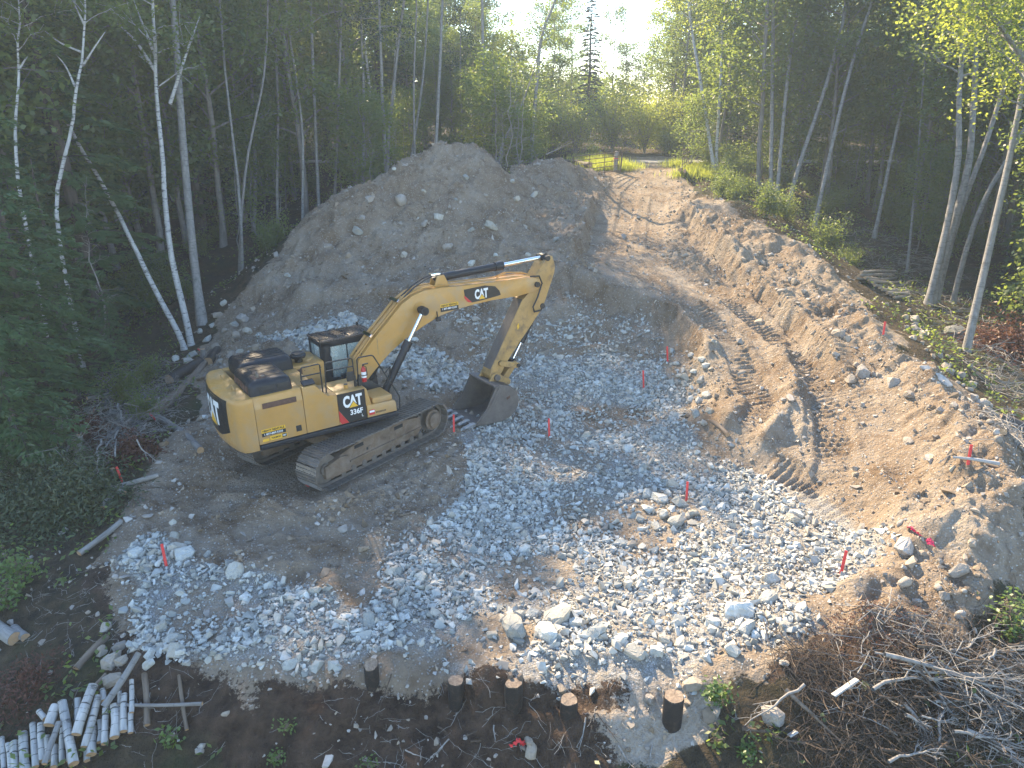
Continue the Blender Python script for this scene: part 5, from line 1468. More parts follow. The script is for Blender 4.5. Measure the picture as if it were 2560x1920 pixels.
def leaves_np(P, L, Wd, rng, axis=None, droop=0.3, flatness=0.6):
    """one rhombic leaf per point; axis gives the leaf's pointing direction (n,3)"""
    n = len(P)
    if axis is None:
        axis = rng.normal(0, 1, (n, 3)); axis[:, 2] = axis[:, 2] * 0.5 - droop
    axis = axis / np.maximum(np.linalg.norm(axis, axis=1, keepdims=True), 1e-9)
    up = rng.normal(0, 1, (n, 3)) * flatness; up[:, 2] += 1.0
    s = np.cross(axis, up); s /= np.maximum(np.linalg.norm(s, axis=1, keepdims=True), 1e-9)
    L = np.broadcast_to(L, n)[:, None]; Wd = np.broadcast_to(Wd, n)[:, None]
    a = P; c = P + axis * L; m = P + axis * L * 0.45
    Vq = np.stack([a, m + s * Wd * 0.5, c, m - s * Wd * 0.5], 1).reshape(-1, 3)
    Fq = np.arange(4 * n).reshape(n, 4)
    return Vq, Fq
def smooth_path(ctrl, n):
    ctrl = np.asarray(ctrl, float); t = np.linspace(0, len(ctrl) - 1, n)
    out = np.stack([np.interp(t, np.arange(len(ctrl)), ctrl[:, i]) for i in range(3)], 1)
    for _ in range(2):
        out[1:-1] = (out[:-2] + 2 * out[1:-1] + out[2:]) / 4
    return out

def broadleaf(seed, path, r0, crown0, R, nleaf, leaf=0.15, nbr=20, leafmat=None, bark=None, rise=0.55, clus=0.42):
    """trunk along path, limbs above the fraction crown0, leaf clusters on the twigs -> (wood mesh, leaf mesh)"""
    rng = np.random.default_rng(seed)
    path = np.asarray(path, float); n = len(path)
    t = np.linspace(0, 1, n)
    rad = r0 * (1 - 0.82 * t) ** 0.9; rad[0] *= 1.35
    paths = [(path, rad)]
    L = np.linalg.norm(path[-1] - path[0])
    tips = []
    for i in range(nbr):
        f = crown0 + (0.97 - crown0) * (i + rng.random()) / nbr
        p0 = np.array([np.interp(f, t, path[:, k]) for k in range(3)])
        a = i * 2.399 + rng.normal(0, 0.4)
        g = (f - crown0) / (1 - crown0)
        ln = R * (0.45 + 0.75 * math.sin(math.pi * min(1, 0.18 + 0.75 * g))) * rng.uniform(0.65, 1.15)
        el = rise + rng.normal(0, 0.15)
        d = np.array([math.cos(a) * math.cos(el), math.sin(a) * math.cos(el), math.sin(el)])
        k = 6; s = np.linspace(0, 1, k)
        br = p0 + d * ln * s[:, None] + np.array([0, 0, -0.18 * ln]) * (s ** 2)[:, None] + rng.normal(0, 0.05 * ln, (k, 3)) * s[:, None]
        rb = max(0.012, r0 * (1 - 0.82 * f) * 0.5)
        paths.append((br, rb * (1 - 0.8 * s)))
        tips.append((br[-1], 1.0)); tips.append((br[3], 0.6))
        for j in range(4):
            q = rng.uniform(0.35, 0.95); b0 = np.array([np.interp(q, s, br[:, m]) for m in range(3)])
            d2 = d + rng.normal(0, 0.7, 3); d2 /= np.linalg.norm(d2); l2 = ln * rng.uniform(0.22, 0.45)
            e = b0 + d2 * l2
            paths.append((np.stack([b0, (b0 + e) / 2 + rng.normal(0, 0.03, 3), e]), [rb * 0.4, rb * 0.25, 0.006]))
            tips.append((e, 0.8)); tips.append(((b0 + e) / 2, 0.5))
    wood = np_mesh('trunk', *tubes_np(paths[:1] + paths[1:], 7), bark, True)
    tp = np.array([q[0] for q in tips]); wt = np.array([q[1] for q in tips]); wt /= wt.sum()
    idx = rng.choice(len(tp), nleaf, p=wt)
    P = tp[idx] + rng.normal(0, clus, (nleaf, 3)) * np.array([1, 1, 0.7])
    crown = np_mesh('crown', *leaves_np(P, leaf * rng.uniform(0.7, 1.3, nleaf), leaf * 0.62, rng), leafmat)
    return wood, crown
def hemlock(seed, H, R, nb, per, z0=0.06, needle=0.20, leafmat=None, bark=None, droop=0.35, lean=(0, 0)):
    """conifer with flat drooping sprays"""
    rng = np.random.default_rng(seed)
    k = 14; s = np.linspace(0, 1, k)
    tr = np.stack([lean[0] * s ** 1.3 * H + rng.normal(0, 0.03, k), lean[1] * s ** 1.3 * H + rng.normal(0, 0.03, k), s * H], 1)
    paths = [(tr, 0.018 * H * (1 - 0.93 * s) ** 0.9)]
    PP, AX, LL = [], [], []
    for i in range(nb):
        f = z0 + (0.985 - z0) * (i + rng.random()) / nb
        z = f * H
        a = i * 2.399 + rng.normal(0, 0.3)
        ln = R * (1 - f) ** 0.75 * rng.uniform(0.6, 1.15) + 0.15
        if f < 0.2: ln *= rng.uniform(0.3, 1.0)
        d = np.array([math.cos(a), math.sin(a), rng.uniform(-0.05, 0.30)])
        side = np.array([-math.sin(a), math.cos(a), 0])
        q = np.linspace(0, 1, 7)
        p0 = np.array([np.interp(f, s, tr[:, m]) for m in range(3)])
        br = p0 + d * ln * q[:, None] + np.array([0, 0, -droop * ln]) * (q ** 2)[:, None]
        paths.append((br, np.maximum(0.006, 0.010 * ln) * (1 - 0.85 * q)))
        m = max(4, int(per * ln / R * 1.6))
        u = rng.uniform(0.15, 1.0, m); sd = rng.choice([-1, 1], m)
        base = np.stack([np.interp(u, q, br[:, c]) for c in range(3)], 1)
        sl = ln * 0.38 * (1.05 - u) * rng.uniform(0.5, 1.2, m) + 0.06        # side twig length
        nn = 6
        v = rng.random((m, nn))
        tw = side[None] * sd[:, None] * 0.85 + d[None] * 0.55
        pos = base[:, None] + tw[:, None] * (sl[:, None] * v)[..., None]
        pos[..., 2] -= 0.25 * (sl[:, None] * v) ** 1.5
        pos += rng.normal(0, 0.02, pos.shape)
        ax = tw[:, None] * 0.7 + side[None, None] * rng.choice([-1, 1], (m, nn))[..., None] * 0.25 + d[None, None] * rng.uniform(-0.2, 0.8, (m, nn))[..., None]
        ax[..., 2] -= 0.30
        PP.append(pos.reshape(-1, 3)); AX.append(ax.reshape(-1, 3))
    P = np.concatenate(PP); A = np.concatenate(AX); n = len(P)
    wood = np_mesh('trunk', *tubes_np(paths, 6), bark, True)
    crown = np_mesh('crown', *leaves_np(P, needle * rng.uniform(0.6, 1.3, n), needle * 0.36, rng, A, 0, 0.35), leafmat)
    return wood, crown
def bush(seed, H, R, nleaf, leaf, leafmat, bark, stems=7):
    rng = np.random.default_rng(seed)
    paths, tips = [], []
    for i in range(stems):
        a = rng.uniform(0, 6.28); rr = R * rng.uniform(0.2, 1.0)
        top = np.array([math.cos(a) * rr, math.sin(a) * rr, H * rng.uniform(0.55, 1.0)])
        q = np.linspace(0, 1, 6)[:, None]
        br = top * np.concatenate([q ** 1.4, q ** 1.4, q ** 0.8], 1) + rng.normal(0, 0.03 * H, (6, 3)) * q
        paths.append((br, 0.012 * H * (1 - 0.8 * q[:, 0])))
        for j in range(7):
            u = rng.uniform(0.25, 1); b0 = np.array([np.interp(u, q[:, 0], br[:, m]) for m in range(3)])
            e = b0 + rng.normal(0, 0.16 * H, 3) * np.array([1, 1, 0.7]); e[2] = max(e[2], 0.1)
            paths.append((np.stack([b0, (b0 + e) / 2, e]), [0.008, 0.006, 0.003])); tips += [e, (b0 + e) / 2]
    tp = np.array(tips); P = tp[rng.integers(0, len(tp), nleaf)] + rng.normal(0, 0.07 * H + 0.05, (nleaf, 3))
    P[:, 2] = np.abs(P[:, 2])
    wood = np_mesh('stem', *tubes_np(paths, 5), bark, True)
    return wood, np_mesh('foliage', *leaves_np(P, leaf * rng.uniform(0.7, 1.3, nleaf), leaf * 0.62, rng), leafmat)
def snag(seed, H, r0, nbr, bark, z0=0.1, ln0=0.9):
    """bare dead sapling with twigs"""
    rng = np.random.default_rng(seed)
    s = np.linspace(0, 1, 12)
    tr = np.stack([np.cumsum(rng.normal(0, 0.012 * H, 12)), np.cumsum(rng.normal(0, 0.012 * H, 12)), s * H], 1); tr[0, :2] = 0
    paths = [(tr, r0 * (1 - 0.85 * s))]
    for i in range(nbr):
        f = rng.uniform(z0, 0.97); p0 = np.array([np.interp(f, s, tr[:, m]) for m in range(3)])
        a = rng.uniform(0, 6.28); ln = ln0 * rng.uniform(0.4, 1.4) * (1.15 - f)
        d = np.array([math.cos(a), math.sin(a), rng.uniform(-0.2, 0.6)])
        q = np.linspace(0, 1, 5)
        br = p0 + d * ln * q[:, None] + rng.normal(0, 0.05, (5, 3)) * q[:, None]
        paths.append((br, 0.010 * (1 - 0.8 * q)))
        for j in range(2):
            b0 = br[rng.integers(2, 5)]; paths.append((np.stack([b0, b0 + (d + rng.normal(0, 0.6, 3)) * ln * 0.3]), [0.005, 0.002]))
    return np_mesh('trunk', *tubes_np(paths, 5), bark, True)

def straight(H, seed, wob=0.02, lean=(0, 0)):
    rng = np.random.default_rng(seed); s = np.linspace(0, 1, 14)
    p = np.stack([np.cumsum(rng.normal(0, wob, 14)) + lean[0] * s * H, np.cumsum(rng.normal(0, wob, 14)) + lean[1] * s * H, s * H], 1)
    p[0, :2] = 0
    return p
PROTO = {}
PROTO['maple'] = [broadleaf(10 + i, straight(H, i, 0.07), 0.13, c0, R, 9000, 0.215, 30, M_LEAF, M_GREYB) for i, (H, c0, R) in enumerate(((15, 0.18, 2.7), (17, 0.24, 2.9), (14, 0.12, 2.5), (18, 0.30, 3.1)))]
PROTO['birch'] = [broadleaf(30 + i, straight(H, 50 + i, 0.09, (0.03, 0.02)), 0.10, 0.45, 2.3, 5200, 0.19, 20, M_LEAF, M_BIRCH) for i, H in enumerate((15, 16))]
PROTO['sapling'] = [broadleaf(50 + i, straight(H, 80 + i, 0.06), 0.05, 0.16, 1.6, 3600, 0.19, 20, M_LEAF, M_GREYB) for i, H in enumerate((6.5, 8.0, 7.2))]
PROTO['hemlock'] = [hemlock(70 + i, H, R, 110, 38, 0.05, 0.30, M_NEEDLE, M_DARKB) for i, (H, R) in enumerate(((13, 2.7), (11, 2.4), (15, 2.9)))]
PROTO['spruce'] = [hemlock(90 + i, H, R, 110, 30, 0.16, 0.27, M_SPRUCE, M_DARKB, 0.28) for i, (H, R) in enumerate(((15, 2.0), (17, 2.2)))]
PROTO['pine'] = [broadleaf(95 + i, straight(19, 95 + i, 0.05), 0.15, 0.55, 2.0, 2600, 0.20, 14, M_SPRUCE, M_PALEB, 0.2) for i in range(2)]
PROTO['bush'] = [bush(110 + i, 2.2, 1.3, 2200, 0.13, M_LEAF, M_GREYB) for i in range(3)]
PROTO['alder'] = [bush(120 + i, 5.5, 3.0, 7000, 0.17, M_LEAFSUN, M_GREYB, 12) for i in range(2)]
PROTO['snag'] = [(snag(130 + i, 6.5, 0.035, 46, M_DEADB), None) for i in range(4)]

TREE_XY = []
def plant(kind, x, y, label, group, s=1.0, name=None, cat='tree', var=None, parts=('trunk', 'crown'), sink=0.08, lean=0.03):
    w, c = PROTO[kind][random.randrange(len(PROTO[kind])) if var is None else var]
    t = thing(name or kind + '_tree', label, cat, (x, y, hz1(x, y) - sink), (random.gauss(0, lean), random.gauss(0, lean), random.uniform(0, 6.28)), group)
    sc = s * random.uniform(0.94, 1.06)
    t.scale = (sc, sc, sc)
    obj(parts[0], w, t)
    if c is not None: obj(parts[1], c, t)
    TREE_XY.append((x, y))
    return t

# --- trees one can single out: trunk drawn through the places where the photograph shows it
def hero(label, pts, d, r_top_px, kind, name, H=17.0, dd=0.0, crown0=0.5, R=2.0, nleaf=3000, nbr=16, seed=0, leafmat=None, bark=None, leaf=0.17, group=None, extra=()):
    """pts: places on the trunk from foot to top at camera depth d (leaning back by dd metres towards the top)"""
    W3 = [at_d(px, py, d + dd * i / max(1, len(pts) - 1)) for i, (px, py) in enumerate(pts)]
    foot = W3[0].copy(); foot[2] = hz1(foot[0], foot[1]) - 0.1
    if foot[2] < W3[0][2] - 0.3: W3 = [foot] + W3
    else: W3[0] = foot
    dirv = W3[-1] - W3[-2]; dirv /= np.linalg.norm(dirv); dirv = dirv * 0.6 + np.array([0, 0, 0.4]); dirv /= np.linalg.norm(dirv)
    top = foot[2] + H
    while W3[-1][2] < top: W3.append(W3[-1] + dirv * 1.6)
    base = W3[0].copy()
    path = smooth_path(np.array(W3) - base, 22)
    path += np.random.default_rng(seed).normal(0, 0.02, path.shape) * np.linspace(0, 1, 22)[:, None]
    r0 = r_top_px * d / FPX / 2 * (0.78 if r_top_px < 16 else 0.9)
    w, c = broadleaf(seed + 900, path, r0, crown0, R, nleaf, leaf, nbr, leafmat or M_LEAF, bark or M_GREYB)
    t = thing(name, label, 'tree', tuple(base), (0, 0, 0), group)
    obj('trunk', w, t); obj('crown', c, t)
    for ex in extra:                                            # forks and bare limbs
        q = np.array([at_d(px, py, d + dd * 0.5) - base for px, py in ex])
        pp = smooth_path(q, 10)
        obj('limb', np_mesh('limb', *tubes_np([(pp, np.linspace(r0 * 0.55, 0.012, 10))], 7), bark or M_GREYB, True), t)
    TREE_XY.append((base[0], base[1]))
    return t
hero('white birch leaning far left out of the rocks at the foot of the spoil heap', [(458, 852), (420, 784), (389, 729), (346, 640), (311, 556), (257, 467), (194, 354), (155, 284), (128, 218), (90, 120)], 30.5, 17, 'birch', 'birch_tree', 13, 0, 0.72, 1.6, 1400, 10, 1, bark=M_BIRCH)
hero('nearly upright white birch rising beside the far-leaning birch', [(476, 848), (447, 718), (424, 640), (412, 498), (408, 389), (389, 253), (390, 136)], 31.0, 20, 'birch', 'birch_tree', 15, 0, 0.62, 2.0, 2200, 14, 2, bark=M_BIRCH, extra=(((389, 140), (360, 70), (334, 0)), ((389, 180), (340, 100), (272, 40)), ((425, 260), (470, 120), (500, 40))))
hero('thin crooked white birch forking above the dark hemlocks', [(136, 560), (136, 474), (187, 311), (183, 249), (205, 160), (210, 128), (211, 60), (214, 0)], 27.0, 14, 'birch', 'birch_tree', 15, 0, 0.70, 1.8, 1200, 10, 3, bark=M_BIRCH, extra=(((203, 130), (150, 108), (113, 78)), ((187, 215), (165, 165), (140, 136)), ((207, 165), (235, 120), (264, 78)), ((210, 60), (195, 30), (182, 0))))
hero('slim white birch half hidden by hemlock boughs at the clearing edge', [(44, 480), (41, 397), (36, 300), (50, 194), (42, 130), (50, 60), (47, 10)], 26.0, 13, 'birch', 'birch_tree', 14, 0, 0.62, 1.8, 1500, 12, 4, bark=M_BIRCH, extra=(((50, 170), (62, 150), (70, 140)),))
hero('thick grey pine trunk standing between the birches and the spoil heap', [(506, 812), (482, 640), (468, 480), (451, 272), (440, 100), (432, 0)], 32.5, 25, 'pine', 'pine_tree', 21, 0, 0.62, 2.4, 2600, 16, 5, M_SPRUCE, M_PALEB)
HS = 'slender grey trunk standing in the dark wood left of the spoil heap'
for i, (pts, d, w) in enumerate((([(606, 680), (606, 638), (599, 467), (575, 300), (560, 155), (555, 60)], 37, 11), ([(600, 690), (603, 474), (630, 330), (650, 250), (661, 187), (670, 60)], 37.5, 10), ([(797, 540), (797, 513), (790, 350), (781, 117), (776, 0)], 43, 13), ([(836, 500), (845, 300), (855, 0)], 43.5, 11), ([(760, 600), (755, 480), (762, 330), (740, 200)], 41, 9), ([(700, 620), (690, 460), (698, 300), (690, 120)], 42, 10), ([(640, 640), (640, 500), (636, 330)], 44, 12), ([(967, 420), (975, 300), (998, 78), (1012, 0)], 46, 13), ([(905, 480), (912, 300), (905, 100)], 46, 10), ([(1037, 400), (1033, 194), (1040, 60)], 45, 8))):
    hero(HS, pts, d, w, 'tree', 'slender_tree', 16.5 + (i % 3), 0, 0.52, 2.0, 2400, 14, 20 + i, bark=(M_PALEB, M_GREYB)[i % 2], group='slender trunks in the left wood')
HB = 'tall straight bare-stemmed tree behind the crest of the spoil heap'
for i, (pts, d, w) in enumerate((([(1088, 420), (1091, 350), (1100, 150), (1107, 0)], 45, 14), ([(1210, 430), (1208, 350), (1207, 150), (1206, 0)], 48, 15), ([(1328, 420), (1330, 330), (1345, 180), (1348, 97), (1372, 40), (1390, 0)], 48, 15), ([(1020, 440), (1060, 200), (1070, 0)], 49, 10))):
    hero(HB, pts, d, w, 'tree', 'tall_tree', 15, 0, 0.62, 1.4, 900, 12, 40 + i, bark=M_PALEB, group='bare stems behind the heap')
hero('pale sapling leaning right behind the saddle of the spoil heap', [(1245, 420), (1252, 369), (1275, 320), (1300, 270), (1320, 220), (1335, 180)], 45, 9, 'tree', 'leaning_sapling', 9, 0, 0.7, 1.2, 500, 8, 50, bark=M_PALEB)
hero('white birch stem curving left beside the right-hand gate', [(1786, 440), (1778, 380), (1762, 270), (1750, 194), (1735, 110), (1722, 30)], 49, 13, 'birch', 'birch_tree', 16, 0, 0.42, 1.9, 2600, 16, 51, M_LEAFSUN, M_BIRCH)
hero('white birch stem curving right beside the right-hand gate', [(1790, 440), (1790, 380), (1797, 280), (1803, 194), (1806, 90), (1807, 20)], 49.3, 12, 'birch', 'birch_tree', 16, 0, 0.42, 1.9, 2600, 16, 52, M_LEAFSUN, M_BIRCH)
HR = 'smooth grey trunk leaning right at the edge of the wood behind the berm'
for i, (pts, d, w) in enumerate((([(1927, 500), (1930, 250), (1933, 0)], 45, 14), ([(1941, 510), (1955, 330), (1972, 155), (2000, 0)], 44.5, 13), ([(1966, 525), (2000, 400), (2058, 241), (2095, 110), (2120, 0)], 43.5, 15), ([(2036, 565), (2075, 380), (2120, 194), (2150, 90), (2182, 0)], 42, 14), ([(2184, 600), (2210, 480), (2240, 330), (2275, 187), (2310, 60)], 42, 13), ([(2268, 680), (2285, 500), (2300, 350), (2304, 250)], 40, 8))):
    hero(HR, pts, d, w, 'tree', 'leaning_tree', 17, 0, 0.50, 2.2, 2800, 16, 60 + i, bark=M_PALEB, group='leaning trunks behind the berm')
HQ = 'one of a clump of mottled stems fanning out beside the log stack'
for i, (pts, d, w) in enumerate((([(2318, 770), (2335, 700), (2380, 520), (2400, 380), (2395, 300), (2400, 180)], 33, 22), ([(2325, 765), (2360, 640), (2420, 440), (2432, 311), (2440, 150), (2440, 20)], 33.3, 24), ([(2345, 740), (2385, 560), (2460, 380), (2500, 240), (2536, 152)], 33.6, 18), ([(2390, 720), (2430, 560), (2475, 470), (2512, 408), (2560, 330)], 34, 16))):
    hero(HQ, pts, d, w, 'tree', 'mottled_tree', 15, 0, 0.52, 2.2, 2600, 16, 70 + i, bark=M_PALEB, group='clump of mottled stems')
hero('thick pale trunk leaning right above the strewn field stones', [(2419, 862), (2450, 720), (2475, 620), (2516, 428), (2545, 300), (2558, 200), (2590, 60)], 27.5, 25, 'tree', 'pale_leaning_tree', 15, 0, 0.55, 2.4, 3600, 18, 80, bark=M_PALEB)
hero('leafy maple whose sunlit bough hangs in from beside the clearing', [(2660, 700), (2640, 500), (2600, 300), (2570, 160), (2500, 60), (2440, 0)], 22.0, 26, 'tree', 'maple_tree', 13, 0, 0.42, 2.6, 9000, 26, 81, M_LEAFSUN, M_PALEB, 0.125)

# --- hemlocks close to the left edge, finer needles
NEAR_HEM = [hemlock(200 + i, H, R, 84, 46, 0.10, 0.19, M_NEEDLE, M_DARKB, 0.36) for i, (H, R) in enumerate(((10.5, 2.9), (8.5, 2.6), (12.5, 3.0)))]
PROTO['near_hemlock'] = NEAR_HEM
for px, py, d, s, v, lab in ((130, 1060, 23.5, 0.95, 0, 'dense green hemlock spreading flat boughs over the mossy rocks'), (40, 1090, 21.0, 0.9, 1, 'hemlock with bare lower trunk beside the mossy rocks'), (195, 1000, 26.0, 0.62, 2, 'broad dark hemlock behind the mossy rocks'),
                             (-60, 1000, 22.5, 1.0, 2, 'tall hemlock crowding the clearing beside the slim birch'), (290, 915, 28.5, 0.36, 1, 'small hemlock in front of the leaning birch'), (60, 860, 29.0, 1.05, 0, 'hemlock of medium height in the deep shade behind the slim birch'), (215, 850, 34.0, 0.9, 0, 'slim hemlock in the deep shade behind the far-leaning birch')):
    p = at_d(px, py, d)
    plant('near_hemlock', p[0], p[1], lab, 'hemlocks along the left edge', s, 'hemlock_tree', var=v, lean=0.02)

# --- the woods all round
SUNH = np.array([math.sin(SUN_AZ), math.cos(SUN_AZ)])
def zone(x, y):
    if y > 61: return 'beyond the road'
    if y > 51.5 and abs(y - 58) < 6.5: return 'along the near side of the road'
    if x < -8: return 'in the wood behind the leaning birches' if y < 46 else 'deep in the wood behind the leaning birches'
    if x < 5: return 'behind the crest of the spoil heap'
    if y > 44: return 'in the wood behind the berm'
    return 'in the wood around the log stack below the berm'
SIZEW = {'maple': ('middling leafy hardwood tree', 'tall leafy hardwood tree', 'towering leafy hardwood tree'), 'hemlock': ('short dark hemlock', 'dark drooping hemlock', 'tall dark hemlock'), 'spruce': ('short narrow spruce', 'dark narrow spruce', 'tall narrow spruce'),
         'birch': ('slight white-barked birch', 'white-barked birch', 'tall white-barked birch'), 'pine': ('thin-crowned pine', 'tall thin-crowned pine', 'tall thin-crowned pine'), 'sapling': ('small leafy sapling', 'leafy sapling', 'well-grown leafy sapling'), 'snag': ('short bare dead sapling', 'bare dead sapling with bleached twigs', 'tall bare dead sapling'), 'bush': ('small low leafy bush', 'low leafy bush', 'full leafy bush')}
def wood_label(k, s, x, y):
    return SIZEW[k][0 if s < 0.82 else 1 if s < 1.02 else 2] + ' ' + zone(x, y)
def free(x, y, r):
    return all((x - a) ** 2 + (y - b) ** 2 > r * r for a, b in TREE_XY)
def outside(x, y, m):
    return poly_sd(np.array([x]), np.array([y]), CLEAR)[0] < -m
def cap_height(x, y):
    """tallest tree here that still leaves the driveway and the berm in the sun"""
    s = np.arange(1.0, 36.0, 0.5); z0 = hz1(x, y)
    px_, py_ = x - SUNH[0] * s, y - SUNH[1] * s
    ins = poly_sd(px_, py_, LIT) > 0
    if not ins.any(): return 99.0
    i = int(np.argmax(ins))
    return s[i] * math.tan(SUN_EL) + hz1(px_[i], py_[i]) - z0
HT = {'maple': 16.5, 'hemlock': 13.5, 'spruce': 16.0, 'birch': 15.5, 'pine': 19.0, 'sapling': 7.2, 'snag': 0.0, 'bush': 0.0}
def fill(n, xr, yr, kinds, rmin, smin=0.85, smax=1.15, margin=0.8, cond=None, tries=4000):
    c = 0
    for _ in range(tries):
        if c >= n: break
        x, y = random.uniform(*xr), random.uniform(*yr)
        if abs(y - 58.1) < 3.0 or not free(x, y, rmin) or not outside(x, y, margin): continue
        if abs(x) > y * 0.70 + 5: continue
        if cond and not cond(x, y): continue
        dp = y * _c + (CAM_H - 4) * _s; qx = 1280 + FPX * x / dp
        if 235 < qx < 1000 and dp < 39.5 and kinds[0][0] not in ('snag', 'bush'): continue
        if 2150 < qx < 2620 and dp < 39: continue
        if 1770 < qx < 2250 and dp < 46.5 and kinds[0][0] != 'bush': continue
        k = random.choices([q[0] for q in kinds], [q[1] for q in kinds])[0]
        sc_ = random.uniform(smin, smax); hc = cap_height(x, y)
        if HT[k] * sc_ > hc and random.random() < 0.96:
            if hc < 4.0: continue
            if HT[k] * 0.55 > hc: k = 'sapling'
            sc_ = min(sc_, hc / max(HT[k], 1))
        nm = {'snag': 'dead_sapling', 'bush': 'leafy_bush', 'sapling': 'leafy_sapling'}.get(k, k + '_tree')
        plant(k, x, y, wood_label(k, sc_, x, y), {'snag': 'dead saplings', 'bush': 'bushes at the wood edge'}.get(k, k + ' trees of the woods'), sc_, nm, 'bush' if k == 'bush' else 'tree', parts=('stem', 'foliage') if k == 'bush' else ('trunk', 'crown'))
        c += 1
lane = lambda x, y: not (2.0 < x < 12.5 and 30 < y < 62)
# left wood, tall
fill(28, (-27, -9.5), (27, 46), [('maple', 8), ('hemlock', 3), ('birch', 1)], 2.2, 1.2, 1.42)
fill(44, (-42, -9), (44, 66), [('maple', 8), ('hemlock', 2), ('birch', 1), ('spruce', 1)], 2.4, 1.05, 1.3)
fill(24, (-9, 3.5), (45, 56), [('pine', 1), ('sapling', 5)], 1.8, 0.7, 0.95, 0.5, lambda x, y: lane(x, y))
fill(24, (-24, -8), (26, 48), [('sapling', 3), ('snag', 4)], 1.3, 0.7, 1.1)
fill(22, (-9, 2.0), (43, 56), [('snag', 3), ('sapling', 2)], 1.2, 0.6, 1.0, 0.4)
# beyond the road
fill(40, (-36, -7), (62, 84), [('maple', 7), ('spruce', 1), ('hemlock', 1), ('birch', 1)], 2.6, 0.85, 1.05)
fill(10, (-13, -4), (66, 80), [('maple', 1)], 2.2, 0.5, 0.6)
fill(6, (-9, -2), (80, 88), [('maple', 3)], 2.4, 0.9, 1.1)
for px_, d_, s_ in ((1130, 64, 0.60), (1185, 65, 0.66), (1240, 64, 0.62), (1290, 66, 0.68), (1340, 66, 0.60), (1372, 70, 0.74), (1668, 70, 0.80), (1700, 64, 0.9), (1730, 67, 0.95), (1690, 72, 0.9)):
    p = at_d(px_, 390, d_)
    plant('maple', p[0], p[1], 'leafy tree beside the gap of sky behind the road', 'trees framing the sky gap', s_, 'roadside_tree')
fill(34, (15, 56), (62, 84), [('maple', 8), ('spruce', 1), ('hemlock', 1), ('birch', 1)], 2.6, 0.9, 1.1)
# right wood
fill(36, (13, 42), (40, 56), [('maple', 9), ('hemlock', 1), ('birch', 1)], 2.3, 0.9, 1.15, 1.0)
fill(20, (15.5, 32), (24, 42), [('maple', 3), ('hemlock', 4), ('sapling', 2)], 2.3, 0.8, 1.0, 2.5, lambda x, y: y > 33 or x > 20)
fill(30, (13, 34), (30, 55), [('sapling', 5), ('snag', 2), ('bush', 2)], 1.4, 0.6, 1.0, 1.2)
fill(26, (-28, -9), (22, 44), [('bush', 1)], 1.3, 0.5, 0.9, 1.0)
fill(34, (11, 30), (36, 54), [('bush', 1)], 1.1, 0.5, 0.95, 1.3)
fill(30, (11.5, 42), (52, 64), [('bush', 2), ('sapling', 2)], 1.1, 0.7, 1.1, 0.8)
fill(26, (-40, 2), (52, 64), [('bush', 2), ('sapling', 2)], 1.1, 0.7, 1.1, 0.8)
# the sunlit alders across the road and the spruce above them
for px, py, d, s, v in ((1440, 392, 61.5, 0.85, 0), (1530, 392, 63.0, 0.95, 1), (1610, 392, 62.5, 0.80, 0), (1660, 392, 64.5, 0.85, 1), (1380, 395, 62.5, 0.9, 1), (1710, 390, 66, 0.85, 0)):
    p = at_d(px, py, d)
    plant('alder', p[0], max(p[1], 61.4), 'sunlit yellow-green alder thicket across the road from the gates', 'alders across the road', s, 'alder_bush', 'bush', v, ('stem', 'foliage'))
p = at_d(1466, 390, 76)
plant('spruce', p[0], p[1], 'pointed dark spruce rising above the alders into the open sky', None, 0.93, 'spruce_tree', var=0, lean=0.005)
for px, d, s in ((1395, 80, 0.70), (1560, 82, 0.62), (1600, 84, 0.60), (1520, 84, 0.68), (1425, 84, 0.7), (1640, 80, 0.62)):
    p = at_d(px, 385, d)
    plant('maple', p[0], p[1], 'rounded tree standing far beyond the road below the gap of sky', 'far trees under the sky gap', s, 'far_tree')
# a wood too far off to count
def far_wood():
    rng = np.random.default_rng(77); VV, FF, off = [], [], 0
    for i in range(95):
        x = rng.uniform(-95, 100); y = rng.uniform(87, 118)
        hgt = rng.uniform(9, 14) if not (2 < x < 17) else rng.uniform(6.5, 8.5)
        n = 800
        P = rng.normal(0, 1, (n, 3)); P /= np.linalg.norm(P, axis=1, keepdims=True); P *= rng.random((n, 1)) ** 0.4
        P = P * np.array([3.0, 3.0, hgt * 0.45]) + np.array([x, y, 6.0 + hgt * 0.5]); P += rng.normal(0, 0.5, P.shape)
        v, f = leaves_np(P, 0.55 * rng.uniform(0.7, 1.3, n), 0.36, rng)
        VV.append(v); FF.append(f + off); off += len(v)
    return np_mesh('far_wood', np.concatenate(VV), np.concatenate(FF), M_LEAF)
tag(obj('far_wood', far_wood()), 'distant green wood beyond the road', None, None, 'stuff')
# low plants on the forest floor
def ground_cover():
    rng = np.random.default_rng(78)
    x = rng.uniform(-30, 30, 26000); y = rng.uniform(9, 60, 26000)
    g_, hm, lt, sd_, hp = masks(x, y)
    k = (rng.random(len(x)) < lt * sstep(0.0, 0.3, fbm(x, y, 2.5, 3, 160) + 0.12)) & (np.abs(y - 58.1) > 2.2)
    x, y = x[k], y[k]
    m = 4
    P = np.stack([np.repeat(x, m), np.repeat(y, m), np.repeat(hz(x, y), m)], 1); n = len(P)
    P[:, :2] += rng.normal(0, 0.10, (n, 2)); P[:, 2] += np.abs(rng.normal(0, 0.14, n))
    return np_mesh('ground_plants', *leaves_np(P, 0.14 * rng.uniform(0.6, 1.4, n), 0.08, rng), M_LEAF)
tag(obj('ground_plants', ground_cover()), 'low green plants on the forest floor', None, None, 'stuff')
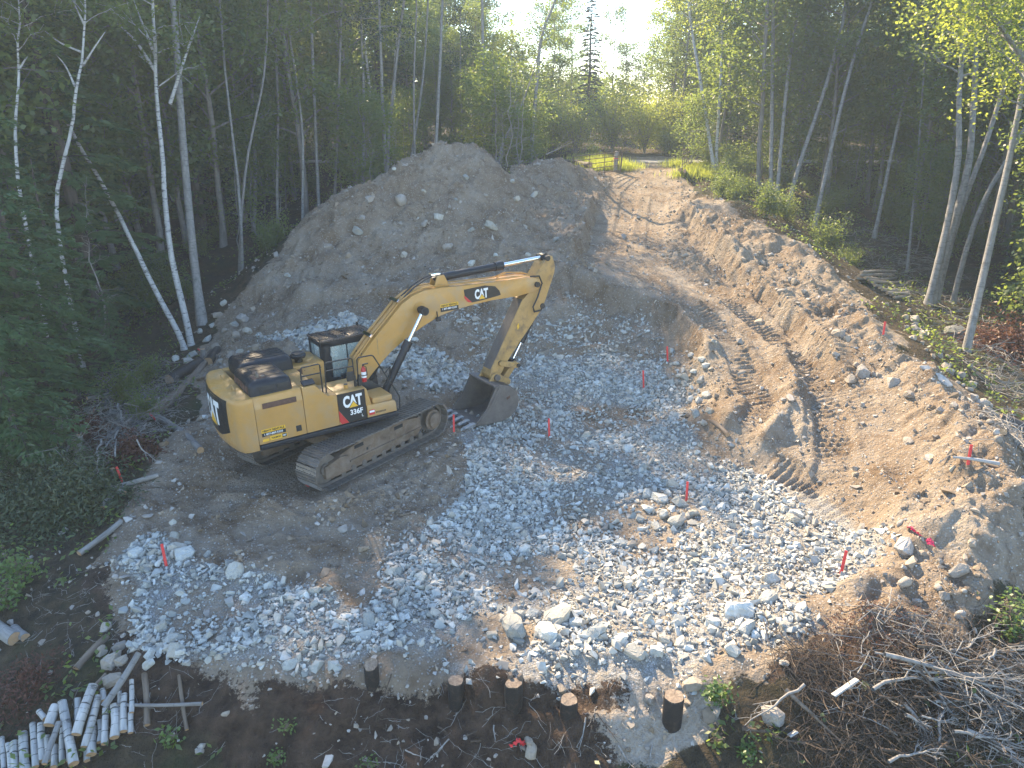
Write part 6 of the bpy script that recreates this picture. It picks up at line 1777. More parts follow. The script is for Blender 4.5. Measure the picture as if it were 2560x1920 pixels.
# ------------------------------------------------------------------ stakes, posts, logs, brush, gates
M_BIRCHLOG = bark_mat('weathered_birch_bark', (0.24, 0.23, 0.215), (0.50, 0.485, 0.455), 0.9)
M_STAKE = simple_mat('red_stake_paint', (0.62, 0.035, 0.030), 0.6, var=0.15, scale=8.0)
M_PINK = simple_mat('pink_flagging_tape', (0.60, 0.03, 0.085), 0.5, var=0.1, scale=6.0)
M_CUT = simple_mat('fresh_cut_wood', (0.42, 0.27, 0.15), 0.8, var=0.25, scale=9.0)
M_CUTG = simple_mat('sandy_cut_wood', (0.27, 0.205, 0.145), 0.9, var=0.4, scale=14.0, dirt=(0.10, 0.065, 0.045), dirt_amt=0.45)
M_CHAR = simple_mat('tarred_black_post', (0.020, 0.016, 0.014), 0.6, var=0.4, scale=6.0, dirt=(0.075, 0.05, 0.035), dirt_amt=0.2, bump_s=0.3)
M_BROWNW = bark_mat('rotten_brown_wood', (0.10, 0.075, 0.055), (0.23, 0.18, 0.135))
M_BOARD = bark_mat('weathered_board', (0.26, 0.25, 0.24), (0.46, 0.44, 0.41))
M_GALV = simple_mat('rusty_gate_tube', (0.16, 0.12, 0.10), 0.55, 0.5, var=0.35, scale=5.0)
M_TWIG = bark_mat('dry_brush_twigs', (0.052, 0.038, 0.028), (0.140, 0.106, 0.078))
M_FERN = leaf_mat('seedling_leaves', (0.07, 0.13, 0.025), (0.12, 0.18, 0.045), (0.22, 0.30, 0.06), 0.35)
M_PLAST = simple_mat('white_plastic', (0.72, 0.72, 0.70), 0.5, var=0.08)

def px_on(px, py, lift=0.0):
    p = ground_hit(px, py)
    if lift:
        for _ in range(3):
            q = at_z(px, py, hz1(p.x, p.y) + lift); p = Vector(q)
    return p
def depth_of(p):
    return (Vector(p) - Vector((0, 0, CAM_H))).dot(Vector((0, _c, -_s)))

# --- survey stakes
def stake(base, top, label):
    b = px_on(*base); d = depth_of(b); t = Vector(at_d(top[0], top[1], d - 0.05))
    ax = (t - b); L = ax.length; ax.normalize()
    g = G()
    w, th = 0.029, 0.016
    g.prism([(-w, 0.0), (-w, L), (w, L), (w, 0.0), (0, -0.16)], -th, th, 0.003, 1)
    o = g.build('survey_stake', M_STAKE)
    o.rotation_euler = ax.to_track_quat('Z', 'Y').to_euler(); o.location = b
    return tag(o, label, 'stake', 'survey stakes')
stake((2101, 1440), (2116, 1377), 'red survey stake leaning at the near right corner between gravel and sandy mound')
stake((1716, 1252), (1719, 1204), 'red survey stake in the block pile amid the pad')
stake((1373, 1092), (1372, 1046), 'red survey stake in the open gravel in front of the bucket')
stake((1135, 1082), (1134, 1036), 'red survey stake between the track and the bucket teeth')
stake((1609, 972), (1608, 926), 'red survey stake in the gravel below the cut bank')
stake((1669, 905), (1668, 866), 'red survey stake at the foot of the cut bank beside the ramp')
stake((416, 1416), (404, 1360), 'red survey stake in the block pile at the near left corner')
stake((306, 1206), (291, 1167), 'red survey stake leaning beside the grey fallen log')
stake((392, 1052), (370, 1030), 'short red survey stake tilted over the fallen trunk behind the counterweight')
stake((2208, 840), (2213, 804), 'red survey stake on the crest of the berm above the woods')
stake((2420, 1160), (2429, 1112), 'red survey stake on the sandy mound beside the pale fallen pole')
stake((507, 880), (494, 872), 'short red survey stake beside the sawn stump under the birches')
stake((772, 1216), (764, 1210), 'stub of a red stake run over by the track')

# --- old wooden posts along the front of the pad
def wood_post(px, py, w, tall, label, wedge=False, lean=(0, 0)):
    p = px_on(px, py + w * 0.9, 0.0); d = depth_of(p); r = w * d / FPX / 2
    t = thing('wooden_post', label, 'post', (p.x, p.y, p.z - 0.45), (lean[0], lean[1], random.uniform(0, 6)), 'wooden posts along the front of the pad')
    H = 0.45 + tall
    rng = np.random.default_rng(int(px)); n = 22
    wob = 1 + 0.07 * rng.normal(0, 1, n); wob = (wob + np.roll(wob, 1)) / 2; tilt = rng.uniform(-0.3, 0.3, 2)
    def slant(x, y): return tilt[0] * x + tilt[1] * y
    rings = []
    for z, k in ((0, 0.9), (0.2, 0.95), (H * 0.6, 1.0), (H - 0.02, 1.02), (H, 0.98)):
        rings.append([(r * k * wob[i] * math.cos(2 * math.pi * i / n), r * k * wob[i] * math.sin(2 * math.pi * i / n), z + (slant(r * math.cos(2 * math.pi * i / n), r * math.sin(2 * math.pi * i / n)) if z > 0.5 else 0)) for i in range(n)])
    V_ = [q for rr in rings for q in rr]
    F_ = [[a * n + i, a * n + (i + 1) % n, (a + 1) * n + (i + 1) % n, (a + 1) * n + i] for a in range(4) for i in range(n)]
    obj('shaft', np_mesh('shaft', V_, F_, M_CHAR, True), t)
    V2 = [(0.93 * r * wob[i] * math.cos(2 * math.pi * i / n), 0.93 * r * wob[i] * math.sin(2 * math.pi * i / n), H + 0.006 + 0.012 * rng.random() + slant(r * math.cos(2 * math.pi * i / n), r * math.sin(2 * math.pi * i / n))) for i in range(n)] + [(0, 0, H + 0.012)]
    obj('cut_top', np_mesh('cut_top', V2 + [(x, y, z - 0.04) for x, y, z in V2[:n]], [[i, (i + 1) % n, n] for i in range(n)] + [[i, n + 1 + i, (i + 1) % n] for i in range(n)], M_CUTG, False), t)
    if wedge:
        for a in (0.9, 1.9):
            g = G(); g.box((-0.05, -0.03, H - 0.25), (0.05, 0.03, H + 0.07), 0.006, 1, Matrix.Rotation(a - t.rotation_euler.z, 4, 'Z') @ Matrix.Translation((r * 1.12, 0, 0))); g.build('wedge', M_BROWNW, t)
    return t
wood_post(930, 1672, 37, 0.38, 'blackened wooden post with a sandy top, beside the mossy dark bank edge')
wood_post(1141, 1708, 42, 0.38, 'blackened wooden post with a hollowed top in the bank below the tread marks')
wood_post(1284, 1718, 45, 0.42, 'blackened wooden post with an orange wedge behind its top', True)
wood_post(1421, 1742, 42, 0.26, 'short brown wooden post sunk low in the sandy bank')
wood_post(1680, 1752, 50, 0.48, 'thick blackened wooden post standing out of the pale bank beside a maple seedling')

# --- logs
def log(a, b, r, label, group=None, bark=None, name='log', cut=None, ends=(True, True), cat='log', taper=0.92, seed=None):
    """round log from a to b (world); bark body and sawn end faces"""
    a, b = Vector(a), Vector(b); L = (b - a).length
    t = thing(name, label, cat, tuple(a), (b - a).to_track_quat('Z', 'Y').to_euler(), group)
    rng = np.random.default_rng(seed if seed is not None else random.randrange(10 ** 6)); n, k = 12, 7
    ang = np.linspace(0, 2 * np.pi, n, endpoint=False); wob = 1 + 0.05 * rng.normal(0, 1, n)
    s = np.linspace(0, 1, k); bend = rng.normal(0, 0.02 * L, 2)
    cx_, cy_ = bend[0] * np.sin(np.pi * s), bend[1] * np.sin(np.pi * s)
    rr = r * (1 + (taper - 1) * s) * (1 + 0.03 * rng.normal(0, 1, k))
    ring = np.stack([cx_[:, None] + rr[:, None] * wob * np.cos(ang), cy_[:, None] + rr[:, None] * wob * np.sin(ang), np.repeat(s[:, None] * L, n, 1)], -1)
    i = np.arange(k * n).reshape(k, n); j = np.roll(i, -1, 1)
    obj('bark', np_mesh('bark', ring.reshape(-1, 3), np.stack([i[:-1], j[:-1], j[1:], i[1:]], -1).reshape(-1, 4), bark or M_BIRCH, True), t)
    for e, z, on in ((0, -0.003, ends[0]), (k - 1, 0.003, ends[1])):
        if not on: continue
        q = ring[e] * np.array([0.97, 0.97, 1]) + np.array([0, 0, z]); c_ = q.mean(0)
        f = [[m, (m + 1) % n, n] for m in range(n)]
        if e == 0: f = [x[::-1] for x in f]
        obj('cut_end', np_mesh('cut_end', np.r_[q, c_[None]], f, cut or M_CUT, False), t)
    return t
z7 = lambda x, y: (x / 2.572, 1280 + y / 2.572)
z5_ = lambda x, y: (x / 2.572, 640 + y / 2.572)
z6_ = lambda x, y: (1700 + x / 2.572, 640 + y / 2.572)
z8_ = lambda x, y: (1700 + x / 2.572, 1280 + y / 2.572)
def log_px(p, q, wpx, lift, label, group=None, **k):
    a = px_on(*p, lift); b = px_on(*q, lift); r = wpx / 2 * depth_of(a.lerp(b, 0.5)) / FPX
    return log(b, a, r, label, group, **k)
BL = 'short white birch log in the loose pile at the foot of the dark bank'
for (x1, y1, x2, y2, w, lv) in ((600, 1110, 490, 1430, 66, 0.30), (630, 1180, 540, 1510, 54, 0.20), (400, 1220, 475, 1620, 66, 0.22), (590, 1380, 585, 1560, 64, 0.10), (360, 1240, 315, 1370, 72, 0.24), (735, 1240, 735, 1450, 64, 0.12), (800, 1170, 795, 1410, 50, 0.10),
                              (845, 1080, 845, 1290, 34, 0.10), (680, 1260, 672, 1490, 48, 0.12), (840, 1290, 840, 1420, 40, 0.06), (150, 1420, 168, 1700, 62, 0.10), (210, 1360, 228, 1640, 46, 0.10), (90, 1480, 112, 1720, 60, 0.10), (12, 1450, 25, 1720, 36, 0.10),
                              (50, 1490, 66, 1720, 36, 0.10), (262, 1360, 272, 1600, 52, 0.06), (500, 1200, 500, 1340, 48, 0.10), (350, 1500, 345, 1640, 46, 0.08), (405, 1390, 400, 1610, 42, 0.06), (250, 1280, 292, 1330, 40, 0.20), (770, 1150, 770, 1330, 30, 0.08), (660, 1140, 665, 1215, 42, 0.10), (300, 1440, 310, 1600, 44, 0.05), (560, 1440, 560, 1600, 44, 0.04), (-60, 1480, -40, 1740, 50, 0.10), (20, 1560, 40, 1760, 46, 0.04), (640, 1340, 640, 1480, 40, 0.04), (450, 1450, 445, 1600, 40, 0.03)):
    log_px(z7(x1, y1), z7(x2, y2), w * 0.36, lv, BL, 'birch logs at the foot of the bank', name='birch_log', bark=M_BIRCHLOG)
log_px(z7(893, 905), z7(668, 1250), 17, 0.34, 'long mossy birch pole lying on top of the birch logs', name='birch_pole', bark=M_PALEB, cat='log')
log_px(z7(380, 1350), z7(285, 1620), 14, 0.34, 'thin spotted pole slanting across the birch logs', name='thin_pole', bark=M_PALEB)
log_px(z7(735, 1237), z7(1300, 1232), 9, 0.14, 'straight grey pole lying crosswise beside the birch logs', name='grey_pole', bark=M_GREYB)
log_px(z7(928, 1040), z7(945, 1370), 15, 0.05, 'brown stripped log with a fresh sawn end beside the birch logs', name='brown_log', bark=M_BROWNW)
log_px(z7(1150, 1050), z7(1200, 1400), 10, 0.04, 'rotten brown limb lying down the bank beside the birch logs', name='rotten_limb', bark=M_BROWNW)
log_px(z7(-30, 730), z7(100, 815), 36, 0.08, 'thick rough-barked log end poking out of the dark wood edge', name='log', bark=M_PALEB)
log_px(z7(90, 745), z7(165, 808), 22, 0.03, 'short log lying against the thick rough-barked log', name='log', bark=M_PALEB)
log_px(z7(780, 58), z7(508, 268), 14, 0.05, 'bleached pole lying in the bushes above the near corner of the pad', name='bleached_pole', bark=M_DEADB)
log_px(z7(690, 800), z7(490, 1010), 20, 0.01, 'half buried rotten trunk on the dark soil above the birch logs', name='rotten_log', bark=M_BROWNW)
log_px(z7(690, 1045), z7(600, 1140), 16, 0.12, 'dark rotten chunk lying against the birch logs', name='rotten_chunk', bark=M_BROWNW)
# slash on the left
log_px(z5_(1020, 1040), z5_(1290, 1250), 18, 0.08, 'grey fallen trunk pointing at the counterweight', name='fallen_log', bark=M_GREYB)
log_px(z5_(1020, 1408), z5_(742, 1490), 13, 0.06, 'grey fallen log lying beside a leaning red stake', name='fallen_log', bark=M_DEADB)
log_px(z5_(690, 1475), z5_(800, 1525), 12, 0.05, 'short sawn log below the grey fallen log', name='short_log', bark=M_DEADB)
log_px(z5_(1360, 620), z5_(980, 1010), 30, 0.05, 'long rotten trunk splitting into brown splinters behind the counterweight', name='rotten_log', bark=M_BROWNW, taper=0.6)
log_px(z5_(1290, 680), z5_(1090, 800), 30, 0.12, 'black charred log with a sawn face below the birches', name='charred_log', bark=M_CHAR)
log_px(z5_(1400, 600), z5_(1340, 680), 24, 0.12, 'black charred chunk beside the sawn stump', name='charred_chunk', bark=M_CHAR)
log_px(z5_(720, 1540), z5_(660, 1620), 14, 0.05, 'bleached stub of wood in the slash beside the pad', name='wood_stub', bark=M_DEADB)
log_px(z5_(860, 1040), z5_(680, 1180), 12, 0.15, 'thin grey pole slanting down from the mossy rocks', name='grey_pole', bark=M_GREYB)
log_px(z5_(800, 855), z5_(560, 915), 8, 0.35, 'bleached curved limb lying over the mossy rocks', name='bleached_limb', bark=M_DEADB)
def stump(px, py, w, h, label, bark=M_GREYB):
    p = px_on(px, py); r = w / 2 * depth_of(p) / FPX
    return log((p.x, p.y, p.z - 0.15), (p.x + 0.02, p.y, p.z + h), r, label, None, bark, 'tree_stump', M_CUT, (False, True), 'stump', 0.85)
stump(*z5_(1308, 660), 15, 0.38, 'small sawn stump beside a short red stake under the birches')
stump(*z5_(965, 985), 20, 0.35, 'sawn stump with an orange face in front of the mossy rocks')
stump(*z5_(725, 1410), 14, 0.20, 'sawn stump in the slash beside a leaning red stake')
log((px_on(*z5_(480, 1340)).x, px_on(*z5_(480, 1340)).y, px_on(*z5_(480, 1340)).z - 0.1), tuple(Vector(at_d(*z5_(510, 1150), depth_of(px_on(*z5_(480, 1340)))))), 0.10, 'broken standing birch stub amid the slash', None, M_PALEB, 'birch_stub', M_CUT, (False, True), 'stump')
# right side
LS = 'grey debarked log in the stack at the edge of the woods beyond the berm'
for i, (x1, y1, x2, y2, lv) in enumerate(((1165, 105, 1385, 100, 0.35), (1150, 125, 1380, 120, 0.25), (1190, 140, 1390, 140, 0.30), (1210, 155, 1420, 160, 0.22), (1240, 175, 1420, 178, 0.20), (1250, 190, 1440, 192, 0.16), (1280, 205, 1440, 207, 0.12), (1300, 218, 1465, 222, 0.10), (1330, 235, 1470, 235, 0.08), (1355, 250, 1475, 248, 0.05), (1375, 266, 1472, 265, 0.03), (1130, 140, 1240, 145, 0.12), (1220, 168, 1330, 166, 0.10))):
    log_px(z6_(x1, y1), z6_(x2, y2), 7.2, lv, LS, 'stacked logs beyond the berm', name='stacked_log', bark=M_DEADB)
log_px(z6_(2060, 1035), z6_(2250, 1120), 24, 0.15, 'thick dark log with a pale sawn face below the berm', name='dark_log', bark=M_DARKB, cut=M_CUTG)
log_px(z6_(2080, 1130), z6_(2200, 1170), 18, 0.1, 'dark log lying under the thick dark log', name='dark_log', bark=M_DARKB)
log_px(z6_(1750, 1292), z6_(2050, 1335), 11, 0.05, 'pale fallen pole on the sandy mound beside a red stake', name='pale_pole', bark=M_BOARD, taper=0.5)
log_px(z6_(200, 1062), z6_(305, 1150), 12, 0.05, 'short brown log at the foot of the ramp ridge', name='short_log', bark=M_BROWNW)
log_px(z6_(1970, 1340), z6_(2150, 1390), 9, 0.03, 'thin buried pole on the outer side of the sandy mound', name='buried_pole', bark=M_BROWNW)
p0, p1 = px_on(*z6_(1545, 705)), px_on(*z6_(1745, 850))
g = G(); L_ = (p1 - p0).length
g.prism([(0, -0.12), (0.15, 0.14), (L_ * 0.8, 0.17), (L_, 0.05), (L_ * 0.9, -0.16)], -0.02, 0.05, 0.015, 1, axis='z')
sl = g.build('bark_slab', M_BOARD); sl.location = p0 + Vector((0, 0, 0.03)); sl.rotation_euler = (0.2, -math.asin((p1.z - p0.z) / L_), math.atan2(p1.y - p0.y, p1.x - p0.x))
tag(sl, 'long pale slab of split wood lying along the crest of the berm', 'slab')

# --- brush: branches that can be told apart, then the tangle
def branch_paths(rng, L, r, fork=6, curl=0.25, depth=1):
    n = 9; s = np.linspace(0, 1, n)
    d = np.cumsum(rng.normal(0, curl / n ** 0.5, (n, 3)), 0)
    p = np.stack([s * L, 0 * s, 0 * s], 1) + d * L * 0.35 * np.array([0.2, 1, 0.45]); p -= p[0]
    out = [(p, r * (1 - 0.78 * s))]
    for i in range(fork):
        f = rng.uniform(0.25, 0.92); b = np.array([np.interp(f, s, p[:, m]) for m in range(3)])
        a = rng.uniform(-1.0, 1.0); l2 = L * rng.uniform(0.18, 0.42) * (1.2 - f * 0.6)
        dirv = np.array([math.cos(a), math.sin(a), rng.normal(0.12, 0.28)])
        q = np.linspace(0, 1, 6)
        br = b + dirv * l2 * q[:, None] + np.cumsum(rng.normal(0, 0.03 * l2, (6, 3)), 0)
        out.append((br, r * 0.42 * (1.1 - f) * (1 - 0.8 * q) + 0.002))
        if depth:
            for j in range(3):
                c = br[rng.integers(2, 6)]; e = c + (dirv + rng.normal(0, 0.7, 3)) * l2 * 0.35
                out.append((np.stack([c, (c + e) / 2 + rng.normal(0, 0.02, 3), e]), [r * 0.16 + 0.0015, r * 0.1 + 0.0015, 0.0015]))
    return out
def branch(a, b, r, label, group=None, mat=None, fork=6, lift=0.0, name='bare_branch', seed=0, curl=0.25):
    a, b = Vector(a), Vector(b); L = (b - a).length
    rng = np.random.default_rng(seed)
    o = obj(name, np_mesh(name, *tubes_np(branch_paths(rng, L, r, fork, curl), 6), mat or M_DEADB, True))
    d = (b - a)
    o.location = a; o.rotation_euler = (rng.uniform(-0.3, 0.3), -math.asin(max(-1, min(1, d.z / L))), math.atan2(d.y, d.x))
    return tag(o, label, 'branch', group)
def branch_px(p, q, wpx, lift, *a, **k):
    u, v = px_on(*p, lift[0]), px_on(*q, lift[1])
    return branch(u, v, wpx / 2 * depth_of(u) / FPX, *a, **k)
branch_px(z8_(1315, 915), z8_(2212, 1200), 13, (0.45, 0.35), 'longest bleached branch with many forks on top of the brush pile', None, M_DEADB, 11, seed=1, name='bleached_branch', curl=0.15)
branch_px(z8_(1240, 1140), z8_(2150, 1140), 11, (0.40, 0.40), 'bleached branch with a curved butt below the longest branch of the brush pile', None, M_DEADB, 9, seed=2, name='bleached_branch')
branch_px(z8_(1440, 890), z8_(1830, 1330), 12, (0.30, 0.3), 'dark branch crossing under the two bleached branches', None, M_TWIG, 6, seed=3)
branch_px(z8_(680, 1140), z8_(1050, 1480), 13, (0.15, 0.2), 'straight stripped pole slanting down the near side of the brush pile', None, M_BROWNW, 2, seed=4, curl=0.05)
branch_px(z8_(800, 1110), z8_(380, 1340), 9, (0.25, 0.1), 'arching grey branch in front of the buff rock on the bank', None, M_DEADB, 5, seed=5)
branch_px(z8_(400, 1390), z8_(960, 1640), 11, (0.08, 0.15), 'brown branch running down the near edge of the bank', None, M_TWIG, 5, seed=6)
branch_px(z8_(1840, 1400), z8_(2130, 1520), 14, (0.3, 0.3), 'split grey limb at the broken end of the brush pile', None, M_BOARD, 3, seed=7, curl=0.05)
branch_px(z8_(1690, 1300), z8_(1640, 1570), 9, (0.3, 0.25), 'short grey branch standing down in the brush pile', None, M_DEADB, 3, seed=8)
branch_px(z8_(2030, 880), z8_(1930, 1040), 8, (0.5, 0.35), 'short stub sticking up out of the brush pile', None, M_DEADB, 2, seed=9)
branch_px(z8_(1940, 1050), z8_(1440, 1010), 13, (0.35, 0.3), 'thick pale branch butt lying level in the brush pile', None, M_DEADB, 3, seed=10, curl=0.1)
BRL = 'bare grey branch in the brush pile beside the sandy mound'
for i in range(46):
    x, y = random.uniform(1250, 2250), random.uniform(850, 1620); a = random.uniform(-0.5, 1.2); l = random.uniform(220, 520)
    branch_px(z8_(x, y), z8_(min(2350, x + l * math.cos(a)), min(1640, y + l * math.sin(a) * 0.6)), random.uniform(5, 11), (random.uniform(0.15, 0.5), random.uniform(0.15, 0.5)), BRL, 'branches of the brush pile', random.choice((M_DEADB, M_TWIG)), 7, seed=100 + i)
SLL = 'bare grey branch in the slash beside the hemlocks'
for i, (x1, y1, x2, y2) in enumerate(((0, 1230, 480, 1190), (60, 1250, 420, 1180), (440, 1180, 560, 1420), (740, 1290, 600, 1060), (1020, 910, 990, 1060), (460, 1330, 260, 1500), (650, 1180, 680, 1400), (760, 950, 780, 1100), (330, 1200, 560, 1180), (520, 1080, 560, 1250), (940, 1080, 860, 1200), (700, 1060, 980, 1180), (250, 1400, 420, 1340), (580, 1440, 700, 1300), (120, 1280, 130, 1420), (880, 1180, 1010, 1320), (760, 1120, 640, 1240), (500, 1060, 380, 960))):
    branch_px(z5_(x1, y1), z5_(x2, y2), random.uniform(3.5, 6.5), (random.uniform(0.15, 0.7), random.uniform(0.05, 0.4)), SLL, 'branches of the left slash', M_DEADB, 6, seed=200 + i)
BKL = 'dry branch lying on the dark bank below the wooden posts'
for i, (x1, y1, x2, y2) in enumerate(((330, 1040, 240, 1350), (145, 1595, 390, 1620), (630, 1380, 730, 1450), (700, 1460, 560, 1640), (1650, 1290, 1790, 1490), (1580, 1320, 1540, 1540), (1620, 1370, 1570, 1520), (420, 1530, 560, 1590), (880, 1410, 780, 1450), (990, 1370, 1000, 1470), (840, 1475, 910, 1470), (1790, 1500, 1880, 1640), (1060, 1160, 1065, 1280), (2010, 1500, 2000, 1640))):
    p = (850 + x1 / 2.572, 1280 + y1 / 2.572); q = (850 + x2 / 2.572, 1280 + y2 / 2.572)
    branch_px(p, q, random.uniform(3, 6), (0.03, 0.03), BKL, 'branches on the dark bank', M_DEADB if i % 2 else M_TWIG, 2, seed=300 + i, curl=0.12)

def tangle(name, label, spots, n, Lr, mat, seed, rr=0.005, hh=0.45):
    """a mass of fine twigs nobody could count; spots: list of (x,y,spread)"""
    rng = np.random.default_rng(seed); paths = []
    for i in range(n):
        sx, sy, sp = spots[rng.integers(len(spots))]
        x, y = sx + rng.normal(0, sp), sy + rng.normal(0, sp)
        L = rng.uniform(*Lr); a = rng.uniform(0, 6.28); e = rng.normal(0.05, 0.22)
        d = np.array([math.cos(a) * math.cos(e), math.sin(a) * math.cos(e), math.sin(e)])
        k = 6; s = np.linspace(0, 1, k)
        p = np.array([x, y, hz1(x, y) + abs(rng.normal(0, hh * 0.5)) * math.exp(-((x - sx) ** 2 + (y - sy) ** 2) / (2.5 * sp * sp))]) + d * L * (s - 0.5)[:, None] + np.cumsum(rng.normal(0, 0.045 * L, (k, 3)), 0)
        gz = hz(p[:, 0], p[:, 1]); p[:, 2] = np.maximum(p[:, 2], gz + 0.008)
        r = rr * rng.uniform(0.6, 2.0)
        paths.append((p, r * (1 - 0.7 * s)))
        for j in range(3):
            b = p[rng.integers(1, k)]; e2 = b + (d * rng.choice([-1, 1]) * 0.5 + rng.normal(0, 0.5, 3)) * L * 0.25
            paths.append((np.stack([b, e2]), [r * 0.5, r * 0.2]))
    return tag(obj(name, np_mesh(name, *tubes_np(paths, 4), mat, False)), label, None, None, 'stuff')
def sp(f, *pp):
    return [(*px_on(*f(x, y))[:2], s_) for x, y, s_ in pp]
tangle('brush_twigs', 'dense tangle of dry twigs in the brush pile', sp(z8_, (1250, 1150, 0.5), (1600, 1100, 0.6), (1900, 1150, 0.7), (1300, 1400, 0.6), (1700, 1400, 0.7), (2050, 1450, 0.8), (950, 1250, 0.45), (1000, 1500, 0.5), (2000, 1000, 0.5), (1500, 1600, 0.6), (1450, 950, 0.4), (850, 1000, 0.35)), 850, (0.5, 1.5), M_TWIG, 1)
tangle('brush_twigs', 'paler dry twigs lying over the brush pile', sp(z8_, (1500, 1000, 0.6), (1850, 1050, 0.6), (2050, 1250, 0.7), (1950, 1450, 0.6), (1200, 1050, 0.5)), 240, (0.5, 1.3), M_DEADB, 2, 0.006, 0.7)
tangle('slash_twigs', 'tangle of dead twigs and slash below the hemlocks', sp(z5_, (500, 1300, 0.9), (800, 1150, 0.9), (300, 1250, 0.8), (950, 1000, 0.7), (650, 1100, 0.8), (150, 1400, 0.8), (1000, 900, 0.6), (850, 800, 0.8)), 800, (0.5, 1.6), M_DEADB, 3, 0.006, 0.6)
tangle('forest_twigs', 'dead twigs strewn under the trees beyond the berm', sp(z6_, (1700, 350, 1.5), (1900, 500, 1.2), (2050, 700, 1.0), (1500, 60, 1.5), (2150, 900, 0.8), (2180, 1200, 0.6), (1300, 40, 1.5)), 500, (0.6, 1.8), M_DEADB, 4, 0.008, 0.6)
tangle('bank_twigs', 'small dry twigs strewn on the dark bank', [(*px_on(x, y)[:2], 0.5) for x, y in ((900, 1780), (1000, 1850), (1200, 1850), (1400, 1850), (1100, 1780), (1550, 1830), (300, 1600), (450, 1750), (350, 1850), (150, 1620), (150, 1480), (250, 1500))], 330, (0.1, 0.5), M_DEADB, 5, 0.0035, 0.05)
# dead foliage caught in the slash
def clump(name, label, cat, spots, n, leaf, mat, seed, zs=0.35):
    rng = np.random.default_rng(seed); P = []
    for x, y, s_ in spots:
        m = n // len(spots); q = np.stack([x + rng.normal(0, s_, m), y + rng.normal(0, s_, m), np.zeros(m)], 1)
        q[:, 2] = hz(q[:, 0], q[:, 1]) + np.abs(rng.normal(0, zs, m)) * np.exp(-((q[:, 0] - x) ** 2 + (q[:, 1] - y) ** 2) / (3 * s_ * s_)); P.append(q)
    P = np.concatenate(P)
    return tag(obj(name, np_mesh(name, *leaves_np(P, leaf * rng.uniform(0.6, 1.4, len(P)), leaf * 0.3, rng, None, 0.4, 0.6), mat)), label, cat)
clump('dead_bough', 'fallen bough with red-brown dead needles below the hemlocks', 'bough', sp(z5_, (560, 1190, 0.45)), 2600, 0.16, M_DEADN, 11)
clump('dead_bough', 'fallen bough with red-brown dead needles beside the grey fallen trunk', 'bough', sp(z5_, (850, 1290, 0.35)), 1800, 0.16, M_DEADN, 12)
clump('cut_cedar', 'heap of cut olive-green cedar boughs beside the pad', 'boughs', sp(z5_, (250, 1330, 0.8), (450, 1500, 0.7), (150, 1500, 0.8), (300, 1640, 0.8), (520, 1620, 0.6)), 17000, 0.14, M_OLIVE, 13, 0.6)
clump('dead_conifer_top', 'fallen brown conifer top at the edge of the woods below the berm', 'bough', sp(z6_, (2080, 610, 0.8), (2180, 660, 0.6)), 5000, 0.20, M_DEADN, 14, 0.7)
clump('dead_leaves', 'rusty dead leaves in the brush at the foot of the sandy mound', 'leaves', sp(z8_, (1300, 780, 0.4), (1100, 740, 0.3), (1500, 820, 0.4)), 1500, 0.07, M_DEADN, 15, 0.10)
clump('rusty_shrub', 'rusty-leaved low shrub above the birch logs', 'shrub', sp(z7, (200, 1120, 0.35), (130, 1180, 0.3)), 1300, 0.09, M_DEADN, 16, 0.3)
# seedlings
def seedling(px, py, h, r, n, leaf, label, mat=M_FERN, seed=0):
    p = px_on(px, py)
    w, c = bush(700 + seed, h, r, n, leaf, mat, M_BROWNW, 6)
    t = thing('seedling', label, 'plant', (p.x, p.y, p.z - 0.03)); obj('stem', w, t); obj('foliage', c, t)
    return t
seedling(*z8_(230, 1200), 0.36, 0.20, 330, 0.085, 'bushy green maple seedling on the bank beside a pale standing rock', seed=1)
seedling(*z8_(430, 1580), 0.26, 0.26, 260, 0.07, 'light green vine-leaved plant on the near edge of the bank', seed=2)
seedling(*z8_(230, 1490), 0.36, 0.18, 34, 0.13, 'glossy dark broad-leaved plant beside the vine-leaved plant', M_LEAF, seed=3)
seedling(*z8_(600, 1450), 0.26, 0.15, 16, 0.13, 'glossy broad-leaved sprig in front of a small board', M_LEAF, seed=4)
seedling(*z7(1110, 1460), 0.25, 0.2, 60, 0.10, 'oak seedling with one yellow leaf beside the birch logs', seed=5)
seedling(*z7(1775, 1600), 0.2, 0.16, 110, 0.06, 'small fern on the dark bank', seed=6)
seedling(*z7(1850, 1390), 0.16, 0.14, 70, 0.06, 'smaller fern higher up the dark bank', seed=7)
seedling(850 + 190 / 2.572, 1280 + 1640 / 2.572, 0.16, 0.16, 60, 0.06, 'little leafy plant below a bleached stick on the bank', seed=8)
seedling(*z8_(2090, 760), 1.1, 0.4, 170, 0.10, 'thin sapling with yellow-green leaves behind the sandy mound', seed=9)
seedling(*z7(120, 470), 0.9, 0.5, 260, 0.11, 'leafy shrub at the foot of the cut cedar boughs', seed=10)
seedling(*z7(50, 620), 0.7, 0.4, 240, 0.11, 'bright green shrub at the dark wood edge above the rough log', seed=11)
seedling(*z8_(2150, 820), 0.4, 0.35, 200, 0.09, 'green undergrowth between the sandy mound and the brush', seed=12)
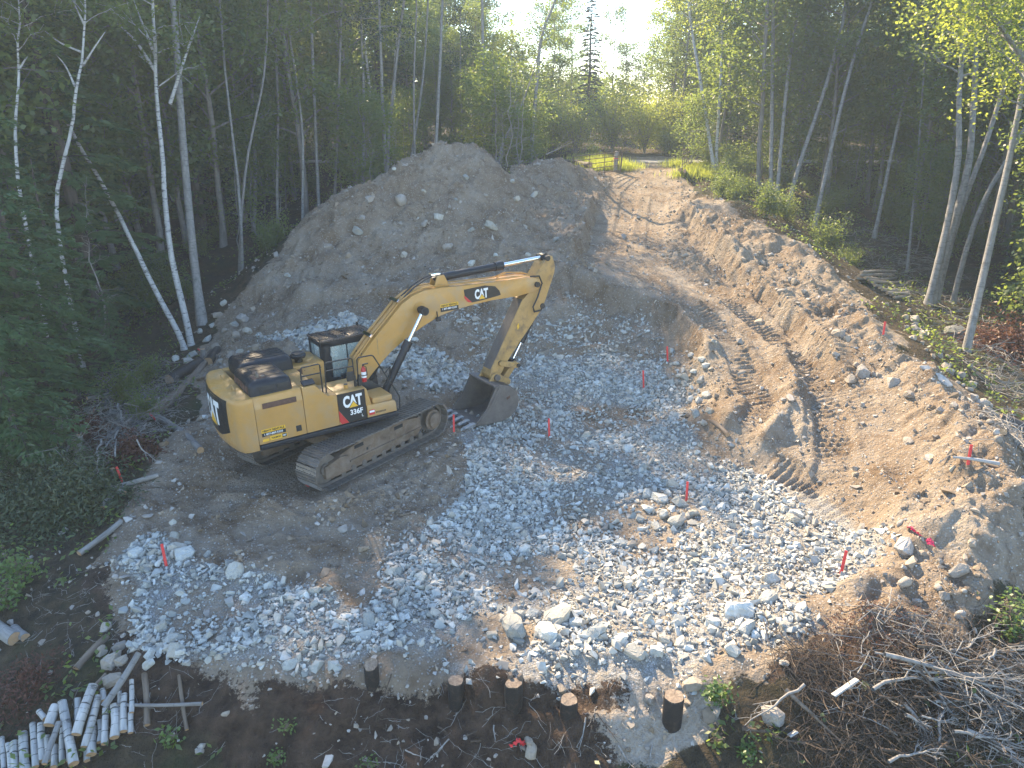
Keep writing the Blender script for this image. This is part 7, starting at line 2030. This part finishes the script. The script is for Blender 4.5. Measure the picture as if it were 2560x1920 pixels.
# grass and weeds at the gate
def grass(name, label, spots, n, mat, seed, h=0.45):
    rng = np.random.default_rng(seed); P = []
    for x, y, s_ in spots:
        m = n // len(spots); P.append(np.stack([x + rng.normal(0, s_, m), y + rng.normal(0, s_ * 0.6, m)], 1))
    P = np.concatenate(P); P3 = np.c_[P, hz(P[:, 0], P[:, 1])]
    ax = rng.normal(0, 0.28, (len(P), 3)); ax[:, 2] = 1
    return tag(obj(name, np_mesh(name, *leaves_np(P3, h * rng.uniform(0.5, 1.3, len(P)), 0.03, rng, ax, 0, 1.0), mat)), label, None, None, 'stuff')
gsp = [(*px_on(x, y)[:2], 0.7) for x, y in ((1490, 415), (1520, 418), (1545, 425), (1475, 405), (1500, 425))]
grass('grass', 'bright sunlit grass beside the left gate', gsp, 5200, M_LEAFSUN, 31, 0.6)
grass('grass', 'sunlit weeds beside the right gate', [(*px_on(x, y)[:2], 0.6) for x, y in ((1695, 415), (1745, 425), (1765, 440), (1800, 450), (1720, 440))], 3200, M_LEAFSUN, 32, 0.5)
seedling(1485, 400, 1.3, 0.7, 900, 0.12, 'bright yellow-green shrub at the hinge of the left gate', M_LEAFSUN, seed=13)

# --- gates: tube frames on posts
def gate(a, b, h, label, nrail=5, post=True):
    a, b = Vector(a), Vector(b); L = (b - a).length
    t = thing('field_gate', label, 'gate', tuple(a), (0, 0, math.atan2(b.y - a.y, b.x - a.x)), 'gates at the road end of the driveway')
    dz = (b.z - a.z) / L
    z0 = 0.18
    for i in range(nrail):
        z = z0 + (h - z0) * (i / (nrail - 1)) ** 0.9
        g = G(); g.tube([(0, 0, z), (L, 0, z + dz * L)], 0.024, 8); g.build('rail', M_GALV, t)
    for x in (0, L * 0.33, L * 0.66, L):
        g = G(); g.tube([(x, 0, z0 + dz * x - (0.15 if x in (0, L) else 0)), (x, 0, h + dz * x)], 0.026, 8); g.build('upright', M_GALV, t)
    return t
ga = px_on(1462, 428); gb = px_on(1547, 433)
gate((ga.x - 0.6, ga.y + 1.4, gb.z), (gb.x, gb.y, gb.z), 1.35, 'open tube gate swung back beside the grey wooden post')
gc = px_on(1704, 432)
gate((gc.x, gc.y, gc.z), (gc.x + 0.95, gc.y + 2.6, gc.z + 0.1), 1.35, 'open tube gate seen edge-on beside the birch pair')
def gatepost(px, py, r, h, label, mat, ribbon=False):
    p = px_on(px, py)
    t = thing('gate_post', label, 'post', (p.x, p.y, p.z - 0.2), (0.03, 0.04, 0), 'gate posts')
    g = G(); g.tube([(0, 0, 0), (0.01, 0, 0.6), (0.02, 0.01, h + 0.2)], [r * 1.1, r, r * 0.9], 12); g.build('shaft', mat, t)
    if ribbon:
        g = G(); g.tube([(0.01, 0, 1.0), (0.01, 0, 1.04)], r * 1.06, 12); g.tube([(-r, -r, 1.02), (-r * 1.6, -r * 1.6, 0.9), (-r * 1.5, -r * 1.8, 0.75)], 0.015, 5); g.build('ribbon', M_PINK, t)
    return t
gatepost(1537, 428, 0.15, 1.25, 'thick grey wooden post with a pink ribbon at the left gate', M_DEADB, True)
gatepost(1550, 432, 0.05, 1.35, 'thin rusty steel post beside the thick wooden post', M_GALV)
gatepost(1728, 405, 0.05, 1.4, 'thin leaning post at the right gate', M_DEADB)
for i, (x1, y1, x2, y2, w, lab) in enumerate(((1395, 408, 1462, 396, 14, 'dark rotten log on the mound behind the heap'), (1440, 405, 1475, 412, 14, 'dark butt of a log beside the left gate grass'), (1700, 425, 1728, 408, 10, 'dark timber lying at the right gate'), (1712, 428, 1742, 414, 9, 'dark timber lying behind another at the right gate'))):
    log_px((x1, y1), (x2, y2), w, 0.2, lab, None, name='dark_log', bark=M_DARKB)
b0_ = px_on(1365, 400)
branch(b0_ + Vector((0, 0, 0.3)), b0_ + Vector((1.7, 0.9, 1.0)), 0.03, 'thin dead pole slanting up behind the second mound', None, M_DEADB, 2, name='slanting_pole', seed=61, curl=0.05)

# --- boards, ribbon, scraps
def board(p, q, wpx, label, lift=0.3, mat=None):
    a, b = px_on(*p, lift), px_on(*q, lift); L = (b - a).length; w = wpx * depth_of(a) / FPX / 2
    g = G(); g.box((0, -w, -0.015), (L, w, 0.015), 0.004, 1)
    o = g.build('board', mat or M_BOARD); o.location = a; o.rotation_euler = (-0.5, -math.asin((b.z - a.z) / L), math.atan2(b.y - a.y, b.x - a.x))
    return tag(o, label, 'board')
board(z8_(985, 1180), z8_(1140, 1075), 20, 'pale weathered board lying on the brush pile', 0.35)
board(z8_(700, 1440), z8_(750, 1410), 16, 'small pale board scrap on the bank behind a leafy sprig', 0.08)
def ribbon(pts, label, mat=M_PINK, w=0.035):
    W3 = [px_on(*p, 0.04) for p in pts]
    P = smooth_path(np.array(W3), 26); rng = np.random.default_rng(len(label))
    P += rng.normal(0, 0.02, P.shape); P[:, 2] = np.maximum(P[:, 2], hz(P[:, 0], P[:, 1]) + 0.02)
    tw = np.cumsum(rng.normal(0, 0.6, 26)); s_ = np.stack([np.cos(tw), np.sin(tw), np.abs(np.sin(tw * 1.3)) * 0.7], 1) * w
    V_ = np.stack([P - s_, P + s_], 1).reshape(-1, 3); V_ = np.r_[V_, V_ + [0, 0, 0.002]]
    F_ = [[2 * i, 2 * i + 1, 2 * i + 3, 2 * i + 2] for i in range(25)] + [[52 + 2 * i, 52 + 2 * i + 2, 52 + 2 * i + 3, 52 + 2 * i + 1] for i in range(25)]
    return tag(obj('flagging_tape', np_mesh('flagging_tape', V_, F_, mat)), label, 'ribbon')
ribbon([z8_(1470, 100), z8_(1510, 125), z8_(1545, 150)], 'crumpled pink flagging tape across the crest of the sandy mound', w=0.03)
ribbon([z8_(1590, 180), z8_(1612, 192), z8_(1625, 212)], 'knot of pink flagging tape beside a hollow in the sandy mound', w=0.04)
ribbon([(850 + 1095 / 2.572, 1280 + 1500 / 2.572), (850 + 1150 / 2.572, 1280 + 1470 / 2.572), (850 + 1190 / 2.572, 1280 + 1490 / 2.572)], 'dark red tape beside the two rocks on the bank', M_STAKE, 0.02)
p = px_on(*z5_(1300, 1045))
g = G(); g.lathe([(0.055, 0), (0.065, 0.20), (0.06, 0.205), (0.05, 0.03)], (0, 0, 0), 16); o = g.build('paper_cup', M_PLAST); o.location = p + Vector((0, 0, 0.06)); o.rotation_euler = (1.4, 0.2, 1.1); tag(o, 'white cup lying on the dirt behind the counterweight', 'cup')
# ------------------------------------------------------------------ bluish haze volume, added mostly to stand for lens glare
def haze():
    g = G(); g.box((-130, -6, -60), (130, 125, 36)); me_ = g.mesh('haze', None)
    m = bpy.data.materials.new('glare_haze'); m.use_nodes = True; nt = m.node_tree; nt.nodes.clear()
    out = nt.nodes.new('ShaderNodeOutputMaterial'); v = nt.nodes.new('ShaderNodeVolumePrincipled')
    v.inputs['Density'].default_value = 0.0011; v.inputs['Color'].default_value = (0.70, 0.85, 1.0, 1); v.inputs['Anisotropy'].default_value = 0.3
    nt.links.new(v.outputs[0], out.inputs['Volume'])
    me_.materials.append(m)
    tag(obj('haze', me_), 'thin bluish haze added for the lens glare over the clearing', None, None, 'stuff')
haze()
